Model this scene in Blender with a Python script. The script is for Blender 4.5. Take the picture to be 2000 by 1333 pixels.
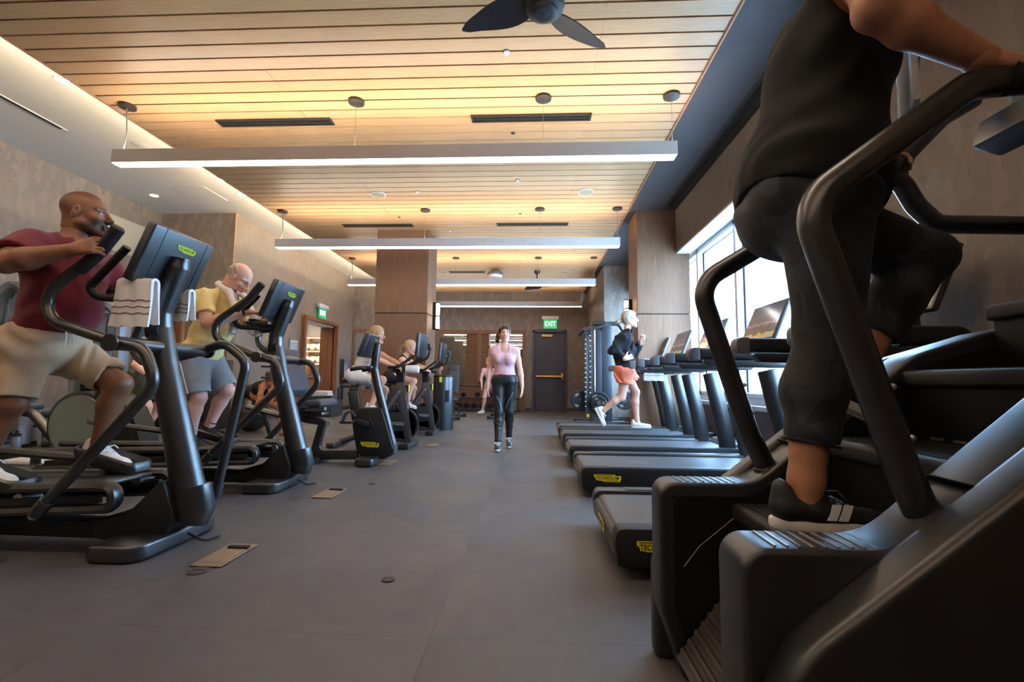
import bpy, bmesh, math, random
import numpy as np
from mathutils import Vector, Matrix
for _o in list(bpy.data.objects): bpy.data.objects.remove(_o, do_unlink=True)
SC = bpy.context.scene; COL = SC.collection
random.seed(7)
# ------------------------------------------------------------------ camera, world, lights, exposure
cam = bpy.data.objects.new('camera', bpy.data.cameras.new('camera')); COL.objects.link(cam)
cam.data.sensor_fit = 'HORIZONTAL'; cam.data.sensor_width = 36.0; cam.data.lens = 16.2
cam.data.clip_start = .05; cam.data.clip_end = 300
_R = [[0.99876153, 0.04864162, 0.01045956], [0.00615156, 0.08788656, -0.9961115], [-0.04937173, 0.99494218, 0.08747849]]
cam.matrix_world = Matrix(((_R[0][0], -_R[1][0], -_R[2][0], 0), (_R[0][1], -_R[1][1], -_R[2][1], 0),
                           (_R[0][2], -_R[1][2], -_R[2][2], .9), (0, 0, 0, 1)))
SC.camera = cam
vs = SC.view_settings
vs.view_transform = 'Standard'; vs.look = 'None'; vs.gamma = 1.0; vs.use_curve_mapping = False
vs.exposure = 1.1
SC.display_settings.display_device = 'sRGB'
W = bpy.data.worlds.new('world'); SC.world = W; W.use_nodes = True
_bg = W.node_tree.nodes['Background']
_bg.inputs['Color'].default_value = (.41, .66, 1.0, 1); _bg.inputs['Strength'].default_value = 22.0
def area(name, loc, sx, sy, power, col, rot, portal=False):
    l = bpy.data.lights.new(name, 'AREA'); l.shape = 'RECTANGLE'; l.size = sx; l.size_y = sy; l.energy = power; l.color = col
    o = bpy.data.objects.new(name, l); COL.objects.link(o); o.location = loc; o.rotation_euler = rot
    if portal: l.cycles.is_portal = True
    return o
# daylight arriving through the long window on the right
area('daylight_portal', (2.72, 6.4, 1.8), 2.4, 9.0, 1, (1, 1, 1), (0, math.radians(90), 0), True)
# ------------------------------------------------------------------ helpers
def lin(c):
    return tuple(((v/255.)/12.92 if v/255. <= .04045 else ((v/255.+.055)/1.055)**2.4) for v in c)
MATS = {}
def mat(name, col, rough=.5, metal=0., var=.06, vs_=30., bump=0., bs=200., stretch=(1,1,1), vcol=False, emit=None, es=1., spec=.5, sheen=0., coat=0., objvar=0., trans=0., graincol=None, ior=None):
    """principled material whose colour and relief come from object-space noise"""
    if name in MATS: return MATS[name]
    m = bpy.data.materials.new(name); m.use_nodes = True; nt = m.node_tree; N = nt.nodes; L = nt.links
    p = N['Principled BSDF']; c = lin(col)
    p.inputs['Roughness'].default_value = rough; p.inputs['Metallic'].default_value = metal
    p.inputs['Specular IOR Level'].default_value = spec
    p.inputs['Coat Weight'].default_value = coat
    if ior: p.inputs['IOR'].default_value = ior
    if sheen: p.inputs['Sheen Weight'].default_value = sheen; p.inputs['Sheen Roughness'].default_value = .5
    if trans: p.inputs['Transmission Weight'].default_value = trans
    tc = N.new('ShaderNodeTexCoord'); mp = N.new('ShaderNodeMapping'); mp.inputs['Scale'].default_value = stretch
    L.new(tc.outputs['Object'], mp.inputs['Vector'])
    nz = N.new('ShaderNodeTexNoise'); nz.inputs['Scale'].default_value = vs_; nz.inputs['Detail'].default_value = 4
    L.new(mp.outputs['Vector'], nz.inputs['Vector'])
    rp = N.new('ShaderNodeValToRGB')
    lo = tuple(max(0, v*(1-var*1.6)) for v in c); hi = tuple(min(1, v*(1+var*1.6)) for v in c)
    if graincol: lo = lin(graincol)
    rp.color_ramp.elements[0].position = .3; rp.color_ramp.elements[1].position = .7
    rp.color_ramp.elements[0].color = (*lo, 1); rp.color_ramp.elements[1].color = (*hi, 1)
    L.new(nz.outputs['Fac'], rp.inputs['Fac']); out = rp.outputs['Color']
    if objvar:
        oi = N.new('ShaderNodeObjectInfo'); mr = N.new('ShaderNodeMapRange')
        mr.inputs['To Min'].default_value = 1-objvar; mr.inputs['To Max'].default_value = 1+objvar
        L.new(oi.outputs['Random'], mr.inputs['Value'])
        mx = N.new('ShaderNodeVectorMath'); mx.operation = 'SCALE'
        L.new(out, mx.inputs[0]); L.new(mr.outputs['Result'], mx.inputs['Scale']); out = mx.outputs['Vector']
    if vcol:
        at = N.new('ShaderNodeAttribute'); at.attribute_name = 'Col'
        mx = N.new('ShaderNodeMix'); mx.data_type = 'RGBA'; mx.blend_type = 'MULTIPLY'; mx.inputs[0].default_value = 1
        L.new(out, mx.inputs[6]); L.new(at.outputs['Color'], mx.inputs[7]); out = mx.outputs[2]
    L.new(out, p.inputs['Base Color'])
    if bump:
        nb = N.new('ShaderNodeTexNoise'); nb.inputs['Scale'].default_value = bs; nb.inputs['Detail'].default_value = 3
        L.new(mp.outputs['Vector'], nb.inputs['Vector'])
        bu = N.new('ShaderNodeBump'); bu.inputs['Strength'].default_value = bump; bu.inputs['Distance'].default_value = .002
        L.new(nb.outputs['Fac'], bu.inputs['Height']); L.new(bu.outputs['Normal'], p.inputs['Normal'])
    if emit:
        p.inputs['Emission Color'].default_value = (*lin(emit), 1); p.inputs['Emission Strength'].default_value = es
    MATS[name] = m; return m

ORG = {}
def _finish(me, angle=38):
    if not len(me.polygons): return
    me.polygons.foreach_set('use_smooth', [True]*len(me.polygons))
    try: me.set_sharp_from_angle(angle=math.radians(angle))
    except Exception: pass
    me.update()
def props(o, label=None, cat=None, group=None, kind=None):
    if label: o['label'] = label
    if cat: o['category'] = cat
    if group: o['group'] = group
    if kind: o['kind'] = kind
    return o
def thing(name, loc, label, cat, group=None):
    o = bpy.data.objects.new(name, None); COL.objects.link(o); o.location = loc; o.empty_display_size = .1
    ORG[o] = Vector(loc); return props(o, label, cat, group)
def put(o, m, parent=None, org=None):
    """link a mesh object whose vertices are in world space; re-origin it or parent it"""
    if m: o.data.materials.append(m)
    COL.objects.link(o)
    if parent is not None:
        o.parent = parent; o.matrix_parent_inverse = Matrix.Translation(-ORG.get(parent, Vector((0,0,0))))
    elif org is not None:
        o.data.transform(Matrix.Translation(-Vector(org))); o.location = org; ORG[o] = Vector(org)
    return o
def copy_tree(o, loc=None, parent=None):
    c = o.copy(); COL.objects.link(c)
    if parent is not None: c.parent = parent; c.matrix_parent_inverse = o.matrix_parent_inverse.copy()
    if loc is not None: c.location = loc
    if o in ORG: ORG[c] = Vector(loc) if loc is not None else ORG[o]
    for ch in list(o.children): copy_tree(ch, None, c)
    return c
def fil(poly, r, n=5):
    """round the corners of a 2D or 3D closed polygon"""
    P = [Vector(p) for p in poly]; k = len(P); out = []
    for i in range(k):
        a, b, c = P[i-1], P[i], P[(i+1) % k]; rr = r[i] if isinstance(r, (list, tuple)) else r
        out += _arc(a, b, c, rr, n)
    return out
def _arc(a, b, c, r, n):
    u = (a-b); v = (c-b); lu, lv = u.length, v.length
    if r <= 1e-6 or lu < 1e-9 or lv < 1e-9: return [b.copy()]
    u /= lu; v /= lv; cosang = max(-1, min(1, u.dot(v))); ang = math.acos(cosang)
    if ang > math.pi-.02 or ang < .02: return [b.copy()]
    t = min(r/math.tan(ang/2), lu*.49, lv*.49); rr = t*math.tan(ang/2)
    bis = (u+v).normalized(); cen = b+bis*(rr/math.sin(ang/2))
    p0, p1 = b+u*t, b+v*t; e0, e1 = p0-cen, p1-cen; om = math.pi-ang; res = []
    for i in range(n+1):
        s = i/n; res.append(cen+(e0*math.sin((1-s)*om)+e1*math.sin(s*om))/math.sin(om))
    return res
class B:
    """collects geometry for ONE mesh object"""
    def __init__(s): s.v = []; s.f = []
    def raw(s, V, F, M=None):
        o = len(s.v)
        s.v += [tuple(M @ Vector(p)) if M else tuple(p) for p in V]; s.f += [[i+o for i in f] for f in F]; return s
    def bm(s, bm, M=None):
        bm.verts.index_update(); s.raw([v.co.copy() for v in bm.verts], [[v.index for v in f.verts] for f in bm.faces], M); bm.free(); return s
    def box(s, c, size, bev=0., seg=2, rot=None):
        b = bmesh.new(); bmesh.ops.create_cube(b, size=1.0)
        for v in b.verts: v.co = Vector((v.co.x*size[0], v.co.y*size[1], v.co.z*size[2]))
        if bev: bmesh.ops.bevel(b, geom=list(b.edges), offset=min(bev, min(size)*.49), segments=seg, profile=.5, affect='EDGES')
        M = Matrix.Translation(c)
        if rot is not None: M = M @ (rot if isinstance(rot, Matrix) else Matrix.Rotation(rot[0], 4, rot[1]))
        return s.bm(b, M)
    def prism(s, poly, a, b_, ax='Y', bev=0., seg=2, M=None):
        """extrude a 2D outline from a to b_ along an axis (outline lies in the two other axes, in order)"""
        b = bmesh.new(); mk = {'Y': lambda p, t: (p[0], t, p[1]), 'X': lambda p, t: (t, p[0], p[1]), 'Z': lambda p, t: (p[0], p[1], t)}[ax]
        v0 = [b.verts.new(mk(p, a)) for p in poly]; v1 = [b.verts.new(mk(p, b_)) for p in poly]; n = len(poly)
        f0 = b.faces.new(v0); f1 = b.faces.new(list(reversed(v1)))
        for i in range(n): b.faces.new((v0[(i+1) % n], v0[i], v1[i], v1[(i+1) % n]))
        bmesh.ops.recalc_face_normals(b, faces=list(b.faces))
        if bev:
            es = list(f0.edges)+list(f1.edges)
            bmesh.ops.bevel(b, geom=es, offset=bev, segments=seg, profile=.5, affect='EDGES', clamp_overlap=True)
        return s.bm(b, M)
    def tube(s, pts, r, n=12, fillet=0., closed=False, flat=None, cap=True, fn=6):
        """swept tube; r scalar or per-point; flat=(axis, ratio) squashes the section along an axis"""
        P = [Vector(p) for p in pts]; R = list(r) if isinstance(r, (list, tuple)) else [r]*len(P)
        if fillet:
            Q = []; RR = []
            for i, p in enumerate(P):
                if not closed and (i == 0 or i == len(P)-1): Q.append(p); RR.append(R[i]); continue
                a = _arc(P[i-1], p, P[(i+1) % len(P)], fillet, fn); Q += a; RR += [R[i]]*len(a)
            P, R = Q, RR
        k = len(P); T = []
        for i in range(k):
            if closed: t = P[(i+1) % k]-P[i-1]
            else: t = P[min(i+1, k-1)]-P[max(i-1, 0)]
            T.append(t.normalized())
        up = Vector((0, 0, 1)) if abs(T[0].z) < .9 else Vector((1, 0, 0))
        x = T[0].cross(up).normalized(); V = []; F = []
        for i in range(k):
            x = (x-T[i]*x.dot(T[i])).normalized(); y = T[i].cross(x)
            for j in range(n):
                a = 2*math.pi*j/n; d = (x*math.cos(a)+y*math.sin(a))*R[i]
                if flat: ax = Vector(flat[0]); d -= ax*d.dot(ax)*(1-flat[1])
                V.append(P[i]+d)
        for i in range(k if closed else k-1):
            for j in range(n):
                a, b = i*n+j, i*n+(j+1) % n; c, d = ((i+1) % k)*n+(j+1) % n, ((i+1) % k)*n+j
                F.append([a, b, c, d])
        if cap and not closed: F.append(list(range(n))[::-1]); F.append([(k-1)*n+j for j in range(n)])
        return s.raw(V, F)
    def cyl(s, a, b, r0, r1=None, n=20): return s.tube([a, b], [r0, r0 if r1 is None else r1], n)
    def lathe(s, prof, c=(0,0,0), n=24, ax='Z'):
        V = []; F = []; k = len(prof)
        for r, z in prof:
            for j in range(n):
                a = 2*math.pi*j/n; p = (r*math.cos(a), r*math.sin(a), z)
                p = {'Z': p, 'Y': (p[0], p[2], p[1]), 'X': (p[2], p[0], p[1])}[ax]
                V.append((p[0]+c[0], p[1]+c[1], p[2]+c[2]))
        for i in range(k-1):
            for j in range(n):
                q = [i*n+j, i*n+(j+1) % n, (i+1)*n+(j+1) % n, (i+1)*n+j]; F.append(q if ax != 'Y' else q[::-1])
        a, b = list(range(n))[::-1], [(k-1)*n+j for j in range(n)]
        if prof[0][0] > 1e-5: F.append(a if ax != 'Y' else a[::-1])
        if prof[-1][0] > 1e-5: F.append(b if ax != 'Y' else b[::-1])
        return s.raw(V, F)
    def ball(s, c, r, u=16, v=10, R=None):
        V = []; F = []; r = r if isinstance(r, (list, tuple)) else (r, r, r)
        for i in range(v+1):
            t = math.pi*i/v
            for j in range(u):
                a = 2*math.pi*j/u; V.append((r[0]*math.sin(t)*math.cos(a), r[1]*math.sin(t)*math.sin(a), r[2]*math.cos(t)))
        for i in range(v):
            for j in range(u): F.append([i*u+j, (i+1)*u+j, (i+1)*u+(j+1) % u, i*u+(j+1) % u])
        M = Matrix.Translation(c)
        if R is not None: M = M @ R
        return s.raw(V, F, M)
    def sheet(s, G, th):
        """a cloth: grid of points given some thickness"""
        m, n = len(G), len(G[0]); P = [[Vector(p) for p in row] for row in G]; V = []; F = []; Nn = []
        for i in range(m):
            for j in range(n):
                du = P[min(i+1, m-1)][j]-P[max(i-1, 0)][j]; dv = P[i][min(j+1, n-1)]-P[i][max(j-1, 0)]
                nn = du.cross(dv); nn = nn.normalized() if nn.length > 1e-9 else Vector((0, 0, 1)); Nn.append(nn); V.append(P[i][j]+nn*th/2)
        for i in range(m):
            for j in range(n): V.append(P[i][j]-Nn[i*n+j]*th/2)
        o = m*n
        for i in range(m-1):
            for j in range(n-1):
                a, b, c, d = i*n+j, i*n+j+1, (i+1)*n+j+1, (i+1)*n+j
                F.append([a, d, c, b]); F.append([o+a, o+b, o+c, o+d])
        ring = [(0, j) for j in range(n)]+[(i, n-1) for i in range(1, m)]+[(m-1, j) for j in range(n-2, -1, -1)]+[(i, 0) for i in range(m-2, 0, -1)]
        for q in range(len(ring)):
            a = ring[q][0]*n+ring[q][1]; b = ring[(q+1) % len(ring)]; b = b[0]*n+b[1]; F.append([a, b, o+b, o+a])
        return s.raw(V, F)
    def mesh(s, name, angle=38):
        me = bpy.data.meshes.new(name); me.from_pydata(s.v, [], s.f); me.validate(); _finish(me, angle); return me
    def obj(s, name, m, parent=None, org=None, angle=38, **k):
        return props(put(bpy.data.objects.new(name, s.mesh(name, angle)), m, parent, org), **k)
def struct(name, b, m, angle=38):
    o = b.obj(name, m, angle=angle); o['kind'] = 'structure'; ORG[o] = Vector((0, 0, 0)); return o
def text_mesh(txt, size, M, depth=.0015, spacing=1.0, squash=1.0):
    cu = bpy.data.curves.new('lettering', 'FONT'); cu.body = txt; cu.size = size; cu.extrude = depth; cu.align_x = 'CENTER'; cu.align_y = 'CENTER'
    cu.space_character = spacing; cu.offset = size*.012
    o = bpy.data.objects.new('lettering', cu); COL.objects.link(o)
    bpy.context.view_layer.update(); dg = bpy.context.evaluated_depsgraph_get()
    me = bpy.data.meshes.new_from_object(o.evaluated_get(dg)); bpy.data.objects.remove(o, do_unlink=True); bpy.data.curves.remove(cu)
    me.transform(M @ Matrix.Diagonal((squash, 1, 1, 1))); return me
def basis(c, x, y):
    """4x4 placing local x,y axes (z = x cross y) at c"""
    x = Vector(x).normalized(); z = x.cross(Vector(y)).normalized(); y = z.cross(x)
    return Matrix.Translation(c) @ Matrix(((x.x, y.x, z.x, 0), (x.y, y.y, z.y, 0), (x.z, y.z, z.z, 0), (0, 0, 0, 1)))
_badge_cache = {}
def badge(parent, c, x, y, w, plate, ink, text='TECHNOGYM', single=False):
    """stepped maker's plate with lettering, centred at c, reading along x, facing x cross y"""
    M = basis(c, x, y)
    key = (round(w, 4), plate.name, ink.name, text)
    if key not in _badge_cache:
        h = w*.27
        o = [(-.5*w,.5*h),(.26*w,.5*h),(.31*w,.32*h),(.5*w,.32*h),(.5*w,-.27*h),(.46*w,-.27*h),(.46*w,-.5*h),(-.12*w,-.5*h),(-.17*w,-.34*h),(-.30*w,-.34*h),(-.33*w,-.27*h),(-.42*w,-.27*h),(-.46*w,.12*h),(-.5*w,.12*h)]
        bp = B().prism(o, 0, .002, 'Z'); pm = bp.mesh('badge')
        pm.materials.append(plate)
        tm = text_mesh(text, h*.62, Matrix.Translation((0, -.0, .0022)), .0006, .95, .86*w/(h*.62*6.05))
        lines = B().box((-.12*w, .39*h, .0024), (.66*w, .07*h, .001)).box((.16*w, -.36*h, .0024), (.5*w, .07*h, .001)).mesh('line')
        bm = bmesh.new(); bm.from_mesh(tm); bm.from_mesh(lines); bm.to_mesh(tm); bm.free(); tm.materials.clear(); tm.materials.append(ink)
        _badge_cache[key] = (pm, tm)
    pm, tm = _badge_cache[key]
    o = bpy.data.objects.new('badge', pm); COL.objects.link(o); o.parent = parent
    o.matrix_parent_inverse = Matrix.Translation(-ORG.get(parent, Vector((0,0,0)))); o.matrix_basis = M
    t = bpy.data.objects.new('lettering', tm); COL.objects.link(t); t.parent = o
    return o
def at(px, py, **k):
    """point where the line of sight through (px, py) of the 2000 x 1333 frame meets the plane X, Y or Z = value"""
    d = [(px-1000)/900., (py-666.5)/900., 1.]
    r = [sum(_R[i][j]*d[i] for i in range(3)) for j in range(3)]; C = (0, 0, .9)
    a, v = list(k.items())[0]; i = 'XYZ'.index(a); t = (v-C[i])/r[i]
    return Vector((C[0]+t*r[0], C[1]+t*r[1], C[2]+t*r[2]))
# ------------------------------------------------------------------ figures: smooth unions of tapered limbs turned into one skin
def _v(p): return np.array(tuple(p), float)
def unit(p): p = _v(p); return p/np.linalg.norm(p)
class SDF:
    def __init__(s, k=.02): s.P = []; s.k = k; s.planes = []; s.disp = None
    def c(s, a, b, ra, rb=None, k=None, flat=None, ends=(0, 0), op=1):
        s.P.append(('c', _v(a), _v(b), ra, ra if rb is None else rb, s.k if k is None else k, (unit(flat[0]), flat[1]) if flat else None, ends, op)); return s
    def chain(s, pts, rs, **kw):
        for i in range(len(pts)-1): s.c(pts[i], pts[i+1], rs[i], rs[i+1], **kw)
        return s
    def e(s, c, r, ax=None, k=None, op=1):
        A = np.eye(3) if ax is None else np.array([unit(a) for a in ax])
        s.P.append(('e', _v(c), np.array(r, float), A, s.k if k is None else k, op)); return s
    def half(s, pt, n): s.planes.append((_v(pt), unit(n))); return s    # keeps the side the normal points away from
    def bbox(s):
        lo = np.full(3, 9e9); hi = -lo
        for p in s.P:
            if p[-1] < 0: continue
            if p[0] == 'c': r = max(p[3], p[4]); q = [p[1]-r, p[2]-r, p[1]+r, p[2]+r]
            else: r = max(p[2]); q = [p[1]-r, p[1]+r]
            lo = np.minimum(lo, np.min(q, 0)); hi = np.maximum(hi, np.max(q, 0))
        return lo, hi
    def mesh(s, h, lo=None, hi=None):
        a, b = s.bbox(); lo = a if lo is None else np.maximum(a, _v(lo)); hi = b if hi is None else np.minimum(b, _v(hi))
        lo = lo-.03-2*h; hi = hi+.03+2*h
        n = np.maximum(np.ceil((hi-lo)/h).astype(int)+1, 4)
        X = [lo[i]+h*np.arange(n[i]) for i in range(3)]
        F = np.full(n, .12, np.float32)
        for p in s.P:
            if p[0] == 'c': r = max(p[3], p[4]); q = [p[1]-r, p[2]-r, p[1]+r, p[2]+r]; k = p[5]
            else: r = max(p[2]); q = [p[1]-r, p[1]+r]; k = p[4]
            m = k+.035; i0 = np.maximum(np.floor((np.min(q, 0)-m-lo)/h).astype(int), 0); i1 = np.minimum(np.ceil((np.max(q, 0)+m-lo)/h).astype(int)+1, n)
            if np.any(i1 <= i0): continue
            sl = tuple(slice(i0[i], i1[i]) for i in range(3))
            gx, gy, gz = X[0][sl[0], None, None], X[1][None, sl[1], None], X[2][None, None, sl[2]]
            if p[0] == 'c':
                A, Bp, ra, rb, k, flat, ends, op = p[1:]
                ba = Bp-A; l2 = max(ba@ba, 1e-12)
                px, py, pz = gx-A[0], gy-A[1], gz-A[2]
                t0 = (px*ba[0]+py*ba[1]+pz*ba[2])/l2; t = np.clip(t0, 0, 1)
                vx, vy, vz = px-t*ba[0], py-t*ba[1], pz-t*ba[2]
                if flat is not None:
                    w = (vx*flat[0][0]+vy*flat[0][1]+vz*flat[0][2])*(1/flat[1]-1)
                    vx, vy, vz = vx+w*flat[0][0], vy+w*flat[0][1], vz+w*flat[0][2]
                d = np.sqrt(vx*vx+vy*vy+vz*vz)-(ra+(rb-ra)*t)
                L = math.sqrt(l2)
                if ends[1]: d = np.maximum(d, (t0-1)*L)
                if ends[0]: d = np.maximum(d, -t0*L)
            else:
                C, r, A, k, op = p[1:]
                px, py, pz = gx-C[0], gy-C[1], gz-C[2]
                q0 = [(px*A[i][0]+py*A[i][1]+pz*A[i][2])/r[i] for i in range(3)]
                k0 = np.sqrt(q0[0]**2+q0[1]**2+q0[2]**2); k1 = np.sqrt((q0[0]/r[0])**2+(q0[1]/r[1])**2+(q0[2]/r[2])**2)
                d = k0*(k0-1)/np.maximum(k1, 1e-6)
            f = F[sl]
            if op > 0:
                if k > 0: hh = np.maximum(k-np.abs(f-d), 0)/k; F[sl] = np.minimum(f, d)-hh*hh*k*.25
                else: F[sl] = np.minimum(f, d)
            else:
                if k > 0: hh = np.maximum(k-np.abs(f+d), 0)/k; F[sl] = np.maximum(f, -d)+hh*hh*k*.25
                else: F[sl] = np.maximum(f, -d)
        if s.disp is not None: F = F+s.disp(X[0][:, None, None], X[1][None, :, None], X[2][None, None, :])
        for pt, nn in s.planes:
            F = np.maximum(F, (X[0][:, None, None]-pt[0])*nn[0]+(X[1][None, :, None]-pt[1])*nn[1]+(X[2][None, None, :]-pt[2])*nn[2])
        F[0], F[-1] = .1, .1; F[:, 0], F[:, -1] = .1, .1; F[:, :, 0], F[:, :, -1] = .1, .1
        return nets(F, lo, h)
def nets(F, lo, h):
    S = F < 0; n = F.shape; c = np.zeros(tuple(np.array(n)-1), np.int8)
    for i in (0, 1):
        for j in (0, 1):
            for k in (0, 1): c += S[i:n[0]-1+i, j:n[1]-1+j, k:n[2]-1+k]
    act = (c > 0) & (c < 8); I = np.argwhere(act)
    if not len(I): return np.zeros((0, 3)), np.zeros((0, 4), int)
    ids = np.full(act.shape, -1, np.int32); ids[act] = np.arange(len(I))
    co = np.array([[i, j, k] for i in (0, 1) for j in (0, 1) for k in (0, 1)])
    V = np.stack([F[I[:, 0]+a, I[:, 1]+b, I[:, 2]+d] for a, b, d in co], 1)
    pos = np.zeros((len(I), 3)); cnt = np.zeros(len(I))
    for a in range(8):
        for b in range(a+1, 8):
            if np.abs(co[a]-co[b]).sum() != 1: continue
            m = (V[:, a] < 0) != (V[:, b] < 0); t = np.where(m, V[:, a]/np.where(m, V[:, a]-V[:, b], 1), 0)
            pos += m[:, None]*(co[a]+t[:, None]*(co[b]-co[a])); cnt += m
    P = lo+h*(I+pos/cnt[:, None]); Q = []
    for ax in range(3):
        u, w = (ax+1) % 3, (ax+2) % 3
        a = [slice(None)]*3; b = [slice(None)]*3; a[ax] = slice(0, -1); b[ax] = slice(1, None)
        E = np.argwhere(S[tuple(a)] != S[tuple(b)])
        E = E[(E[:, u] > 0) & (E[:, w] > 0) & (E[:, u] < n[u]-1) & (E[:, w] < n[w]-1)]
        du = np.zeros(3, int); du[u] = 1; dw = np.zeros(3, int); dw[w] = 1
        g = lambda X: ids[X[:, 0], X[:, 1], X[:, 2]]
        q = np.stack([g(E-du-dw), g(E-dw), g(E), g(E-du)], 1); ins = S[E[:, 0], E[:, 1], E[:, 2]]
        q[~ins] = q[~ins][:, ::-1]; Q.append(q)
    return P, np.concatenate(Q)
class Skin:
    """gathers several meshed fields into one mesh object, with vertex colours"""
    def __init__(s): s.V = []; s.F = []; s.n = 0
    def add(s, vf, smooth=1):
        V, F = vf
        for _ in range(smooth):
            if not len(V): break
            A = np.zeros_like(V); C = np.zeros(len(V))
            for i in range(4): np.add.at(A, F[:, i], V[F[:, (i+1) % 4]]); np.add.at(C, F[:, i], 1)
            V = .5*V+.5*A/np.maximum(C, 1)[:, None]
        s.V.append(V); s.F.append(F+s.n); s.n += len(V); return s
    def obj(s, name, m, parent=None, org=None, col=None, **k):
        V = np.concatenate(s.V); F = np.concatenate(s.F)
        me = bpy.data.meshes.new(name); me.vertices.add(len(V)); me.vertices.foreach_set('co', V.ravel())
        me.loops.add(4*len(F)); me.loops.foreach_set('vertex_index', F.ravel().astype(np.int32))
        me.polygons.add(len(F)); me.polygons.foreach_set('loop_start', np.arange(0, 4*len(F), 4, dtype=np.int32)); me.polygons.foreach_set('loop_total', np.full(len(F), 4, np.int32))
        me.update(calc_edges=True); me.polygons.foreach_set('use_smooth', np.ones(len(F), bool)); me.update()
        if col is not None:
            a = me.color_attributes.new('Col', 'FLOAT_COLOR', 'POINT'); a.data.foreach_set('color', np.concatenate([col(V), np.ones((len(V), 1))], 1).ravel().astype(np.float32))
        return props(put(bpy.data.objects.new(name, me), m, parent, org), **k)
def folds(amp, freq, d=(1, .3, .5), seed=0):
    """irregular soft cloth creases: warped crossing waves that fade in and out"""
    d = np.array(d, float); d = d/np.linalg.norm(d)*freq*1.25; a = seed*1.7
    e = np.array((d[2]*.7-d[1]*.5, d[0]*.6+d[2]*.4, -d[0]*.8+d[1]*.3))
    def f(x, y, z):
        w = 1.5*np.sin(x*11+z*5+a)+1.5*np.cos(z*9+a*2-y*7)+1.2*np.sin(y*12-a+x*6-z*4)
        m = .5+.5*np.sin(x*8-z*10+y*9+a*3+1.3*w); q = .5+.5*np.sin(z*7+y*6-x*5+a+w)
        r1 = np.sin(x*d[0]+y*d[1]+z*d[2]+2.4*w+a); r2 = np.sin(x*e[0]+y*e[1]+z*e[2]+2.*w+2*a)
        return (1.7*amp*(r1*m*m*.9+r2*q*q*.7)).astype(np.float32)
    return f
class Frame:
    def __init__(s, c, f, u, g=1.):
        s.c = _v(c); s.f = unit(f); u = _v(u); s.u = unit(u-s.f*(u@s.f)); s.s = np.cross(s.u, s.f); s.g = g     # s.s = figure's left
    def __call__(s, f, l, u): return s.c+s.g*(f*s.f+l*s.s+u*s.u)
    def loc(s, V): D = (V-s.c)/s.g; return D@s.f, D@s.s, D@s.u
def head(S, H, neck, nr=.052, male=True):
    """adds skull, face and neck to a field; H is the Frame at the middle of the head (eye level)"""
    g = H.g; ax = (H.f, H.s, H.u)
    S.e(H(-.012, 0, .036), np.array((.096, .076, .084))*g, ax, k=.02)
    S.e(H(.022, 0, -.03), np.array((.070, .060, .082))*g, ax, k=.03)
    jw = .056 if male else .046
    for l in (-1, 1):
        S.c(H(.0, l*jw, -.058), H(.07, l*.016, -.102), .020*g, .016*g, k=.025)
        S.e(H(.058, l*.038, -.022), np.array((.026, .022, .022))*g, ax, k=.02)
        S.c(H(.084, l*.012, .026), H(.066, l*.05, .024), .010*g, .009*g, k=.012)
        S.e(H(.094, l*.031, .004), np.array((.012, .016, .010))*g, ax, k=.012, op=-1)
        S.e(H(.072, l*.031, .003), np.array((.0165, .0165, .0145))*g, ax, k=.004)
        S.e(H(.0895, l*.031, .003), np.array((.010, .0145, .0062))*g, ax, k=.003, op=-1)
        S.e(H(.101, l*.013, -.033), np.array((.011, .009, .009))*g, ax, k=.006)
        S.e(H(-.006, l*.077, -.006), np.array((.017, .010, .030))*g, (H.f*.96+H.u*-.2+H.s*l*-.2, H.s, H.u), k=.006)
        S.e(H(.001, l*.086, -.004), np.array((.008, .006, .016))*g, ax, k=.004, op=-1)
    S.c(H(.09, 0, .016), H(.113, 0, -.028), .008*g, .0125*g, k=.012)
    S.e(H(.078, 0, -.104), np.array((.020, .024, .018))*g, ax, k=.02)
    S.c(H(.091, -.018, -.063), H(.091, .018, -.063), .0065*g, k=.008); S.c(H(.098, -.006, -.061), H(.098, .006, -.061), .0055*g, k=.006)
    S.c(H(.090, -.014, -.075), H(.090, .014, -.075), .0075*g, k=.008)
    S.c(H(.098, -.02, -.069), H(.098, .02, -.069), .003*g, k=.003, op=-1)
    S.c(H(-.03, 0, -.045), neck, nr*1.02, nr*1.08, k=.03)
    return S
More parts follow.
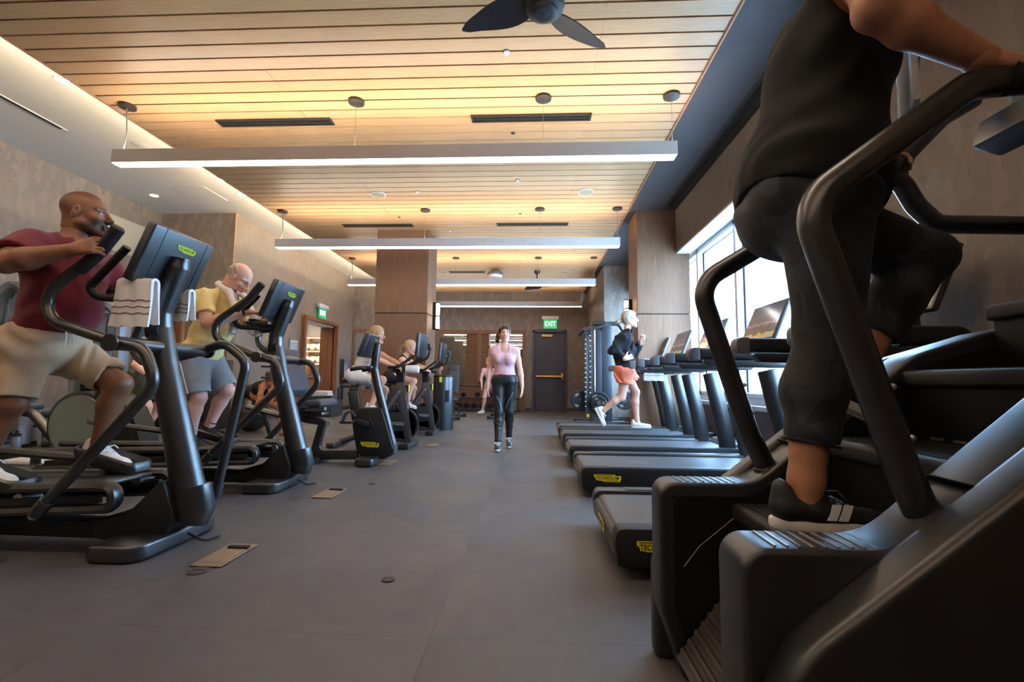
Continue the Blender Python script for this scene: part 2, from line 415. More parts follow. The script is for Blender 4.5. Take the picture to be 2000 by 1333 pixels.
def hand(S, w, d, n, g=1., curl=.5, side=1, spread=.16, thumb=.5, tcurl=.3):
    """palm and five fingers: w wrist, d direction of the fingers, n back-of-hand normal, side +1 puts the thumb along n x d"""
    w, d = _v(w), unit(d); n = _v(n); n = unit(n-d*(n@d)); t = np.cross(n, d)*side
    def q(a, b, c): return w+g*(a*d+b*t+c*n)
    S.c(q(-.02, 0, 0), q(.03, 0, 0), .026*g, .026*g, k=.02, flat=(n, .72))
    for b in (-.028, -.009, .010, .029): S.c(q(.02, b*.65, 0), q(.088, b, -.002), .016*g, .0125*g, k=.012, flat=(n, .85))
    S.e(q(.035, .028, -.010), np.array((.03, .017, .014))*g, (d, t, n), k=.012)
    for b, L in ((-.029, .062), (-.010, .076), (.010, .08), (.029, .072)):
        a0 = curl*.6; p = q(.086, b, -.002); r = .0092; sd = spread*(b/.029)*.35
        for i, fr in enumerate((.46, .31, .23)):
            a = a0+curl*(0, 1.05, 1.75)[i]
            dirv = math.cos(a)*(d+sd*t)-math.sin(a)*n; e = p+g*L*fr*dirv*1.05
            S.c(p, e, r*g, (r-.0009)*g, k=.004); p = e; r -= .0009
    p = q(.012, .026, -.006); a = thumb
    for i, L in enumerate((.042, .034, .028)):
        dirv = d*(math.cos(.75-tcurl*i*.5))+t*math.sin(.75-tcurl*i*.5)-n*(a*(.5+.45*i)); e = p+g*L*unit(dirv)
        S.c(p, e, (.0135, .0112, .0098)[i]*g, (.0112, .0100, .0086)[i]*g, k=.007 if i else .012); p = e
    return S
def shoe(name, parent, ankle, toe, up, mU, mS, g=1., mLace=None, h=.007, tongue=True, stripes=None):
    """a trainer: upper, sole, laces; ankle is the joint, toe the forward direction, up the shin side"""
    Fm = Frame(ankle, toe, up, g); D = lambda f, l, u: Fm(f, l, u-.075)
    ax = (Fm.f, Fm.s, Fm.u); S = SDF(.025)
    S.c(D(-.045, 0, .052), D(.02, 0, .055), .036*g, .037*g); S.c(D(.02, 0, .052), D(.15, .0, .030), .041*g, .034*g, flat=(Fm.u, .8))
    S.e(D(.165, .0, .030), np.array((.04, .036, .024))*g, ax); S.c(D(-.035, 0, .06), D(-.045, 0, .098), .035*g, .031*g)
    if tongue: S.c(D(.03, 0, .075), D(.012, 0, .115), .024*g, .020*g, k=.015)
    S.c(D(-.012, 0, .09), D(-.018, 0, .16), .031*g, .036*g, op=-1, k=.008); S.half(D(0, 0, .016), -Fm.u)
    up_ = Skin().add(S.mesh(h)).obj('shoe', mU, parent)
    out = []
    for i in range(28):
        a = 2*math.pi*i/28; x = math.cos(a); y = math.sin(a)
        wd = .042+.006*x if x > 0 else .036; out.append((.06+.145*math.copysign(abs(x)**.82, x), wd*math.copysign(abs(y)**.75, y)))
    M = Matrix(((Fm.f[0], Fm.s[0], Fm.u[0], D(0, 0, 0)[0]), (Fm.f[1], Fm.s[1], Fm.u[1], D(0, 0, 0)[1]), (Fm.f[2], Fm.s[2], Fm.u[2], D(0, 0, 0)[2]), (0, 0, 0, 1)))
    B().prism([(x*g, y*g) for x, y in out], 0, .030*g, 'Z', .008*g, 2, M).obj('sole', mS, up_)
    if mLace:
        b = B()
        for i in range(5):
            f = .045+.02*i; u = .092-.0095*i
            b.tube([D(f, -.024, u-.012), D(f+.005, -.012, u), D(f+.008, .012, u), D(f+.01, .024, u-.012)], .0042*g, 6)
        b.tube([D(.05, .0, .098), D(.06, .03, .105), D(.075, .045, .088)], .0035*g, 6); b.tube([D(.05, 0, .098), D(.07, -.028, .105), D(.085, -.04, .085)], .0035*g, 6)
        b.obj('laces', mLace, up_)
    if stripes:
        for f in (.035, .062):
            for l in (-1, 1):
                G_ = [[D(f+.022*v+.018*w, l*(.0438-.0085*w*w-.001*v), .036+.038*w) for v in (0, .5, 1)] for w in (0, .33, .66, 1)]
                B().sheet(G_, .003*g).obj('side_stripe', stripes, up_)
    return up_
def eyes(parent, H, iris, mW, mI):
    for l in (-1, 1):
        w = B().ball(tuple(H(.0735, l*.031, .0035)), .0128*H.g, 12, 8).obj('eye', mW, parent)
        B().ball(tuple(H(.0806, l*.031, .0035)), .0070*H.g, 10, 6).obj('iris', mI, w)
# ------------------------------------------------------------------ materials of the room
def wallpaper(name, c1, c2):
    m = mat(name, c1, .75, var=.02); nt = m.node_tree; N = nt.nodes; L = nt.links; p = N['Principled BSDF']
    tc = N.new('ShaderNodeTexCoord'); mp = N.new('ShaderNodeMapping'); mp.inputs['Scale'].default_value = (13., 13., 5.0); mp.inputs['Rotation'].default_value = (.3, .25, .2)
    nz = N.new('ShaderNodeTexNoise'); nz.inputs['Scale'].default_value = 1.6; nz.inputs['Detail'].default_value = 1
    ad = N.new('ShaderNodeVectorMath'); ad.operation = 'MULTIPLY_ADD'; ad.inputs[1].default_value = (1.3, 1.3, .8)
    L.new(tc.outputs['Object'], mp.inputs['Vector']); L.new(tc.outputs['Object'], nz.inputs['Vector'])
    L.new(nz.outputs['Color'], ad.inputs[0]); L.new(mp.outputs['Vector'], ad.inputs[2])
    vo = N.new('ShaderNodeTexVoronoi'); vo.distance = 'MANHATTAN'; vo.inputs['Scale'].default_value = 1.0; L.new(ad.outputs['Vector'], vo.inputs['Vector'])
    sp = N.new('ShaderNodeSeparateColor'); L.new(vo.outputs['Color'], sp.inputs['Color'])
    rp = N.new('ShaderNodeValToRGB'); a, b = lin(c1), lin(c2); e = rp.color_ramp.elements
    e[0].position = .15; e[0].color = (*a, 1); e[1].position = .95; e[1].color = (*b, 1)
    x = e.new(.55); x.color = (*[(u*.72+v*.28) for u, v in zip(a, b)], 1)
    L.new(sp.outputs['Red'], rp.inputs['Fac']); L.new(rp.outputs['Color'], p.inputs['Base Color'])
    bu = N.new('ShaderNodeBump'); bu.inputs['Strength'].default_value = .25; bu.inputs['Distance'].default_value = .003
    L.new(sp.outputs['Green'], bu.inputs['Height']); L.new(bu.outputs['Normal'], p.inputs['Normal'])
    rm = N.new('ShaderNodeMapRange'); rm.inputs['To Min'].default_value = .42; rm.inputs['To Max'].default_value = .8
    L.new(sp.outputs['Red'], rm.inputs['Value']); L.new(rm.outputs['Result'], p.inputs['Roughness'])
    return m
M_wall = wallpaper('wallpaper', (112, 100, 90), (133, 120, 108))
M_plank = mat('ceiling_wood', (182, 145, 106), .38, var=.10, vs_=3.5, stretch=(1.2, 60, 60), objvar=.05, bump=.05, bs=3, spec=.45)
M_wood = mat('panel_wood', (126, 92, 69), .58, var=.16, vs_=3.0, stretch=(70, 70, 1.0), objvar=.04, graincol=(100, 71, 52), spec=.3)
M_walnut = mat('walnut', (124, 76, 46), .4, var=.2, vs_=2.2, stretch=(26, 26, 1.2), graincol=(84, 46, 26))
M_trimwood = mat('trim_wood', (170, 118, 74), .45, var=.1, vs_=8)
M_black = mat('black_void', (10, 10, 11), .8, var=.1)
M_white = mat('white_ceiling', (226, 224, 218), .8, var=.01, vs_=6)
M_soffit = mat('soffit_paint', (62, 56, 58), .7, var=.02, vs_=5)
M_soffit_far = M_soffit
M_sill = mat('sill_stone', (196, 198, 200), .35, var=.03, vs_=20)
M_alu = mat('window_frame', (215, 218, 222), .4, .2, var=.02)
M_gasket = mat('window_gasket', (40, 44, 50), .5)
M_base = mat('baseboard', (62, 56, 54), .5, var=.05)
M_door = mat('door_paint', (66, 65, 80), .45, var=.04, vs_=60, bump=.05)
M_brass = mat('brass', (200, 160, 104), .3, .9, var=.05)
M_dglass = mat('mirror_glass', (235, 240, 240), .015, 1., var=0)
M_pend = mat('pendant_aluminium', (208, 205, 202), .45, .1, var=.02)
M_lightdown = mat('pendant_diffuser', (255, 255, 255), .5, emit=(255, 244, 230), es=8.)
M_lightup = mat('pendant_uplight', (255, 255, 255), .5, emit=(255, 238, 216), es=21.)
M_cove = mat('cove_led', (255, 240, 210), .5, emit=(255, 232, 200), es=260.)
M_lamp = mat('downlight_lens', (255, 250, 240), .5, emit=(255, 240, 215), es=18.)
M_grey = mat('grey_plastic', (120, 116, 110), .5, var=.04)
M_dgrey = mat('dark_metal', (58, 54, 50), .45, .4, var=.05)
M_whitep = mat('white_plastic', (226, 226, 224), .45, var=.02)
# rubber floor
M_floor = mat('rubber_floor', (76, 73, 74), .52, var=.05, vs_=9, bump=.18, bs=420, spec=.55)
_n = M_floor.node_tree; _N = _n.nodes; _L = _n.links
_sp = _N.new('ShaderNodeTexNoise'); _sp.inputs['Scale'].default_value = 260; _sp.inputs['Detail'].default_value = 2
_st = _N.new('ShaderNodeTexNoise'); _st.inputs['Scale'].default_value = 1.3; _st.inputs['Detail'].default_value = 6
_tc = _N.new('ShaderNodeTexCoord'); _L.new(_tc.outputs['Object'], _sp.inputs['Vector']); _L.new(_tc.outputs['Object'], _st.inputs['Vector'])
_m1 = _N.new('ShaderNodeMapRange'); _m1.inputs['From Min'].default_value = .3; _m1.inputs['From Max'].default_value = .7; _m1.inputs['To Min'].default_value = .42; _m1.inputs['To Max'].default_value = .62
_L.new(_st.outputs['Fac'], _m1.inputs['Value']); _L.new(_m1.outputs['Result'], _N['Principled BSDF'].inputs['Roughness'])

# ------------------------------------------------------------------ the room
ZW, ZS, ZL = 3.7, 3.69, 4.1        # slatted wood, right soffit, white ceiling
YF, YB = 14.42, -5.0
fl = struct('floor', B().box((-2.9, 5.2, -.055), (11.8, 21.4, .1)), M_floor)
# interlocking rubber tiles
tm = None; TS = 1.22; x0, y0 = -7.32, -5.0
ys = [1.69+TS*k for k in range(-6, 11)]
gs = [-6.46+TS*k for k in range(-1, 8)]
teeth = B()
for i in range(len(gs)):
    xa = max(gs[i], -7.4); xb = gs[i]+TS; xb = min(xb, 2.7)
    for j in range(-6, 11):
        ya = 1.69+TS*j; yb = min(ya+TS, YF+.1)
        if ya > YF or xb <= xa: continue
        if tm is None: tm = B().box((0, 0, -.003), (TS-.0007, TS-.0007, .012), .0004, 1).mesh('rubber_tile'); tm.materials.append(M_floor)
        if xb-xa > TS-.01 and yb-ya > TS-.01:
            o = bpy.data.objects.new('rubber_tile', tm); COL.objects.link(o); o.parent = fl; o.location = ((xa+xb)/2, (ya+yb)/2, -.003)
        else: B().box(((xa+xb)/2, (ya+yb)/2, -.006), (xb-xa-.0007, yb-ya-.0007, .012), .0004, 1).obj('rubber_tile', M_floor, fl)
# walls
def wall(name, boxes, m=M_wall):
    b = B()
    for lo, hi in boxes: b.box([(a+c)/2 for a, c in zip(lo, hi)], [c-a for a, c in zip(lo, hi)])
    return struct(name, b, m)
wl = wall('wall_left', [((-7.5, YB, 0), (-7.3, 8.42, 4.2))])
wall('wall_left_return', [((-7.5, 8.42, 0), (-5.8, 8.6, 4.2))])
DY0, DY1, DZ = 11.2, 12.98, 2.42
wall('wall_left_far', [((-5.95, 8.6, 0), (-5.8, DY0, 4.2)), ((-5.95, DY1, 0), (-5.8, YF+.15, 4.2)), ((-5.95, DY0, DZ), (-5.8, DY1, 4.2))])
wall('wall_far', [((-5.95, YF, 0), (0, YF+.15, 4.2)), ((.93, YF, 0), (2.9, YF+.15, 4.2)), ((0, YF, 2.46), (.93, YF+.15, 4.2))])
wall('wall_near', [((-7.5, YB-.2, 0), (2.9, YB, 4.2))])
XB = 2.26; XW = 2.55
wall('wall_right_bulkhead', [((XB, 3.05, 3.0), (2.9, 10.95, 3.75))])
wall('wall_right', [((XB, YB, 0), (2.9, 3.05, 3.75))])
wall('wall_right_far', [((1.645, 10.95, 0), (2.9, YF, 3.75))])
M_dado = mat('dado_wood', (92, 78, 76), .4, var=.14, vs_=3, stretch=(40, 40, 1.2), graincol=(74, 60, 58))
dd = wall('wall_right_dado', [((2.5, 3.05, 0), (2.9, 10.95, .6))], M_black)
k = 3.05
while k < 10.9:
    e = min(k+1.22, 10.95); B().box((2.495, (k+e)/2, .3), (.02, e-k-.008, .6), .003, 1).obj('panel', M_dado, dd); k += 1.22
struct('trim_sill', B().box((2.6, 7.0, .63), (.36, 7.9, .055), .008), M_sill)
struct('trim_sill_upstand', B().box((2.58, 7.0, .70), (.14, 7.9, .09), .005), M_sill)
# ceilings
struct('ceiling_white', B().box((-5.7, 4.7, ZL+.05), (3.7, 19.8, .1)), M_white)
struct('ceiling_void', B().box((-1.2, 4.7, 3.83), (5.4, 19.6, .1)), M_black)
struct('trim_cove_upstand', B().box((-3.92, 4.7, 3.95), (.04, 19.6, .34)), M_white)
struct('ceiling_right', B().box((2.2, 4.7, ZS+.05), (1.37, 19.6, .1)), M_soffit)
cw = struct('ceiling', B().box((-1.45, 4.7, 3.765), (5.9, 19.4, .02)), M_black)
PX = [(-4.41, -2.4602), (-2.4598, .5198), (.5202, 1.50)]
pm = []
for a, c in PX:
    me = B().box((0, 0, 0), (c-a, .143, .03), .0012, 1).mesh('plank'); me.materials.append(M_plank); pm.append(me)
PITCH = .16; yy = 14.16; NP = 0
while yy > 1.35:
    for q, (a, c) in enumerate(PX):
        o = bpy.data.objects.new('plank', pm[q]); COL.objects.link(o); o.parent = cw; o.location = ((a+c)/2 + random.uniform(-.006, .006)*(q == 0), yy, ZW+.015); NP += 1
    yy -= PITCH
b = B()
while yy > -4.9: b.box((-1.455, yy, ZW+.015), (5.91, .143, .03)); yy -= PITCH
o = b.obj('plank_row', M_plank, cw); o['kind'] = 'stuff'
struct('trim_ceiling_left', B().box((-4.418, 4.7, ZW+.02), (.012, 19.0, .055)), M_trimwood)
struct('trim_ceiling_right', B().box((1.509, 4.7, ZW+.012), (.014, 19.0, .06)), M_trimwood)
struct('trim_ceiling_far', B().box((-1.45, 14.25, ZW+.02), (5.9, .012, .05)), M_trimwood)
t = thing('led_strip', (-4.25, 4.7, 3.80), 'warm led strip lying on the left edge of the slatted wood ceiling', 'light strip')
B().box((-4.25, 4.7, 3.79), (.05, 18.6, .016)).obj('channel', M_pend, t); B().box((-4.25, 4.7, 3.80), (.035, 18.6, .006)).obj('diffuser', M_cove, t)
# baseboards
struct('baseboard_far', B().box((-2.95, YF-.008, .05), (5.7, .016, .1)).box((1.33, YF-.008, .05), (.62, .016, .1)), M_base)
struct('baseboard_left_far', B().box((-5.79, 9.85, .05), (.016, 2.6, .1)).box((-5.79, 13.78, .05), (.016, 1.25, .1)), M_base)
struct('baseboard_left', B().box((-7.29, 1.7, .05), (.016, 13.4, .1)), M_base)
struct('baseboard_right', B().box((XB-.008, -1, .05), (.016, 8, .1)), M_base)
struct('baseboard_right_far', B().box((1.637, 12.7, .05), (.016, 3.4, .1)).box((1.95, 10.94, .05), (.6, .016, .1)), M_base)
# corner bead of the left wall
struct('trim_corner', B().box((-5.796, 8.41, 2.05), (.014, .02, 4.1)), M_trimwood)
# ------------------------------------------------------------------ columns
def column(name, x0, x1, y0, y1, z, joint):
    c = struct(name, B().box(((x0+x1)/2, (y0+y1)/2, z/2), (x1-x0-.03, y1-y0-.03, z)), M_black)
    for za, zb in ((.1, joint-.008), (joint+.008, z)):
        h = zb-za; zc = (za+zb)/2
        for n, cc, ss in (('f', ((x0+x1)/2, y0+.01, zc), (x1-x0-.004, .02, h)), ('b', ((x0+x1)/2, y1-.01, zc), (x1-x0-.004, .02, h)),
                          ('l', (x0+.01, (y0+y1)/2, zc), (.02, y1-y0-.004, h)), ('r', (x1-.01, (y0+y1)/2, zc), (.02, y1-y0-.004, h))):
            B().box(cc, ss, .002, 1).obj('panel', M_wood, c)
    B().box(((x0+x1)/2, (y0+y1)/2, .05), (x1-x0-.01, y1-y0-.01, .1)).obj('plinth', M_base, c)
    return c
column('column_left', -2.96, -1.98, 8.3, 9.02, 3.7, 2.135)
column('column_right', 1.635, 2.47, 7.37, 8.03, 3.69, 1.995)
# ------------------------------------------------------------------ windows on the right
M_glass = mat('window_glass', (240, 246, 250), .0, var=0)
_n = M_glass.node_tree; _N = _n.nodes; _L = _n.links
_tr = _N.new('ShaderNodeBsdfTransparent'); _tr.inputs['Color'].default_value = (.93, .97, .98, 1)
_gl = _N.new('ShaderNodeBsdfGlossy'); _gl.inputs['Roughness'].default_value = .0
_fr = _N.new('ShaderNodeLayerWeight'); _pw = _N.new('ShaderNodeMath'); _pw.operation = 'POWER'; _pw.inputs[1].default_value = 5
_L.new(_fr.outputs['Facing'], _pw.inputs[0]); _fm = _N.new('ShaderNodeMath'); _fm.operation = 'MULTIPLY_ADD'; _fm.inputs[1].default_value = .6; _fm.inputs[2].default_value = .05; _L.new(_pw.outputs[0], _fm.inputs[0])
_mx = _N.new('ShaderNodeMixShader'); _L.new(_fm.outputs[0], _mx.inputs['Fac']); _L.new(_tr.outputs['BSDF'], _mx.inputs[1]); _L.new(_gl.outputs['BSDF'], _mx.inputs[2])
_L.new(_mx.outputs['Shader'], _N['Material Output'].inputs['Surface'])
mull = [3.08, 4.47, 5.82, 7.16, 8.5, 9.85, 10.92]
Z0, Z1 = .74, 2.98
for i in range(len(mull)-1):
    a, c = mull[i], mull[i+1]
    w = struct('window_%d' % (i+1), B().box((XW+.03, a+.0178, (Z0+Z1)/2), (.14, .035, Z1-Z0), .0, 1).box((XW+.03, c-.0178, (Z0+Z1)/2), (.14, .035, Z1-Z0), .0, 1)
        .box((XW+.03, (a+c)/2, Z1-.03), (.14, c-a, .08), .004, 1).box((XW+.03, (a+c)/2, Z0+.02), (.14, c-a, .06), .004, 1), M_alu)
    B().tube([(XW+.05, a+.045, Z0+.06), (XW+.05, c-.045, Z0+.06), (XW+.05, c-.045, Z1-.08), (XW+.05, a+.045, Z1-.08)], .012, 4, closed=True).obj('gasket', M_gasket, w)
    B().box((XW+.06, (a+c)/2, (Z0+Z1)/2), (.012, c-a-.07, Z1-Z0-.1)).obj('pane', M_glass, w)
struct('trim_window_head', B().box((2.42, 7.0, 2.99), (.32, 7.9, .03), .003, 1), M_alu)
# ------------------------------------------------------------------ far door, towel-room door
d = struct('door_1', B().box((.4635, YF+.03, 1.215), (.90, .05, 2.41), .003, 1), M_door)
B().box((.4635, YF+.12, 1.23), (.95, .06, 2.48)).obj('leak_block', M_black, d)  # unseen black box, added to stop light leaking in round the door
b = B()
for x in (-.03, .957): b.box((x, YF-.005, 1.25), (.075, .07, 2.5), .004, 1)
b.box((.4635, YF-.005, 2.485), (1.06, .07, .085), .004, 1); b.obj('door_frame', M_door, d)
pb = B().tube([(.06, YF-.07, 1.06), (.84, YF-.07, 1.06)], .032, 14, flat=((0, 1, 0), .7)); pb.box((.45, YF-.05, 1.06), (.80, .04, .05), .008); pb.obj('push_bar', M_brass, d)
B().box((.86, YF-.05, 1.06), (.075, .09, .2), .012).obj('latch_case', M_brass, d)
B().box((.06, YF-.04, 1.06), (.05, .06, .08), .01).obj('end_cap', M_brass, d)
B().box((.39, YF-.035, 2.33), (.34, .07, .085), .01).obj('closer', M_brass, d)
B().tube([(.3, YF-.05, 2.39), (.42, YF-.20, 2.40), (.66, YF-.04, 2.41)], .011, 8, fillet=.02).obj('closer_arm', M_dgrey, d)
# towel room behind the left far wall
d2 = struct('door_2', B().box((-5.79, (DY0+DY1)/2, DZ+.04), (.22, DY1-DY0+.2, .09), .004, 1).box((-5.79, DY0-.045, DZ/2), (.22, .09, DZ), .004, 1).box((-5.79, DY1+.045, DZ/2), (.22, .09, DZ), .004, 1), M_walnut)
B().box((-6.0, DY1-.02, 1.2), (.36, .03, 2.4)).obj('jamb_lining', M_walnut, d2); B().box((-6.0, DY0+.01, 1.2), (.36, .03, 2.4)).obj('jamb_lining', M_walnut, d2)
B().box((-6.0, (DY0+DY1)/2, 2.41), (.36, DY1-DY0, .03)).obj('head_lining', M_whitep, d2)
wall('wall_towel_room', [((-8.2, 9.6, 0), (-6.0, 9.7, 3.0)), ((-8.3, 9.6, 0), (-8.2, 15.6, 3.0)), ((-8.2, 15.5, 0), (-6.0, 15.6, 3.0)), ((-6.05, 13.4, 0), (-5.96, 15.5, 3.0))], M_white)
struct('ceiling_towel_room', B().box((-7.1, 12.6, 3.0), (2.4, 6.0, .1)), M_white)
# ------------------------------------------------------------------ ceiling fixtures
def pendant(y, x0=-4.29, x1=1.345, z0=3.06, z1=3.21):
    t = thing('pendant_light', ((x0+x1)/2, y, z0), '', 'pendant light', None)
    w = .115
    B().box(((x0+x1)/2, y, (z0+z1)/2), (x1-x0, w, z1-z0-.012), .003, 1).obj('housing', M_pend, t)
    B().box(((x0+x1)/2, y, z0+.004), (x1-x0-.02, w-.014, .012), .002, 1).obj('diffuser', M_lightdown, t)
    B().box(((x0+x1)/2, y, z1-.0055), (x1-x0-.04, w-.03, .002)).obj('uplight_lens', M_lightup, t)
    for x in (x0+.07, x0+2.48, x0+4.36, x1-.03):
        if x == x0+.07:
            B().tube([(x, y, z1), (x+.02, y, z1+.2), (x+.012, y, z1+.3), (x-.005, y, 3.69)], .007, 6).obj('power_cord', M_grey, t)
        else: B().cyl((x, y, z1), (x, y, 3.69), .0022, n=5).obj('cable', M_grey, t)
        B().lathe([(.0, 3.668), (.04, 3.668), (.078, 3.676), (.08, 3.7)], (x, y, 0), 24).obj('canopy', M_dgrey, t)
    return t
for y, l in ((4.33, 'long suspended linear light nearest the camera'), (7.28, 'second suspended linear light from the front, crossing before the wood column'),
             (10.23, 'third suspended linear light, its left half hidden by the wood column'), (13.2, 'farthest suspended linear light close to the end wall'),
             (1.38, 'linear pendant light just above and out of view over the camera'), (-1.57, 'linear pendant light over the room behind the camera')):
    pendant(y)['label'] = l
def ceil_vent(x0, x1, y, z, l):
    t = thing('ceiling_vent', ((x0+x1)/2, y, z), l, 'vent', 'slot vents in the wood ceiling')
    b = B(); w = .11
    b.box(((x0+x1)/2, y-w/2, z-.006), (x1-x0, .022, .014)).box(((x0+x1)/2, y+w/2, z-.006), (x1-x0, .022, .014))
    b.box((x0, y, z-.006), (.022, w+.02, .014)).box((x1, y, z-.006), (.022, w+.02, .014)).obj('frame', M_dgrey, t)
    B().box(((x0+x1)/2, y, z+.0), (x1-x0, w, .004)).obj('slot', M_black, t)
    B().box(((x0+x1)/2, y+.012, z-.005), (x1-x0, .014, .01)).obj('blade', M_dgrey, t)
ceil_vent(-3.47, -2.22, 4.67, 3.697, 'long slot vent in wood ceiling, front left beyond first pendant')
ceil_vent(-.68, .57, 4.67, 3.697, 'long slot vent in wood ceiling, front right beside canopy disc')
ceil_vent(-3.48, -2.22, 8.01, 3.697, 'slot vent in wood ceiling left, just before the column top')
ceil_vent(-.68, .57, 8.0, 3.697, 'slot vent in wood ceiling right of the wood column')
ceil_vent(-2.2, -1.3, 11.6, 3.697, 'farthest slot vent in wood ceiling, beyond the wood column')
M_spk = mat('speaker_grille', (150, 138, 116), .6, var=.1, vs_=300)
for i, (x, y, l) in enumerate(((-2.38, 6.64, 'round ceiling speaker in wood ceiling left of middle'), (.74, 6.62, 'round ceiling speaker in wood ceiling near right edge'),
        (-2.36, 11.6, 'far round ceiling speaker beside the wood column'), (.74, 11.6, 'far round ceiling speaker toward the right edge'))):
    t = thing('ceiling_speaker', (x, y, 3.69), l, 'speaker', 'round ceiling speakers')
    B().lathe([(.118, 3.70), (.118, 3.69), (.108, 3.688), (.106, 3.692)], (x, y, 0), 32).obj('rim', M_whitep, t)
    B().lathe([(0, 3.689), (.107, 3.690), (.107, 3.70)], (x, y, 0), 32).obj('grille', M_spk, t)
for x, y, m, r, l in ((-.257, 3.69, M_whitep, .028, 'white sprinkler cover disc in front of the fan'), (-.26, 4.97, M_dgrey, .024, 'small dark round sensor in wood ceiling near the front right vent'),
        (-1.757, 6.55, M_whitep, .026, 'white sprinkler cover disc right of the left ceiling speaker'), (-.253, 6.2, M_whitep, .026, 'white sprinkler cover disc between the two ceiling speakers'),
        (-2.34, 7.6, M_dgrey, .022, 'small dark round sensor left, ahead of the column'), (-.256, 7.48, M_dgrey, .022, 'small dark round sensor near the second pendant middle'),
        (-1.6, 8.35, M_whitep, .026, 'sprinkler cover disc right of the column top'), (-.25, 10.6, M_whitep, .026, 'far sprinkler cover disc past the third pendant canopy')):
    t = thing('sprinkler_cover', (x, y, 3.69), l, 'sprinkler'); B().lathe([(0, 3.686), (r*.8, 3.686), (r, 3.69), (r, 3.7)], (x, y, 0), 20).obj('cover', m, t)
    B().lathe([(r*1.05, 3.694), (r*1.25, 3.696), (r*1.25, 3.7)], (x, y, 0), 20).obj('ring', M_grey, t)
for x, y, l in ((-5.12, 4.48, 'recessed downlight nearest, at the edge of the white ceiling'), (-6.71, 7.54, 'recessed downlight by the left wall corner'), (-5.1, 6.96, 'recessed downlight left of the second pendant, dim'),
                (-5.13, 7.56, 'recessed downlight beside the wood edge before the corner'), (-5.1, 1.2, 'recessed downlight in white ceiling out of view behind'), (-6.7, 2.2, 'recessed downlight by left wall out of view behind')):
    t = thing('downlight', (x, y, ZL), l, 'ceiling light', 'recessed downlights'); B().lathe([(.06, ZL), (.06, ZL-.006), (.082, ZL-.004), (.085, ZL)], (x, y, 0), 28).obj('trim_ring', M_white, t)
    B().lathe([(0, ZL-.003), (.06, ZL-.003), (.06, ZL)], (x, y, 0), 28).obj('lens', M_lamp, t)
t = thing('ceiling_slot_diffuser', (-6.13, 3.6, ZL), 'black linear slot diffuser in the white ceiling at left', 'vent')
B().box((-6.13, 3.6, ZL-.003), (.075, 3.7, .008)).obj('frame', M_white, t); B().box((-6.13, 3.6, ZL-.005), (.035, 3.6, .008)).obj('slot', M_black, t)
t = thing('ceiling_slot_diffuser', (2.12, 2.6, ZS), 'long dark slot diffuser in the right soffit along the wall', 'vent')
B().box((2.12, 2.6, ZS-.004), (.16, 9.2, .012)).obj('frame', M_dgrey, t); B().box((2.12, 2.6, ZS-.008), (.09, 9.1, .01)).obj('slot', M_black, t)
t = thing('access_panel', (-5.85, 7.5, ZL), 'square access panel flush in the white ceiling', 'panel')
B().tube([(-6.15, 7.2, ZL), (-5.55, 7.2, ZL), (-5.55, 7.8, ZL), (-6.15, 7.8, ZL)], .005, 4, closed=True).obj('frame', M_white, t); B().box((-5.85, 7.5, ZL-.001), (.58, .58, .006)).obj('hatch', M_white, t)
t = thing('ceiling_speaker', (-5.0, 5.6, ZL), 'white round speaker in white ceiling under first pendant', 'speaker'); B().lathe([(0, ZL-.004), (.1, ZL-.004), (.12, ZL)], (-5.45, 5.85, 0), 28).obj('grille', M_white, t)
# fans (blades at rest)
M_fan = mat('fan_grey', (62, 60, 60), .45, .3, var=.04)
def fan(x, y, zc, a0, l, rb=.60):
    t = thing('ceiling_fan', (x, y, zc), l, 'ceiling fan')
    B().lathe([(0, zc-.06), (.028, zc-.058), (.032, zc-.05)], (x, y, 0), 20).obj('lens_cap', M_gasket, t)
    B().lathe([(.034, zc-.056), (.06, zc-.058), (.085, zc-.046), (.09, zc-.03), (.12, zc-.02), (.135, zc+.02), (.12, zc+.07), (.05, zc+.1)], (x, y, 0), 32).obj('motor_housing', M_fan, t)
    B().cyl((x, y, zc+.09), (x, y, 3.66), .018).obj('down_rod', M_fan, t); B().lathe([(.02, 3.6), (.07, 3.64), (.075, 3.7)], (x, y, 0), 24).obj('canopy', M_fan, t)
    for q in range(3):
        a = a0+q*2*math.pi/3; d = Vector((math.cos(a), math.sin(a), 0)); n = Vector((-d.y, d.x, 0)); G = []
        for i in range(12):
            s = i/11; r = .10+(rb-.1)*s; wd = (.05+.045*math.sin(math.pi*min(1, s*1.25)**.8))*(1 if s < .8 else 1-.85*((s-.8)/.2)**2); tw = .42-.28*s
            sweep = -.09*s*s
            G.append([Vector((x, y, zc+.015))+d*r+n*(sweep+wd*(v-.5)*2)+Vector((0, 0, math.sin(tw)*wd*(v-.5)*2)) for v in (0, .25, .5, .75, 1)])
        B().sheet(G, .008).obj('blade', M_fan, t)
    return t
fan(.05, 2.84, 3.36, math.radians(50), 'dark three-bladed ceiling fan at the top of the frame')
fan(.05, 11.5, 3.3, math.radians(10), 'small distant dark ceiling fan beyond the third pendant')
t = thing('dome_sensor', (-1.01, 11.41, 3.5), 'white and grey domed projector hanging from wood ceiling near the far end', 'camera')
B().lathe([(.05, 3.7), (.16, 3.66), (.2, 3.60), (.2, 3.56)][::-1], (-1.01, 11.41, 0), 28).obj('cap', M_grey, t); B().lathe([(.0, 3.45), (.1, 3.47), (.17, 3.5), (.195, 3.56)], (-1.01, 11.41, 0), 28).obj('ring', M_whitep, t)
B().lathe([(0, 3.42), (.06, 3.43), (.09, 3.47)], (-1.01, 11.41, 0), 20).obj('lens', M_black, t)
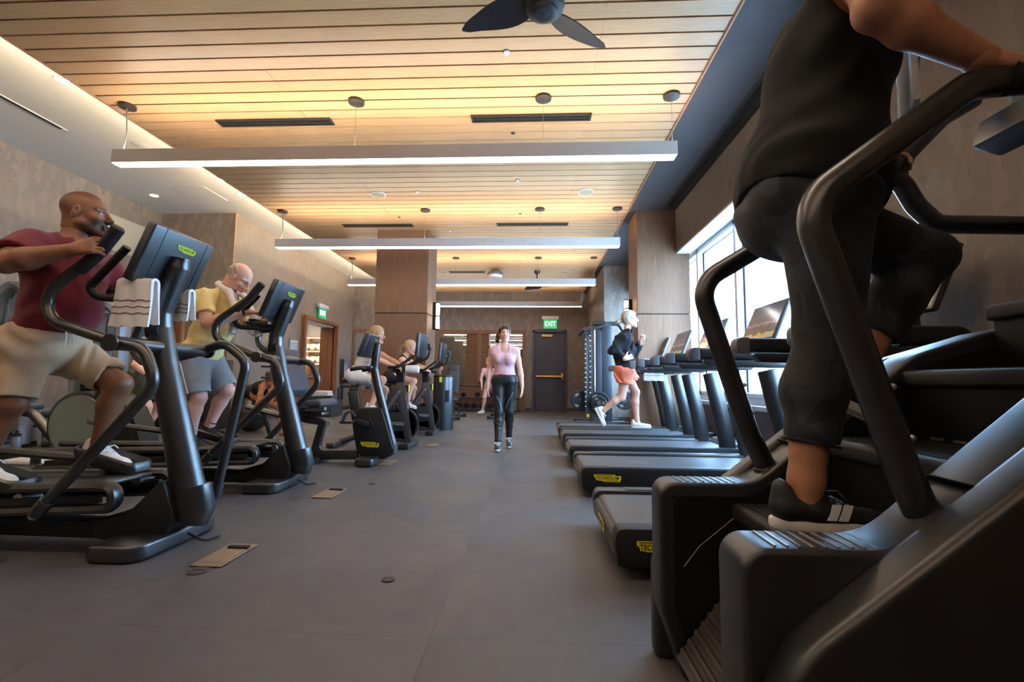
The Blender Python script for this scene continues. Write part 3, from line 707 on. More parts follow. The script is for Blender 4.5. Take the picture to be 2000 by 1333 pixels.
# ------------------------------------------------------------------ exit signs, sconces, wall plates
M_exitg = mat('exit_green_glow', (40, 190, 120), .4, emit=(60, 215, 150), es=.55)
M_exitw = mat('exit_letter_glow', (220, 255, 240), .4, emit=(225, 255, 245), es=.8)
M_exitplate = mat('exit_plate', (60, 150, 100), .1, trans=.6, var=.01, emit=(60, 190, 130), es=.28)
def exit_sign(name_lbl, c, x, w=.43, h=.30):
    """c top centre, x reading direction; faces x cross up"""
    n = Vector(x).cross(Vector((0, 0, 1))); R = basis(c, x, (0, 0, 1)); t = thing('exit_sign', c, name_lbl, 'exit sign')
    def bx(cc, ss): b = B(); b.box((0, 0, 0), ss, .006, 2, R @ Matrix.Translation(cc)) ; return b
    b = B(); b.box((0, 0, 0), (w*1.25, .1, .1), .008, 2); bb = B(); bb.raw([(R @ Vector(v)) for v in b.v], b.f); bb.obj('housing', M_whitep, t)
    b = B(); b.box((0, -.05-h/2, 0), (w, h, .012), .002, 1); bb = B(); bb.raw([(R @ Vector(v)) for v in b.v], b.f); bb.obj('plate', M_exitplate, t)
    me = text_mesh('EXIT', h*.72, R @ Matrix.Translation((0, -.05-h/2, .012)), .003, 1.0, .82); me.materials.clear(); me.materials.append(M_exitw)
    o = bpy.data.objects.new('lettering', me); COL.objects.link(o); o.parent = t; o.matrix_parent_inverse = Matrix.Translation(-ORG[t])
exit_sign('green lit exit sign above the grey far door', (.48, YF-.06, 2.90), (1, 0, 0), .42, .29)
exit_sign('green lit exit sign above the towel room doorway', (-5.72, 12.05, 2.86), (0, 1, 0), .42, .27)
M_sconce = mat('sconce_metal', (44, 42, 42), .4, .6); M_sconcel = mat('sconce_glow', (255, 235, 205), .5, emit=(255, 228, 188), es=9.)
def sconce(x, y, z0, z1, s, l):
    t = thing('wall_sconce', (x, y, z0), l, 'wall light')
    B().box((x+s*.03, y, (z0+z1)/2), (.06, .13, z1-z0), .004, 1).obj('backplate', M_sconce, t)
    n = 2
    for i in range(n):
        a = z0+(z1-z0)*(i+.08)/n; c = z0+(z1-z0)*(i+.92)/n
        B().box((x+s*.085, y, (a+c)/2), (.05, .11, c-a), .006, 1).obj('diffuser', M_sconcel, t)
    for z in (z0+.008, (z0+z1)/2, z1-.008): B().box((x+s*.085, y, z), (.06, .13, .02), .003, 1).obj('band', M_sconce, t)
sconce(-1.98, 8.84, 1.89, 2.42, 1, 'tall dark wall sconce with two lit sections on the left column')
sconce(1.635, 7.83, 2.0, 2.3, -1, 'small lit wall sconce on the side of the right column')
t = thing('rules_sign', (-5.79, 10.78, 1.35), 'grey glass notice with small white text lines left of the doorway', 'sign')
B().box((-5.788, 10.78, 1.52), (.012, .40, .66), .002, 1).obj('plate', mat('sign_grey', (140, 142, 150), .3, var=.02), t)
b = B(); b.box((-5.779, 10.78, 1.80), (.003, .3, .03))
for i in range(14):
    w = .30-.05*(i % 3 == 2)-.06*((i*7) % 5)/5; b.box((-5.779, 10.78-(.3-w)/2, 1.74-.036*i), (.003, w, .010))
b.obj('text_line', M_whitep, t)
t = thing('display_box', (-5.74, 13.7, .76), 'narrow black wall box with vertical white lettering right of doorway', 'cabinet')
B().box((-5.73, 13.72, 1.13), (.13, .46, .76), .006, 2).obj('case', mat('box_black', (52, 50, 54), .4), t)
b = B()
for i in range(17): b.box((-5.662, 13.52, .87+.03*i), (.003, .035, .02))
b.obj('lettering', M_whitep, t)
t = thing('perforated_panel', (-7.29, 7.7, 3.08), 'pale perforated return panel set in the left wall', 'panel')
M_perf = mat('perforated_beige', (168, 160, 142), .6, var=.15, vs_=160)
p0, p1 = at(215, 418, X=-7.29), at(281, 504, X=-7.29)
B().box((-7.29, 7.70, 3.39), (.014, 1.08, .62), .002, 1).obj('panel', M_perf, t)
t = thing('wall_control', (-7.29, 5.55, 2.2), 'small white wall control plate high on the left wall', 'switch')
B().box((-7.285, 5.62, 2.15), (.02, .1, .2), .004, 2).obj('plate', M_whitep, t); B().box((-7.272, 5.62, 2.15), (.012, .05, .1), .002, 1).obj('key', M_grey, t)
# ------------------------------------------------------------------ mirrors with wood surrounds on the far wall
def mirror(name, x0, x1, divs, l):
    t = thing(name, ((x0+x1)/2, YF-.02, 0), l, 'mirror'); z1 = 2.51; zl, zt = .62, 2.39
    y = YF-.025
    def strip(a, c, d, e, nm): B().box(((a+c)/2, y, (d+e)/2), (c-a, .05, e-d), .003, 1).obj(nm, M_wood, t)
    strip(x0, x1, zt, z1, 'top_rail'); strip(x0, x1, 0, zl, 'lower_panel')
    xs = [x0]+divs+[x1]; edges = []
    strip(x0, x0+.08, zl, zt, 'stile'); strip(x1-.11, x1, zl, zt, 'stile')
    e = x0+.08
    for dv in divs: strip(dv-.05, dv+.05, zl, zt, 'stile'); edges.append((e, dv-.05)); e = dv+.05
    edges.append((e, x1-.11))
    for a, c in edges: B().box(((a+c)/2, y+.006, (zl+zt)/2), (c-a, .02, zt-zl)).obj('mirror_pane', M_dglass, t)
mirror('wall_mirror', -3.08, -.28, [-1.745], 'wide two-part wall mirror in a wood surround behind the dumbbell rack')
mirror('wall_mirror', -5.79, -3.3, [], 'wood-framed wall mirror in far left corner behind the column')
# ------------------------------------------------------------------ towel room
M_shelf = mat('shelf_wood', (196, 152, 108), .45, var=.1, vs_=3, stretch=(2, 30, 30)); M_stone = mat('green_stone', (128, 124, 96), .35, var=.25, vs_=7, stretch=(1, 1, 3))
M_led2 = mat('shelf_led', (255, 240, 215), .5, emit=(255, 232, 196), es=6.); M_towel = mat('white_towel', (236, 234, 232), .95, var=.03, vs_=90, bump=.6, bs=500, sheen=.4)
t = thing('towel_shelves', (-7.3, 15.3, 0), 'built-in lit wooden shelving seen through the doorway', 'shelves')
SX0, SX1 = -8.15, -6.2
B().box(((SX0+SX1)/2, 15.46, 1.55), (SX1-SX0, .03, 1.3)).obj('back_panel', M_stone, t)
for z in (2.32, 1.86, 1.44): B().box(((SX0+SX1)/2, 15.27, z), (SX1-SX0, .42, .05), .003, 1).obj('shelf', M_shelf, t)
for z in (2.29, 1.83, 1.41): B().box(((SX0+SX1)/2, 15.12, z), (SX1-SX0-.04, .03, .012)).obj('shelf_light', M_led2, t)
B().box((-7.70, 15.3, 1.68), (.06, .38, 1.3)).obj('upright', M_shelf, t); B().box((SX0, 15.3, 1.68), (.06, .38, 1.3)).obj('upright', M_shelf, t)
t = thing('counter', (-7.3, 15.1, 0), 'low wood counter with dark top under the towel shelves', 'counter')
B().box(((SX0+SX1)/2, 15.2, .97), (SX1-SX0, .6, .04), .004, 1).obj('worktop', mat('counter_stone', (92, 92, 88), .3), t); B().box(((SX0+SX1)/2, 15.22, .475), (SX1-SX0-.02, .54, .93)).obj('carcass', M_walnut, t)
for i in range(3): B().box((SX0+.33+.63*i, 14.94, .5), (.6, .02, .84), .003, 1).obj('door', M_walnut, t)
def roll(x, y, z, r, L, ax='Y'):
    b = B(); n = 36; prof = []
    pr = [(0, -L/2+.01), (r*.25, -L/2+.006), (r*.3, -L/2), (r*.55, -L/2), (r*.6, -L/2+.006), (r*.66, -L/2), (r*.92, -L/2), (r, -L/2+.012), (r*1.01, 0), (r, L/2-.012), (r*.9, L/2), (0, L/2)]
    return b.lathe(pr, (x, y, z), 18, ax)
for k, z in enumerate((1.885, 1.465)):
    for i in range(6):
        x = -7.98+.235*i+.05*(i > 0)
        o = roll(x, 15.24, z+.105, .105, .34).obj('rolled_towel', M_towel, None, (x, 15.24, z))
        props(o, 'white rolled towel on the %s lit shelf beyond the doorway, %s from the left' % (('upper', 'lower')[k], ('first', 'second', 'third', 'fourth', 'fifth', 'sixth')[i]), 'towel', 'rolled towels on the lit shelves')
t = thing('dispenser_box', (-7.12, 15.1, .99), 'dark box with a small amber cup in front on the counter beyond the doorway', 'box')
B().box((-7.15, 15.2, 1.12), (.46, .26, .26), .01).obj('body', M_black, t); B().box((-7.15, 15.06, 1.2), (.4, .02, .08)).obj('lid', M_grey, t)
o = B().lathe([(.05, .992), (.075, 1.09), (.07, 1.09), (.045, 1.0)], (-7.08, 14.98, 0), 20).obj('cup', mat('amber_cup', (236, 190, 96), .4), None, (-7.08, 14.98, .99)); props(o, 'small amber paper cup on the counter before the dark box', 'cup')
area('towel_room_light', (-7.0, 13.2, 2.9), 1.4, 2.4, 38, (1, .9, .76), (0, 0, 0))
# ------------------------------------------------------------------ floor plates
M_plate = mat('floor_box_brass', (150, 126, 102), .4, .5, var=.08, vs_=40)
def floor_box(x, y, l, plug=True):
    t = thing('floor_socket', (x, y, 0), l, 'socket', 'floor sockets')
    B().box((x, y, .006), (.155, .30, .006), .002, 1).obj('cover_plate', M_plate, t); B().box((x, y-.01, .0095), (.105, .2, .004), .001, 1).obj('lid', M_plate, t)
    if plug: B().box((x+.012, y+.085, .014), (.11, .03, .014), .003, 1).obj('plug', M_black, t)
floor_box(-1.565, 2.36, 'brass floor socket plate nearest, right of the first elliptical foot')
floor_box(-1.61, 3.66, 'brass floor socket plate right of the second elliptical foot')
floor_box(-1.60, 5.05, 'floor socket plate beside the recumbent bike foot', False)
floor_box(-1.42, 6.45, 'floor socket plate beside the first spin bike foot', False)
for x, y, r, l in ((-1.56, 2.165, .045, 'small dark round floor cap before the nearest socket'), (-2.62, 2.2, .05, 'small round floor cap at far left before the elliptical'), (-.655, 2.14, .03, 'faint round floor cap in the open middle floor'), (-1.40, 4.02, .03, 'small dark floor cap beyond the second socket')):
    t = thing('floor_disc', (x, y, 0), l, 'floor cover'); B().lathe([(0, .0065), (r*.75, .0065), (r*.8, .0045), (r, .0055), (r, 0)], (x, y, 0), 20).obj('cap', M_base, t); B().box((x, y, .0065), (r*1.3, .006, .002)).obj('slot', M_black, t)
# ------------------------------------------------------------------ the street outside
M_pave = mat('pavement', (205, 205, 202), .8, var=.04, vs_=4); M_fac = mat('pale_facade', (214, 214, 212), .8, var=.03, vs_=2); M_fglass = mat('facade_glass', (110, 135, 155), .08, .3, var=.1, vs_=.6)
struct('ground_outside', B().box((33, 12, -.1), (60, 90, .2)), M_pave)
t = thing('building', (24, 22, 0), 'pale office building with a glazed entrance across the street', 'building')
B().box((28, 30, 11), (8, 36, 22)).obj('wall', M_fac, t)
for i in range(9):
    for k in range(4):
        f = B().box((23.98, 14.5+3.6*i, 6.2+4*k), (.1, 1.9, 2.0), .02, 1).obj('window', M_alu, t); B().box((23.94, 14.5+3.6*i, 6.2+4*k), (.08, 1.7, 1.8)).obj('pane', M_fglass, f)
f = B().box((23.9, 17.5, 3.9), (1.2, 13, .35), .02, 1).obj('canopy', M_alu, t)
f = B().box((23.98, 17.5, 1.85), (.12, 12.4, 3.7)).obj('entrance_frame', M_alu, t)
for i in range(10): B().box((23.9, 12.1+1.2*i, 1.3), (.08, 1.08, 2.5)).obj('door_pane', M_fglass, f); B().box((23.9, 12.1+1.2*i, 3.1), (.08, 1.08, .8)).obj('pane', M_fglass, f)
t = thing('building', (30, 4, 0), 'low pale brick building to the right across the street', 'building')
B().box((32, -1, 7), (8, 18, 14)).obj('wall', mat('pale_brick', (190, 178, 168), .8, var=.1, vs_=14), t)
for i in range(5):
    for k in range(3):
        f = B().box((27.97, -8+3.4*i, 2.2+4*k), (.1, 1.6, 2.2), .02, 1).obj('window', M_alu, t); B().box((27.92, -8+3.4*i, 2.2+4*k), (.08, 1.4, 2.0)).obj('pane', M_fglass, f)
t = thing('sign_stand', (16, 12.9, 0), 'small white sign stand on the pavement outside', 'sign')
B().tube([(16, 12.6, 0), (16, 12.6, 1.05)], .025, 8).tube([(16, 13.1, 0), (16, 13.1, 1.05)], .025, 8).obj('post', M_grey, t); B().box((16, 12.85, .95), (.03, .5, .4), .01).obj('panel', M_whitep, t)
t = thing('bollard', (16.5, 14.1, 0), 'thin white bollard post outside the window', 'bollard'); B().lathe([(.06, 0), (.06, 1.3), (.03, 1.36), (0, 1.37)], (16.5, 14.3, 0), 12).obj('post', M_whitep, t); B().lathe([(.1, 0), (.1, .03), (.06, .05)], (16.5, 14.3, 0), 12).obj('base', M_grey, t)
# ------------------------------------------------------------------ gym machines: materials
M_blk = mat('machine_black', (22, 22, 24), .38, 0., var=.03, vs_=60, ior=1.85)
M_tube = mat('tube_black', (20, 20, 22), .34, 0., var=.03, vs_=40, bump=.03, bs=600, ior=1.9)
M_rub = mat('rubber_black', (19, 19, 20), .55, var=.06, vs_=80, bump=.1, bs=500)
M_pad = mat('pad_vinyl', (62, 66, 74), .5, var=.04, vs_=60, bump=.15, bs=300)
M_scrb = mat('screen_back', (34, 38, 44), .36, 0., var=.02, ior=1.8)
M_glossblk = mat('gloss_black', (14, 14, 16), .12, var=.02, coat=.5)
M_bolt = mat('bolt_steel', (190, 190, 192), .3, .9, var=.03)
M_steel = mat('chrome_rod', (205, 206, 208), .2, 1., var=.02)
M_yel = mat('badge_yellow', (242, 224, 22), .45, var=.02); M_lime = mat('badge_lime', (206, 226, 40), .45, var=.02); M_ink = mat('badge_ink', (16, 16, 14), .5)
M_silver = mat('badge_silver', (170, 172, 174), .35, .4)
M_fgrey = mat('frame_grey', (78, 76, 76), .38, .55, var=.05, vs_=50)
def screen_back(parent, c, up, w, h, th=.05, nm='screen', badge_col=None):
    """flat display: c centre, up vector along its height (in XZ), back faces +X"""
    u = Vector(up).normalized(); y = Vector((0, 1, 0)); R = basis(c, y, u)        # z = y x u
    n = y.cross(u)                                                               # points to +X
    b = B(); b.box((0, 0, 0), (w, h, th), .014, 3); bb = B(); bb.raw([R @ Vector(v) for v in b.v], b.f); o = bb.obj(nm, M_scrb, parent)
    b = B(); b.box((0, 0, -th/2-.001), (w-.03, h-.03, .004)); bb = B(); bb.raw([R @ Vector(v) for v in b.v], b.f); bb.obj('display', M_glossblk, o)
    for x in (-w*.32, w*.36):
        b = B(); b.box((x, 0, th/2+.0005), (.0025, h*.96, .002)); bb = B(); bb.raw([R @ Vector(v) for v in b.v], b.f); bb.obj('seam', M_black, o)
    return o, R, n
def elliptical(xo, yc, na, fa, label, pn, pf):
    """cross trainer facing +X; na/fa: swing of the near and far arm lever (radians), pn/pf pedal x,z near/far"""
    t = thing('elliptical_trainer', (xo-.1, yc, 0), label, 'elliptical', 'elliptical trainers along the left')
    X = lambda dx: xo+dx
    # main column with upper stem
    cen = [(X(.16), yc, .15), (X(.10), yc, .33), (X(-.075), yc, .95), (X(-.125), yc, 1.17)]
    B().tube(cen, [.088, .082, .070, .066], 20, fillet=.15, flat=((0, 1, 0), .9)).obj('column', M_blk, t)
    B().tube([(X(.155), yc, .12), (X(.168), yc, .19), (X(.14), yc, .31)], [.07, .0885, .0835], 20, flat=((0, 1, 0), .92)).obj('column_foot', M_tube, t)
    B().tube([(X(-.125), yc, 1.16), (X(-.13), yc, 1.27), (X(-.045), yc, 1.53), (X(-.032), yc, 1.575), (X(-.03), yc, 1.59)], [.062, .058, .058, .046, .012], 20, fillet=.12).obj('stem', M_tube, t)
    B().tube([(X(-.16), yc, 1.165), (X(-.09), yc, 1.165)], .066, 20).obj('collar', M_black, t)
    # screen
    s, R, n = screen_back(t, (X(-.045)-.04, yc, 1.57), (.37, 0, .93), .45, .335, .055)
    badge(s, tuple(Vector((X(-.045)-.04, yc, 1.57))+R.to_3x3() @ Vector((.03, .085, .0285))), (0, 1, 0), (.37, 0, .93), .135, M_lime, M_ink)
    B().box((X(-.075), yc, 1.52), (.06, .1, .1), .02).obj('screen_mount', M_tube, t)
    # fixed handle loop and tray
    for sy in (-1, 1):
        B().tube([(X(-.15), yc+sy*.04, 1.33), (X(-.36), yc+sy*.16, 1.33), (X(-.40), yc+sy*.17, 1.38), (X(-.20), yc+sy*.17, 1.60)], .021, 12, fillet=.06).obj('fixed_handle', M_rub, t)
    B().box((X(-.23), yc, 1.37), (.2, .26, .03), .012).obj('tray', M_blk, t); B().box((X(-.30), yc, 1.40), (.07, .17, .02), .008).obj('tray_lip', M_rub, t)
    # cross axle, swing arms
    B().cyl((X(-.09), yc-.31, 1.07), (X(-.09), yc+.31, 1.07), .036, n=18).obj('axle', M_tube, t)
    for sy, a in ((-1, na), (1, fa)):
        y = yc+sy*.30; px, pz = X(-.085), 1.07; ca, sa = math.cos(a), math.sin(a)
        def P(dx, dz, y=y): return (px+dx*ca-dz*sa, y, pz+dx*sa+dz*ca)
        ar = B().tube([P(0, 0), P(-.52, .16), P(-.14, .47), P(-.06, .575)], .027, 14, fillet=.12).obj('swing_arm', M_tube, t)
        B().tube([P(-.24, .372), P(-.135, .47), P(-.05, .59), P(-.044, .598)], [.0305, .031, .0315, .022], 14).obj('grip', M_rub, ar)
        lk = B().tube([P(0, 0), P(.14, -.02), P(.215, -.2), P(-.30, -.79), P(-.335, -.83)], .0275, 14, fillet=.1).obj('swing_link', M_tube, t)
        B().tube([P(-.29, -.775), P(-.345, -.84)], .033, 14).obj('link_collar', M_blk, lk); B().tube([P(-.345, -.84), P(-.36, -.857)], [.026, .02], 12).obj('link_tip', M_bolt, lk)
        B().cyl((px, y-.036*sy*-1-.001, pz), (px, y+.05*sy, pz), .042, n=24).obj('pivot_cap', M_blk, t)
    # drive shroud at the foot of the column
    sh = fil([(X(.035), .37), (X(.11), .17), (X(.06), .045), (X(-.06), .02), (X(-.32), .05), (X(-.34), .14), (X(-.13), .20)], [.02, .06, .08, .06, .05, .05, .1], 5)
    B().prism(sh, yc-.10, yc+.10, 'Y', .012, 2).obj('drive_shroud', M_rub, t)
    # feet
    b = B().prism(fil([(X(-.17), yc-.30), (X(.10), yc-.30), (X(.10), yc+.30), (X(-.17), yc+.30)], [.035, .09, .09, .035], 6), .004, .085, 'Z', .016, 3); b.obj('front_foot', M_blk, t)
    B().prism(fil([(X(-2.2), yc-.30), (X(-2.0), yc-.30), (X(-2.0), yc+.30), (X(-2.2), yc+.30)], .05, 5), .004, .07, 'Z', .014, 2).obj('rear_foot', M_blk, t)
    B().prism(fil([(X(-2.15), .05), (X(.0), .03), (X(.0), .12), (X(-2.15), .15)], .02, 3), yc-.055, yc+.055, 'Y', .01).obj('base_beam', M_rub, t)
    # guide rails: slotted loops on both sides
    for sy in (-1, 1):
        y = yc+sy*.19
        B().tube([(X(-.13), y, .235), (X(-2.0), y, .145), (X(-2.0), y, .28), (X(-.13), y, .345)], .026, 8, fillet=.052, closed=True, flat=((0, 1, 0), 1.5)).obj('guide_rail', M_blk, t)
        B().box((X(-1.06), y, .235), (1.7, .03, .04), .004, rot=(math.radians(-3), 'Y')).obj('rail_web', M_rub, t)
    B().box((X(-1.1), yc, .31), (1.75, .30, .02), .006, rot=(math.radians(-2), 'Y')).obj('top_cover', M_blk, t)
    # pedals on their long arms
    for sy, (qx, qz) in ((-1, pn), (1, pf)):
        y = yc+sy*.15 if yc < 3 else yc+sy*.115; tilt = math.radians(14)
        M = Matrix.Translation((qx, y, qz)) @ Matrix.Rotation(tilt, 4, 'Y')
        b = B(); b.prism(fil([(-.19, -.075), (.19, -.075), (.19, .075), (-.19, .075)], .035, 4), -.03, -.008, 'Z', .006, 1, M); pd = b.obj('pedal', M_rub, t)
        rim = B(); o = [M @ Vector(v) for v in ((-.19, -.078, .02), (.19, -.078, .015), (.19, .078, .015), (-.19, .078, .02))]
        rim.tube([tuple(v) for v in o], .013, 6, fillet=.05, closed=True, flat=((0, 0, 1), 2.4)); rim.obj('pedal_rim', M_blk, pd)
        e = M @ Vector((-.18, 0, -.03)); f = M @ Vector((.18, 0, -.04))
        B().tube([(X(-1.86), y, .50 if sy > 0 else .34), (e.x, e.y, e.z), (f.x, f.y, f.z)], .027, 8, fillet=.05, flat=((0, 1, 0), 1.4)).obj('pedal_arm', M_blk, t)
        B().cyl((f.x+.03, y-.05, f.z-.01), (f.x+.03, y+.05, f.z-.01), .028, n=14).obj('roller', M_bolt, t)
    for dx in (-.05,): B().lathe([(0, yc-.222), (.011, yc-.222), (.013, yc-.218)], (X(-.14), 0, .29), 10, 'Y').obj('bolt', M_black, t)
    # short power lead at the foot
    B().tube([(X(.12), yc, .06), (X(.2), yc+.02, .012), (X(.22), yc+.12, .008)], .006, 6, fillet=.05).obj('power_lead', M_black, t)
    return t
E1 = elliptical(-2.0, 2.5, 0.0, .54, 'nearest black elliptical trainer with towel hanging under its screen', (-2.84, .363), (-2.48, .408))
E2 = elliptical(-2.11, 3.87, -.06, .0, 'second black elliptical trainer used by the man in yellow', (-2.78, .335), (-2.81, .385))
# ------------------------------------------------------------------ recumbent bike
def recumbent(yc):
    t = thing('recumbent_bike', (-1.9, yc, 0), 'unoccupied black recumbent bike with padded backrest and yellow maker plate', 'exercise bike')
    Q = lambda x, y, d=0: (lambda p: (p.x, p.z))(at(x, y, Y=yc+d))
    body = [Q(*p, -.07) for p in ((687, 822), (692, 806), (704, 797), (744, 797), (753, 826), (765, 868), (769, 880), (764, 891), (748, 898), (704, 893), (696, 880), (690, 850))]
    o = B().prism(fil(body, [.03, .06, .05, .03, .05, .05, .05, .06, .05, .03, .03, .05], 4), yc-.075, yc+.075, 'Y', .014, 2).obj('drive_housing', M_rub, t)
    p = at(722, 869, Y=yc-.078); badge(o, (p.x, yc-.0765, p.z), (1, 0, 0), (0, 0, 1), .20, M_yel, M_ink)
    c = [at(767, 888, Y=yc), at(766, 868, Y=yc), at(738, 755, Y=yc), at(731, 720, Y=yc), at(735, 690, Y=yc), at(738, 672, Y=yc), at(738.5, 669, Y=yc)]
    B().tube([tuple(v) for v in c], [.05, .048, .046, .044, .042, .032, .01], 16, fillet=.1).obj('column', M_tube, t)
    u = (.35, 0, .94); ctr = at(722, 676, Y=yc); ctr = Vector((ctr.x-.01, yc, ctr.z))
    s, R, n = screen_back(t, tuple(ctr), u, .36, .27, .05)
    badge(s, tuple(ctr+R.to_3x3() @ Vector((.09, .085, .026))), (0, 1, 0), u, .085, M_lime, M_ink)
    h0, h1 = at(732, 720, Y=yc), at(684, 722, Y=yc-.18)
    for sy in (-1, 1): B().tube([(h0.x, yc, h0.z), (h0.x-.1, yc+sy*.16, h0.z), (h1.x, yc+sy*.18, h1.z)], .022, 12, fillet=.05).obj('handle', M_rub, t)
    B().box((h0.x-.08, yc, h0.z+.01), (.16, .24, .03), .01).obj('tray', M_blk, t)
    # low frame rising to the seat
    fr = [Q(604, 898), Q(625, 824), Q(631, 820), Q(638, 824), Q(626, 872), Q(632, 879), Q(700, 878), Q(700, 897)]
    B().prism(fil(fr, [.02, .05, .03, .03, .08, .05, .02, .02], 5), yc-.04, yc+.04, 'Y', .01, 2).obj('base_frame', M_blk, t)
    f = at(704, 905, Z=0)
    B().prism(fil([(-1.86, yc-.27), (-1.66, yc-.27), (-1.66, yc+.27), (-1.86, yc+.27)], .05, 5), .012, .085, 'Z', .014, 2).obj('front_foot', M_blk, t)
    for sy in (-1, 1): B().lathe([(.03, 0), (.03, .02)], (-1.76, yc+sy*.2, 0), 12).obj('leveller', M_black, t)
    B().prism(fil([(-2.45, yc-.25), (-2.32, yc-.25), (-2.32, yc+.25), (-2.45, yc+.25)], .03, 4), .004, .06, 'Z', .012, 2).obj('rear_foot', M_blk, t)
    # crank, pedals
    cr = at(717, 829, Y=yc-.08); B().lathe([(0, -.02), (.062, -.02), (.066, 0)], (cr.x, yc-.078, cr.z), 24, 'Y').obj('crank_hub', M_black, t)
    q = at(692, 822, Y=yc-.12)
    k = B().prism(fil([(cr.x+.03, cr.z-.03), (cr.x+.03, cr.z+.03), (q.x, q.z+.02), (q.x, q.z-.02)], .018, 4), yc-.13, yc-.10, 'Y', .006).obj('crank', M_blk, t)
    B().box((q.x-.05, yc-.19, q.z-.01), (.13, .1, .03), .01).obj('pedal', M_blk, k); B().tube([(q.x-.08, yc-.23, q.z), (q.x-.06, yc-.22, q.z+.08), (q.x-.01, yc-.2, q.z+.11), (q.x+.02, yc-.15, q.z+.05)], .013, 6, fillet=.04, flat=((0, 1, 0), 2.)).obj('strap', M_rub, k)
    q2 = (2*cr.x-q.x, 2*cr.z-q.z); k = B().prism(fil([(cr.x-.03, cr.z-.03), (cr.x-.03, cr.z+.03), (q2[0], q2[1]+.02), (q2[0], q2[1]-.02)][::-1], .018, 4), yc+.10, yc+.13, 'Y', .006).obj('crank', M_blk, t)
    B().box((q2[0], yc+.19, q2[1]), (.13, .1, .03), .01).obj('pedal', M_blk, k)
    # sliding seat with rail, backrest and side handles
    s0, s1 = at(588, 803, Y=yc), at(640, 803, Y=yc)
    B().prism([Q(562, 806), Q(625, 818), Q(640, 824), Q(640, 832), Q(600, 826), Q(560, 814)], yc-.05, yc+.05, 'Y', .008).obj('seat_rail', M_blk, t)
    sc = [Q(583, 796), Q(586, 784), Q(600, 783), Q(636, 779), Q(646, 785), Q(644, 795), Q(615, 797)]
    st = B().prism(fil(sc, [.03, .03, .05, .05, .04, .03, .05], 4), yc-.22, yc+.22, 'Y', .03, 3).obj('seat', M_pad, t)
    B().box(((s0.x+s1.x)/2, yc, s0.z-.03), (.26, .2, .05), .015).obj('seat_carriage', M_blk, t)
    bk = [Q(584, 778), Q(574, 770), Q(551, 690), Q(556, 681), Q(566, 683), Q(592, 762)]
    bo = B().prism(fil(bk, [.02, .04, .04, .02, .03, .03], 4), yc-.21, yc+.21, 'Y', .02, 3).obj('backrest', M_pad, t)
    b0, b1 = at(552, 700, Y=yc), at(580, 800, Y=yc); B().tube([(b0.x-.03, yc, b0.z), (b1.x-.06, yc, b1.z), (b1.x+.1, yc, b1.z-.04)], .03, 10, fillet=.08).obj('back_post', M_blk, t)
    for sy in (-1, 1):
        g0, g1 = at(560, 800, Y=yc-.26), at(600, 797, Y=yc-.26)
        B().tube([(b1.x-.05, yc+sy*.05, b1.z), (g0.x, yc+sy*.26, g0.z), (g1.x, yc+sy*.26, g1.z)], .02, 10, fillet=.06).obj('side_handle', M_rub, t)
    y = at(583, 812, Y=yc-.06); B().box((y.x, yc-.06, y.z), (.07, .04, .03), .008).obj('seat_lever', M_yel, t)
    for zz in (716, 738):
        p = at(514, zz, Y=yc); B().lathe([(.045, -.012), (.052, 0), (.045, .012), (.038, 0)], (p.x+.03, yc, p.z), 20).obj('bottle_ring', M_blk, t); B().box((p.x+.12, yc, p.z), (.1, .03, .02)).obj('ring_bracket', M_blk, t)
    p, q = at(528, 706, Y=yc), at(533, 745, Y=yc); B().box(((p.x+q.x)/2+.02, yc, (p.z+q.z)/2), (.05, .06, p.z-q.z), .008).obj('bottle_bracket', M_grey, t)
    a, c = at(484, 795, Y=yc-.05), at(548, 812, Y=yc-.05)
    B().tube([(a.x, yc-.05, a.z), (c.x, yc-.05, c.z)], .032, 8, flat=((0, 1, 0), 1.5)).obj('rear_arm', M_blk, t)
    p, q = at(515, 806, Y=yc), at(540, 884, Y=yc); B().tube([(p.x, yc, p.z), (q.x, yc, q.z+.02)], .032, 10).obj('rear_leg', M_blk, t)
    return t
RB = recumbent(5.02)
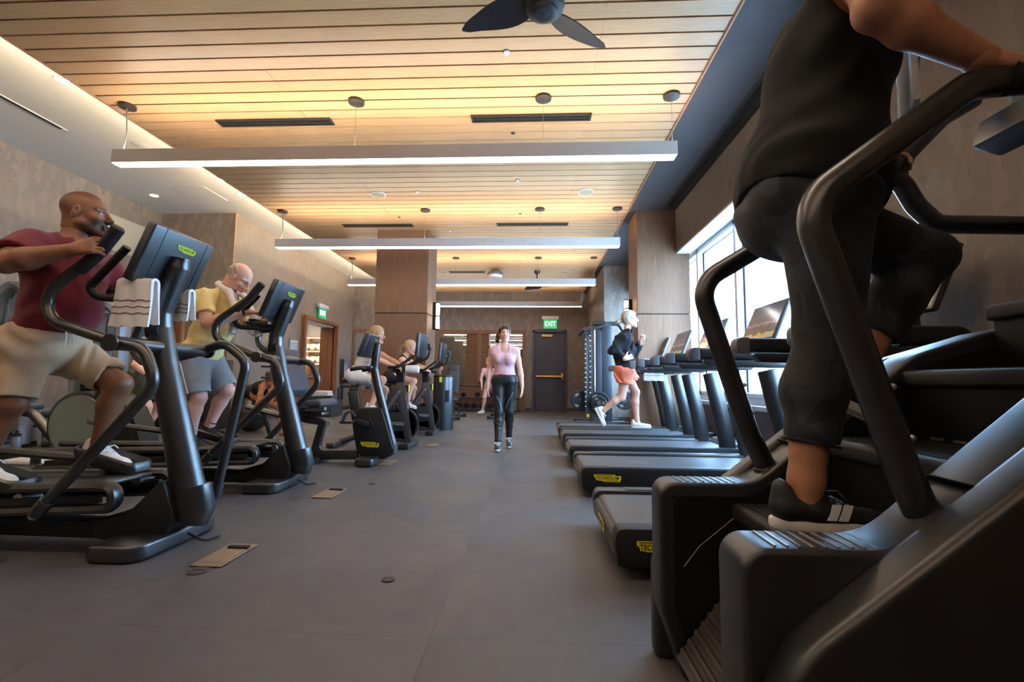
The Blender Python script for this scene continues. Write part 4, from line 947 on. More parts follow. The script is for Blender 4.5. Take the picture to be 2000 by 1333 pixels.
# ------------------------------------------------------------------ spin bikes
def spin_bike(yc, label):
    t = thing('spin_bike', (-2.0, yc, 0), label, 'exercise bike', 'spin bikes')
    # y here is the reference bike plane used to read the outline; the copy sits further back
    Q = lambda x, y, d=0: (lambda p: (p.x, p.z))(at(x, y, Y=yc+d))
    d = -.05
    # fork and diagonal: one grey plate frame
    fork = [Q(773, 749, d), Q(789, 747, d), Q(793, 776, d), Q(805, 868, d), Q(792, 868, d), Q(777, 790, d), (Q(770, 782, d)), Q(758, 800, d), Q(738, 826, d), Q(727, 826, d), Q(770, 765, d)]
    M3 = M_fgrey
    o = B().prism(fil(fork, [.01, .01, .03, .005, .005, .04, .04, .02, .01, .01, .02], 4), yc-.05, yc+.05, 'Y', .008, 2).obj('frame', M3, t)
    # maker lettering along the diagonal
    p, q = at(752, 805, Y=yc-.05), at(779, 768, Y=yc-.05); v = (q-p)
    me = text_mesh('TECHNOGYM', .052, basis(((p.x+q.x)/2, yc-.0515, (p.z+q.z)/2), v, (-v.z, 0, v.x)), .0008, 1.3); me.materials.clear(); me.materials.append(M_silver)
    oo = bpy.data.objects.new('lettering', me); COL.objects.link(oo); oo.parent = o
    # flywheel
    fc = at(784, 830, Y=yc); r = .235
    w = B().lathe([(r-.03, -.02), (r, -.022), (r, .022), (r-.03, .02), (r-.035, -.0), (r-.03, -.02)], (fc.x, yc, fc.z), 48, 'Y').obj('flywheel', M_tube, t)
    B().lathe([(0, -.012), (r-.03, -.012), (r-.03, .012), (0, .012)], (fc.x, yc, fc.z), 40, 'Y').obj('flywheel_disc', M_rub, w); B().lathe([(0, -.03), (.05, -.03), (.05, .03), (0, .03)], (fc.x, yc, fc.z), 20, 'Y').obj('flywheel_hub', M_blk, w)
    gb = [Q(744, 806, -.07), Q(783, 806, -.07), Q(787, 842, -.07), Q(745, 848, -.07), Q(705, 842, -.07), Q(705, 815, -.07)]
    g = B().prism(fil(gb, .03, 4), yc-.085, yc-.055, 'Y', .008).obj('drive_cover', M_rub, t)
    p = at(777, 828, Y=yc-.087); badge(g, (p.x, yc-.087, p.z), (1, 0, 0), (0, 0, 1), .17, M_silver, M_ink)
    # rear stem, base bar, feet
    sp = [Q(681, 765), Q(700, 765), Q(714, 850), Q(696, 868)]
    B().prism(fil(sp, .012, 3), yc-.045, yc+.045, 'Y', .008).obj('seat_stem', M_blk, t)
    p, q = at(700, 858, Y=yc), at(798, 862, Y=yc); B().prism([(p.x, .1), (q.x, .06), (q.x, .1), (p.x, .2)], yc-.035, yc+.035, 'Y', .01).obj('base_bar', M_blk, t)
    f = at(798, 872, Y=yc)
    b = B().prism(fil([(f.x-.06, yc-.26), (f.x+.06, yc-.26), (f.x+.06, yc+.26), (f.x-.06, yc+.26)], .02, 3), .008, .07, 'Z', .012, 2).obj('front_foot', M_fgrey, t)
    for sy in (-1, 1): B().box((f.x, yc+sy*.245, .037), (.13, .06, .07), .015).obj('foot_cap', M_rub, b)
    r0 = at(680, 868, Y=yc); b = B().prism(fil([(r0.x-.2, yc-.26), (r0.x-.08, yc-.26), (r0.x-.08, yc+.26), (r0.x-.2, yc+.26)], .02, 3), .008, .07, 'Z', .012, 2).obj('rear_foot', M_fgrey, t)
    B().tube([(r0.x-.12, yc, .05), (p.x, yc, .14)], .04, 8).obj('rear_bar', M_blk, t)
    # saddle and its slide
    s0 = at(690, 755, Y=yc)
    B().prism(fil([Q(665, 753), Q(700, 752), Q(700, 757), Q(665, 758)], .006, 2), yc-.03, yc+.03, 'Y', .005).obj('saddle_slide', M_blk, t)
    B().prism([Q(684, 756), Q(697, 756), Q(699, 768), Q(682, 768)], yc-.035, yc+.035, 'Y', .006).obj('saddle_post', M_blk, t)
    B().tube([(s0.x-.13, yc, s0.z+.085), (s0.x-.02, yc, s0.z+.08), (s0.x+.17, yc, s0.z+.075)], [.085, .07, .026], 14, flat=((0, 0, 1), .38)).obj('saddle', M_rub, t)
    for sy in (-.05, .05):
        p = at(667, 757, Y=yc); B().cyl((p.x-.01, yc+sy, p.z), (p.x-.01, yc+sy, p.z-.17), .018).obj('weight_holder', M_blk, t)
    # handlebars, post, resistance lever, water bottle shelf
    h = at(781, 748, Y=yc); B().prism([Q(775, 712), Q(788, 712), Q(790, 749), Q(775, 749)], yc-.035, yc+.035, 'Y', .006).obj('bar_post', M_rub, t)
    a = at(776, 719, Y=yc); b_ = at(813, 706, Y=yc)
    for sy in (-1, 1):
        B().tube([(a.x-.07, yc+sy*.05, a.z), (a.x-.07, yc+sy*.20, a.z), (a.x+.08, yc+sy*.22, a.z+.01), (b_.x, yc+sy*.17, b_.z+.06)], .019, 10, fillet=.05).obj('handlebar', M_rub, t)
        B().tube([(a.x+.05, yc+sy*.05, a.z-.01), (b_.x+.1, yc+sy*.08, b_.z+.03)], .017, 10).obj('inner_bar', M_rub, t)
    B().box((a.x+.1, yc, a.z-.02), (.26, .2, .05), .012).obj('bar_tray', M_rub, t)
    l = at(796, 755, Y=yc); B().tube([(h.x, yc, l.z), (l.x, yc, l.z), (l.x+.01, yc, l.z-.08)], [.02, .022, .02], 8).obj('brake_lever', M_rub, t); B().box((l.x+.022, yc, l.z-.03), (.012, .05, .1), .004).obj('lever_tip', M_lime, t)
    # console
    e0, e1, e2 = at(812, 710, Y=yc), at(836, 700, Y=yc), at(841, 678, Y=yc)
    B().tube([(e0.x-.1, yc, e0.z-.03), tuple(e0), tuple(e1), tuple(e2)], .018, 10, fillet=.08).obj('screen_arm', M_blk, t)
    B().box((e2.x-.01, yc, e2.z), (.05, .1, .09), .01).obj('screen_bracket', M_blk, t); sc = at(826, 676, Y=yc)
    s, R, n = screen_back(t, (sc.x-.015, yc, sc.z), (.08, 0, 1), .50, .33, .04)
    badge(s, tuple(Vector((sc.x-.015, yc, sc.z))+R.to_3x3() @ Vector((.1, .09, .021))), (0, 1, 0), (.08, 0, 1), .09, M_silver, M_ink)
    k = at(725, 812, Y=yc); cw_ = B().prism(fil([Q(722, 832, -.1), Q(726, 838, -.1), Q(740, 850, -.1), Q(744, 846, -.1)], .01, 3), yc-.115, yc-.092, 'Y', .005).obj('crank', M_blk, t)
    p = at(742, 848, Y=yc-.15); B().box((p.x, yc-.17, p.z), (.1, .09, .025), .008).obj('pedal', M_blk, cw_)
    c2 = B().prism(fil([Q(722, 832, .1), Q(726, 826, .1), Q(712, 800, .1), Q(707, 803, .1)], .01, 3), yc+.092, yc+.115, 'Y', .005).obj('crank', M_blk, t); p = at(710, 802, Y=yc+.15); B().box((p.x, yc+.17, p.z), (.1, .09, .025), .008).obj('pedal', M_blk, c2)
    return t
S1 = spin_bike(6.27, 'nearer grey-framed spin bike with flywheel, ridden by woman in white')
S2 = copy_tree(S1, (-2.02, 7.82, 0)); S2['label'] = 'farther grey-framed spin bike with flywheel, ridden by woman in black'
# ------------------------------------------------------------------ treadmills
M_belt = mat('running_belt', (76, 78, 82), .42, var=.08, vs_=200, bump=.2, bs=700)
M_rail = mat('side_rail', (66, 68, 72), .4, .1, var=.04)
M_armcap = mat('arm_cap_grey', (96, 96, 98), .45, .2, var=.02)
def screen_picture():
    """a running-route picture shown on the treadmill consoles: road, hills, dusk sky and a pale lower bar"""
    m = bpy.data.materials.new('console_picture'); m.use_nodes = True; nt = m.node_tree; N = nt.nodes; L = nt.links; p = N['Principled BSDF']
    p.inputs['Roughness'].default_value = .12; p.inputs['Base Color'].default_value = (.01, .01, .012, 1)
    tc = N.new('ShaderNodeTexCoord'); sp = N.new('ShaderNodeSeparateXYZ'); L.new(tc.outputs['Generated'], sp.inputs[0])
    nz = N.new('ShaderNodeTexNoise'); nz.inputs['Scale'].default_value = 5; L.new(tc.outputs['Generated'], nz.inputs['Vector'])
    ad = N.new('ShaderNodeMath'); ad.operation = 'MULTIPLY_ADD'; ad.inputs[1].default_value = .35; L.new(nz.outputs['Fac'], ad.inputs[0]); L.new(sp.outputs['Z'], ad.inputs[2])
    rp = N.new('ShaderNodeValToRGB'); e = rp.color_ramp.elements; L.new(ad.outputs[0], rp.inputs['Fac'])
    cols = [(0, (150, 128, 96)), (.33, (160, 138, 104)), (.345, (60, 52, 46)), (.55, (74, 62, 58)), (.62, (150, 120, 112)), (.68, (72, 62, 66)), (.85, (84, 70, 78)), (1, (58, 52, 62))]
    e[0].position, e[0].color = 0, (*lin(cols[0][1]), 1); e[1].position, e[1].color = 1, (*lin(cols[-1][1]), 1)
    for q, c in cols[1:-1]: x = e.new(q); x.color = (*lin(c), 1)
    L.new(rp.outputs['Color'], p.inputs['Emission Color']); p.inputs['Emission Strength'].default_value = .55
    return m
M_pic = screen_picture()
def treadmill(label):
    """built with its near side on Y = 0, running towards +X"""
    t = thing('treadmill', (1.3, .43, 0), label, 'treadmill', 'treadmills by the window'); Wd = .86
    # side housings
    pr = fil([(.385, .07), (.372, .175), (.385, .232), (2.10, .232), (2.30, .20), (2.42, .12), (2.42, .06), (.40, .06)], [.01, .03, .05, .1, .05, .03, .02, .02], 4)
    for y0 in (0, Wd-.105): B().prism(pr, y0, y0+.105, 'Y', .008, 2).obj('side_housing', M_rub if y0 == 0 else M_blk, t)
    B().prism(fil([(.385, .07), (.372, .17), (.40, .195), (.42, .195), (.42, .07)], .008, 2), .10, Wd-.10, 'Y').obj('end_panel', M_blk, t)
    # belt over the rear roller
    a = [(.392, .16), (.394, .185), (.404, .203), (.425, .212), (2.25, .212), (2.25, .195), (.43, .195), (.41, .16)]
    bl = B().prism(a, .115, Wd-.115, 'Y').obj('running_belt', M_belt, t)
    B().box((.9, .43, .2125), (.16, .012, .0008)).box((.95, .36, .2125), (.1, .01, .0008)).obj('belt_print', M_silver, bl)
    for y in (.052, Wd-.052): B().box((1.32, y, .234), (1.5, .075, .006), .002, 1).obj('foot_rail', M_rail, t)
    B().prism(fil([(2.06, .20), (2.14, .265), (2.36, .265), (2.44, .20), (2.44, .06), (2.06, .06)], .04, 4), .04, Wd-.04, 'Y', .02, 2).obj('motor_hood', M_blk, t)
    B().box((1.5, .43, .1), (1.7, .62, .06)).obj('deck_frame', M_black, t)
    for x in (.56, 2.2):
        for y in (.08, Wd-.08): B().lathe([(.03, 0), (.03, .02), (.018, .025), (.018, .075)], (x, y, 0), 14).obj('leveller', M_black, t)
    # uprights, arms
    for y in (.07, Wd-.07):
        u = B().tube([(2.03, y, .18), (1.965, y, .55), (1.86, y, 1.01)], [.088, .084, .078], 16, fillet=.1, flat=((0, 1, 0), .62)).obj('upright', M_blk, t)
        B().box((1.945, y, .62), (.18, .001, .004)).obj('seam', M_black, u)
        s = 1 if y < .4 else -1; ya = y+s*.03
        arm = B().prism(fil([(1.325, 1.10), (1.325, 1.185), (2.02, 1.185), (2.10, 1.12), (2.06, 1.085)], [.02, .02, .06, .03, .03], 4), ya-.048, ya+.048, 'Y', .018, 3).obj('arm', M_rub, t)
        B().prism(fil([(1.25, 1.085), (1.25, 1.19), (1.33, 1.19), (1.33, 1.085)], [.03, .045, .006, .006], 4), ya-.05, ya+.05, 'Y', .016, 3).obj('arm_cap', M_armcap, t)
        B().prism(fil([(1.36, 1.09), (1.40, 1.035), (1.78, 1.03), (2.06, 1.03), (2.06, 1.09)], [.01, .02, .02, .03, .01], 3), ya-.04, ya+.04, 'Y', .01).obj('arm_beam', M_blk, t)
    B().prism(fil([(1.76, 1.04), (1.78, 1.12), (2.06, 1.15), (2.08, 1.06)], .02, 3), .11, Wd-.11, 'Y', .015).obj('console_bridge', M_blk, t)
    B().box((1.88, .43, 1.14), (.2, .4, .02), .008).obj('tray', M_rub, t)
    # screen, its face towards the runner
    u = Vector((.40, 0, .917)); R = basis((2.03, .43, 1.44), (0, -1, 0), u)
    def loc(c, s, bev=.0):
        b = B(); b.box(c, s, bev, 2); bb = B(); bb.raw([R @ Vector(v) for v in b.v], b.f); return bb
    sc = loc((0, 0, 0), (.60, .37, .035), .008).obj('screen', M_blk, t)
    pn = B().box((0, 0, 0), (.562, .002, .335)); me = pn.mesh('display'); me.materials.append(M_pic)
    o = bpy.data.objects.new('display', me); COL.objects.link(o); o.parent = sc; o.matrix_parent_inverse = Matrix(); o.matrix_basis = R @ Matrix.Translation((0, 0, .0185)) @ Matrix.Rotation(math.radians(-90), 4, 'X')
    loc((.06, -.135, .0205), (.07, .03, .001)).obj('badge', M_yel, sc)
    b = B()
    for i in range(9): b.raw([R @ Vector(v) for v in [(-.25+.06*i, -.07, .0200), (-.247+.06*i, -.07, .0200), (-.237+.06*i, -.015, .0200), (-.24+.06*i, -.015, .0200)]], [[0, 1, 2, 3]])
    b.obj('fence_marks', M_black, sc, kind='stuff')
    B().box((2.02, .43, 1.22), (.07, .2, .16), .02).obj('screen_neck', M_blk, t)
    badge(t, (.575, -.001, .152), (1, 0, 0), (0, 0, 1), .21, M_yel, M_ink)
    badge(t, (.371, .43, .135), (0, -1, 0), (0, 0, 1), .2, M_yel, M_ink)
    B().tube([(1.9, .12, 1.03), (1.93, .14, .8), (2.02, .16, .62), (2.12, .12, .7), (2.1, .1, .98)], .004, 5, fillet=.12).obj('headphone_cord', M_black, t)
    return t
T1 = treadmill('nearest treadmill, mostly hidden behind the stair climber, big yellow badge on its side')
YT = [2.2, 3.72, 4.93, 6.1, 7.13]
tl = [None, 'second treadmill from the camera, whole yellow side badge showing', 'third treadmill from the camera, empty, middle of the row',
      'fourth treadmill, the one under the running woman', 'farthest treadmill, next to the wood column']
base = T1.location.copy()
for i in range(1, 5):
    c = copy_tree(T1, (base.x, base.y+YT[i], 0)); c['label'] = tl[i]
T1.location = (base.x, base.y+YT[0], 0)
# ------------------------------------------------------------------ stair climber
M_shell = mat('climber_shell', (24, 24, 25), .40, 0., var=.03, vs_=80, bump=.05, bs=700, ior=1.75)
M_inner = mat('climber_inner', (13, 13, 13), .5, var=.05, vs_=60, bump=.05, bs=500)
M_tread = mat('step_rubber', (27, 25, 24), .6, var=.08, vs_=60, bump=.2, bs=300)
SCL = thing('stair_climber', (1.0, 1.263, 0), 'huge black stair climber machine at lower right under the woman in leggings', 'stair climber')
pl = [(.46, .0), (.395, .20), (.395, .588), (.685, .588), (1.19, .996), (1.42, 1.07), (1.95, 1.17), (1.95, .0)]
for nm, ya, yb in (('near_side', .925, 1.05), ('far_side', 1.505, 1.62)):
    B().prism(fil(pl, [.02, .06, .05, .16, .25, .2, .03, .02], 8), ya, yb, 'Y', .012, 3).obj('side_housing', M_shell, SCL)
    pd = B()
    for i in range(9): pd.box((.465+.024*i, (ya+yb)/2, .589), (.006, (yb-ya)-.035, .004), .001, 1)
    pd.obj('grip_ribs', mat('rib_grey', (120, 122, 126), .35, .2), SCL)
    yi = yb+.001 if ya < 1.2 else ya-.001
    q = B()
    for x, z in ((.44, .545), (.44, .30), (.70, .50), (.97, .72)): q.lathe([(0, -.004), (.008, -.003), (.009, .003), (0, .004)], (x, ya-.001 if ya > 1.2 else yb, z), 10, 'Y')
    q.obj('bolt', M_black, SCL)
    # inner dark panel
    ip = [(.50, .02), (.435, .21), (.435, .55), (.68, .55), (1.17, .95), (1.4, 1.02), (1.9, 1.10), (1.9, .02)]
    B().prism(fil(ip, [.02, .05, .04, .15, .2, .2, .02, .02], 6), (ya-.004 if ya > 1.2 else yb), (ya if ya > 1.2 else yb+.004), 'Y').obj('inner_panel', M_inner, SCL)
# bulging outer shells
sh = [(.40, .0), (.402, .30), (.455, .435), (.69, .614), (1.17, .985), (1.42, 1.06), (1.95, 1.15), (1.95, .0)]
for ya, yb in ((.845, .935), (1.61, 1.68)): B().prism(fil(sh, [.02, .1, .2, .3, .2, .2, .03, .02], 8), ya, yb, 'Y', .035, 5).obj('outer_shell', M_shell, SCL)
# seam lines across the ramp
for ya in (.925, 1.505): B().box((.83, ya+.06, .704), (.003, .12, .03), rot=(math.radians(-39), 'Y')).obj('seam', M_black, SCL)
# steps
for k in range(5):
    x0 = .615+.265*k; z = .53+.208*k
    st = B().prism(fil([(x0, z-.05), (x0, z), (x0+.30, z), (x0+.30, z-.03), (x0+.03, z-.05)], [.012, .016, .003, .003, .01], 4), 1.054, 1.501, 'Y').obj('step', M_tread, SCL)
    rb = B()
    for i in range(11): rb.box((x0+.035+.023*i, 1.277, z+.0015), (.007, .43, .004))
    rb.obj('tread_ribs', M_tread, st)
    B().prism([(x0+.02, z-.05), (x0+.03, z-.05), (x0+.045, z-.25), (x0+.035, z-.25)], 1.056, 1.499, 'Y').obj('riser', M_inner, st)
    sl = B()
    for i in range(5): sl.box((x0+.028, 1.12+.075*i, z-.20), (.012, .038, .007))
    if k: sl.obj('riser_glint', mat('glint_tan', (120, 104, 84), .5), st)  # tan dashes: reflections on the black risers, put in as colour
# returning step underneath, ribbed
b = B(); R = basis((.535, 1.277, .20), (0, -1, 0), (.62, 0, .78))
for i in range(9): bb = B().box((0, -.13+.033*i, .004), (.42, .017, .02), .007, 2); b.raw([R @ Vector(v) for v in bb.v], bb.f)
bb = B().box((0, 0, -.01), (.44, .32, .02)); b.raw([R @ Vector(v) for v in bb.v], bb.f); b.obj('return_step', mat('return_step', (62, 56, 51), .5, var=.06), SCL)
B().tube([(.56, 1.20, .36), (.55, 1.21, .345), (.545, 1.24, .335)], .012, 8).obj('hinge', M_shell, SCL)
B().box((1.5, 1.277, .3), (.8, .44, .6)).obj('drive_case', M_inner, SCL)
B().tube([(.46, 1.49, .34), (.51, 1.495, .40), (.62, 1.495, .49)], .0014, 5).obj('edge_trim', M_plate, SCL)
# handrails: near and far, bent tubes
def rail(y, s):
    yo = y
    p = [(.80, yo, .58), (.745, yo, .72), (.575, yo, 1.285), (.93, yo, 1.545), (1.10, yo+s*.02, 1.575), (1.32, yo+s*.05, 1.60)] if s > 0 else \
        [(.765, yo, .60), (.70, yo, .74), (.55, yo, 1.235), (1.19, yo, 1.62), (1.36, yo-.01, 1.80), (1.46, yo-.02, 1.86)]
    o = B().tube(p, .0315, 18, fillet=.10, fn=8).obj('handrail', M_tube, SCL)
    B().lathe([(.045, -.02), (.045, .0), (.034, .012)], (p[0][0]-.005, yo, p[0][2]+.025), 20).obj('rail_socket', M_inner, o)
    q = B()
    for a in (.12, .3): 
        v = Vector(p[1]).lerp(Vector(p[2]), a); q.ball((v.x+.03, v.y-.012, v.z+.008), .007, 8, 6)
    q.obj('bolt', M_bolt, o); return o
rn = rail(.985, 1); rf = rail(1.56, -1)
B().tube([(1.0, .985, 1.558), (1.10, 1.005, 1.575), (1.32, 1.035, 1.60)], .036, 18).obj('grip', M_rub, rn)
# lower branch of the far rail: Y piece and a level bar to the console post
B().tube([(1.14, 1.56, 1.585), (1.22, 1.56, 1.60), (1.27, 1.56, 1.50), (1.33, 1.56, 1.436), (1.62, 1.56, 1.43), (1.7, 1.5, 1.43)], .030, 16, fillet=.06).obj('lower_rail', M_tube, rf)
B().tube([(1.15, 1.56, 1.585), (1.20, 1.56, 1.625), (1.245, 1.56, 1.675)], [.034, .042, .034], 16, flat=((0, 1, 0), .8)).obj('branch_joint', M_shell, rf)
B().tube([(1.14, .985, 1.57), (1.22, .98, 1.585), (1.27, .975, 1.50), (1.33, .975, 1.436), (1.62, .975, 1.43), (1.7, 1.03, 1.43)], .030, 16, fillet=.06).obj('lower_rail', M_tube, rn)
# console post, console with hanging tray
B().tube([(1.66, 1.265, .9), (1.60, 1.265, 1.3), (1.52, 1.265, 1.62)], [.08, .07, .055], 18, flat=((0, 1, 0), 1.3)).obj('console_post', M_blk, SCL)
for y in (1.03, 1.50): B().tube([(1.7, y, 1.43), (1.62, 1.265, 1.43)], .03, 12).obj('cross_bar', M_tube, SCL)
R = basis((1.63, 1.265, 1.92), (0, -1, 0), (.35, 0, .93))
def cloc(c, s, bev=0.):
    b = B(); b.box(c, s, bev, 2); bb = B(); bb.raw([R @ Vector(v) for v in b.v], b.f); return bb
sc = cloc((0, 0, 0), (.58, .38, .05), .012).obj('console_screen', M_blk, SCL); cloc((0, 0, .026), (.53, .33, .003)).obj('display', M_glossblk, sc)
cloc((0, -.25, .06), (.52, .10, .10), .015).obj('console_tray', M_blk, SCL)
B().cyl((1.30, 1.265-.27, 1.53), (1.36, 1.265-.27, 1.56), .03, n=14).obj('control_knob', M_shell, SCL)
# ------------------------------------------------------------------ people
M_eyew = mat('eye_white', (206, 200, 194), .2, var=.01); M_iris = mat('iris_dark', (40, 28, 22), .15)
def skin(name, c): return mat(name, c, .5, var=.05, vs_=40, vcol=True, bump=.08, bs=350, spec=.4)
M_sk1 = skin('skin_dark', (136, 88, 62)); M_sk2 = skin('skin_fair', (222, 170, 146)); M_sk3 = skin('skin_tan', (176, 122, 92)); M_sk4 = skin('skin_rosy', (226, 176, 156))
def fabric(name, c, var=.05): return mat(name, c, .85, var=var, vs_=18, bump=.35, bs=420, sheen=.2 if max(c) > 100 else .03, spec=.25)
M_shoew = mat('shoe_white', (228, 224, 220), .6, var=.03, bump=.15, bs=200); M_shoeb = mat('shoe_black', (30, 31, 34), .6, var=.08, bump=.2, bs=260)
M_solew = mat('sole_white', (226, 220, 212), .6, var=.03); M_soleb = mat('sole_dark', (24, 24, 25), .6)
def torso(S, J, t=0., w=1., depth=.7, belly=0., bust=0., butt=1.):
    F = unit(J['F']); P, C, N = _v(J['P']), _v(J['C']), _v(J['N']); fl = (F, depth); sl, sr, hl, hr = (_v(J[k]) for k in ('sl', 'sr', 'hl', 'hr'))
    mid = (P+C)/2; up = unit(C-P); side = unit(sl-sr); Fp = unit(F-up*(F@up))
    S.c(hl*.62+P*.38, hr*.62+P*.38, .108*w+t, .108*w+t, k=.05, flat=(F, .95))
    S.c(P, mid, .132*w+t, .122*w+t, k=.05, flat=fl); S.c(mid, C, .122*w+t, .140*w+t, k=.05, flat=fl)
    S.c(C, C+(N-C)*.62, .142*w+t, .112*w+t, k=.05, flat=(F, depth*.95))
    for s in (sl, sr):
        S.c(N*.75+C*.25, s, .062*w+t*.8, .058*w+t*.8, k=.05); S.c(C*.7+s*.3, s*.86+C*.14, .085*w+t, .066*w+t, k=.04)
    if butt:
        for h in (hl, hr): S.e(h-F*.052*butt+up*.0, np.array((.088, .086, .096))*butt*w**.5+t, k=.05)
    if bust:
        for s in (1, -1): S.e(C+Fp*.068+side*s*.068-up*.01, np.array((.062, .064, .062))*bust+t, k=.035)
    if belly: S.e(mid+Fp*.06*belly+up*.02, np.array((.125*belly+t, .135*w+t, .155+t)), (Fp, side, up), k=.06)
    return S
def legs(S, J, t=0., w=1., which='lr', cuts=None):
    for q in which:
        h, kn, a = _v(J['h'+q]), _v(J['k'+q]), _v(J['a'+q])
        S.c(h, kn, .090*w+t, .057*w+t, k=.035); F = unit(J['F']); sd = unit(kn-a)
        back = F-sd*(F@sd); back = -back/np.linalg.norm(back)
        m = kn+(a-kn)*.32+back*.016
        S.c(kn, m, .053*w+t, .054*w+t, k=.025); S.c(m, a+(kn-a)*.12, .054*w+t, .036*w+t, k=.025); S.c(a+(kn-a)*.12, a, .036*w+t, .035*w+t, k=.02)
    return S
def arms(S, J, t=0., w=1., which='lr'):
    for q in which:
        s, e, wr = _v(J['s'+q]), _v(J['e'+q]), _v(J['w'+q])
        S.c(s, s+(e-s)*.45, .058*w+t, .052*w+t, k=.03); S.c(s+(e-s)*.45, e, .052*w+t, .041*w+t, k=.025)
        S.c(e, e+(wr-e)*.3, .042*w+t, .044*w+t, k=.02); S.c(e+(wr-e)*.3, wr, .044*w+t, .0275*w**.5+t, k=.02)
    return S
def headcol(H, brow=(.35, .28, .25), lip=(.82, .5, .5), beard=None, scalp=None):
    sm = lambda v, a, b: np.clip((v-a)/(b-a), 0, 1)
    def f(V):
        x, l, u = H.loc(V); c = np.ones((len(V), 3)); al = np.abs(l); near = sm(-(x*x+l*l+u*u), -.2**2, -.17**2)
        def mix(w, col): c[:] = c*(1-w[:, None])+c*np.array(col)*w[:, None]
        if scalp is not None:
            hl = .072-.25*np.clip(.06-x, 0, .2)*-1*0+np.clip(x-.02, 0, .1)*.15
            top = sm(u, hl-.012, hl+.012)*sm(-x, -.085, -.06); back = sm(-x, -.012, .012)*sm(u, -.06, -.035)*sm(.076-al, 0, .01)
            mix(near*np.maximum(top, back), scalp)
        if beard is not None:
            side = sm(x, -.004, .016)*sm(-u+.45*(x-.055), .030, .058)*sm(u, -.145, -.120); tash = sm(x, .074, .084)*sm(-u, .036, .046)*sm(u, -.064, -.056)
            mix(near*np.maximum(side, tash*.8), beard)
        mix(sm(x, .078, .084)*sm(.024-al, 0, .006)*sm(-u, .052, .057)*sm(u, -.086, -.080), lip)
        mix(sm(x, .045, .055)*sm(al, .010, .016)*sm(.056-al, 0, .01)*sm(.0075-np.abs(u-.027-.06*(.04-al)), 0, .004), brow)
        mix(sm(x, .055, .065)*sm(.020-np.abs(al-.031), 0, .005)*sm(.0045-np.abs(u-.0105), 0, .003), (.45, .4, .4))
        return np.clip(c, 0, 1)
    return f
def figure(label, skinm, J, H, org, g=1., hands={}, h=.008, hh=.0045, hd=.0045, tor={}, aw=1., lw=1., nr=.054, male=True, col=None, iris=M_iris, neckdrop=.0, head_on=True):
    S = SDF(.03); torso(S, J, 0, **tor); arms(S, J, 0, aw); legs(S, J, 0, lw)
    N = _v(J['N']); S.c(H(-.025, 0, -.07), N, nr, nr*1.12, k=.04)
    nk = H(-.02, 0, -.075); S.half(nk+unit(H.c-N)*.0, H.c-N)                 # the head is meshed finer, from the neck up
    sk = Skin(); sk.add(S.mesh(h))
    Hd = SDF(.02); head(Hd, H, tuple(N), nr, male); Hd.half(nk-unit(H.c-N)*.02, -(H.c-N)); sk.add(Hd.mesh(hd))
    for q, (d, n, curl, side, kw) in hands.items():
        T = SDF(.01); w = _v(J['w'+q]); e = _v(J['e'+q]); T.c(w+(e-w)*.12, w, .030*g, .0268*g); hand(T, tuple(w), d, n, g, curl, side, **kw); sk.add(T.mesh(hh))
    o = sk.obj('person', skinm, None, org, col or headcol(H)); props(o, label, 'person'); eyes(o, H, None, M_eyew, iris); return o
def garment(nm, S, m, parent, h=.008, fold=None, planes=(), smooth=1):
    if fold: S.disp = folds(*fold)
    for p, n in planes: S.half(p, n)
    return Skin().add(S.mesh(h), smooth).obj(nm, m, parent)
def sleeve(S, J, q, frac, t, w=1., open_=.018):
    s, e = _v(J['s'+q]), _v(J['e'+q]); b = s+(e-s)*frac
    S.c(s, b, .060*w+t, .054*w+t+.006, k=.03, ends=(0, 1)); return (b, unit(e-s))
def hollow(S, a, b, r, r2=None): S.c(a, b, r, r2 if r2 else r, k=.004, op=-1); return S
def hairdo(H, m, parent, tail=None, h=.006, cap=.013, long=None, seed=1, fringe=.03):
    S = SDF(.015); ax = (H.f, H.s, H.u); g = H.g
    S.e(H(-.016, 0, .040), (np.array((.096, .076, .084))+cap)*g, ax)
    S.e(H(-.03, 0, .0), (np.array((.078, .074, .08))+cap*.6)*g, ax, k=.03)
    S.e(H(.092, 0, -.035+fringe*.2), np.array((.062, .070, .092))*g, ax, op=-1, k=.012)
    for l in (-1, 1): S.e(H(.01, l*.09, -.02), np.array((.026, .03, .036))*g, ax, op=-1, k=.008)
    S.half(H(0, 0, -.075), -H.u+H.f*.6)
    if tail: S.chain([H(*p) for p in tail[0]], [r*g for r in tail[1]], k=.012)
    if long: S.chain([H(*p) for p in long[0]], [r*g for r in long[1]], k=.03, flat=(H.f, .5))
    fx, sx = H.f, H.s
    S.disp = lambda x, y, z: (.0022*np.sin((x*sx[0]+y*sx[1]+z*sx[2])*260+np.sin((x*fx[0]+y*fx[1]+z*fx[2])*40)*2+z*30)).astype(np.float32)
    return Skin().add(S.mesh(h)).obj('hair', m, parent)
M_hairbl = mat('hair_blonde', (184, 152, 112), .5, var=.22, vs_=14, stretch=(30, 30, 5)); M_hairbr = mat('hair_brown', (62, 42, 32), .45, var=.2, vs_=14, stretch=(30, 30, 5)); M_hairwh = mat('hair_platinum', (178, 162, 138), .5, var=.08, vs_=14, stretch=(30, 30, 5)); M_hairgr = mat('hair_grey', (190, 178, 168), .6, var=.15, vs_=60); M_band = mat('hair_band', (40, 36, 36), .7)
X_, Y_, Z_ = np.eye(3)
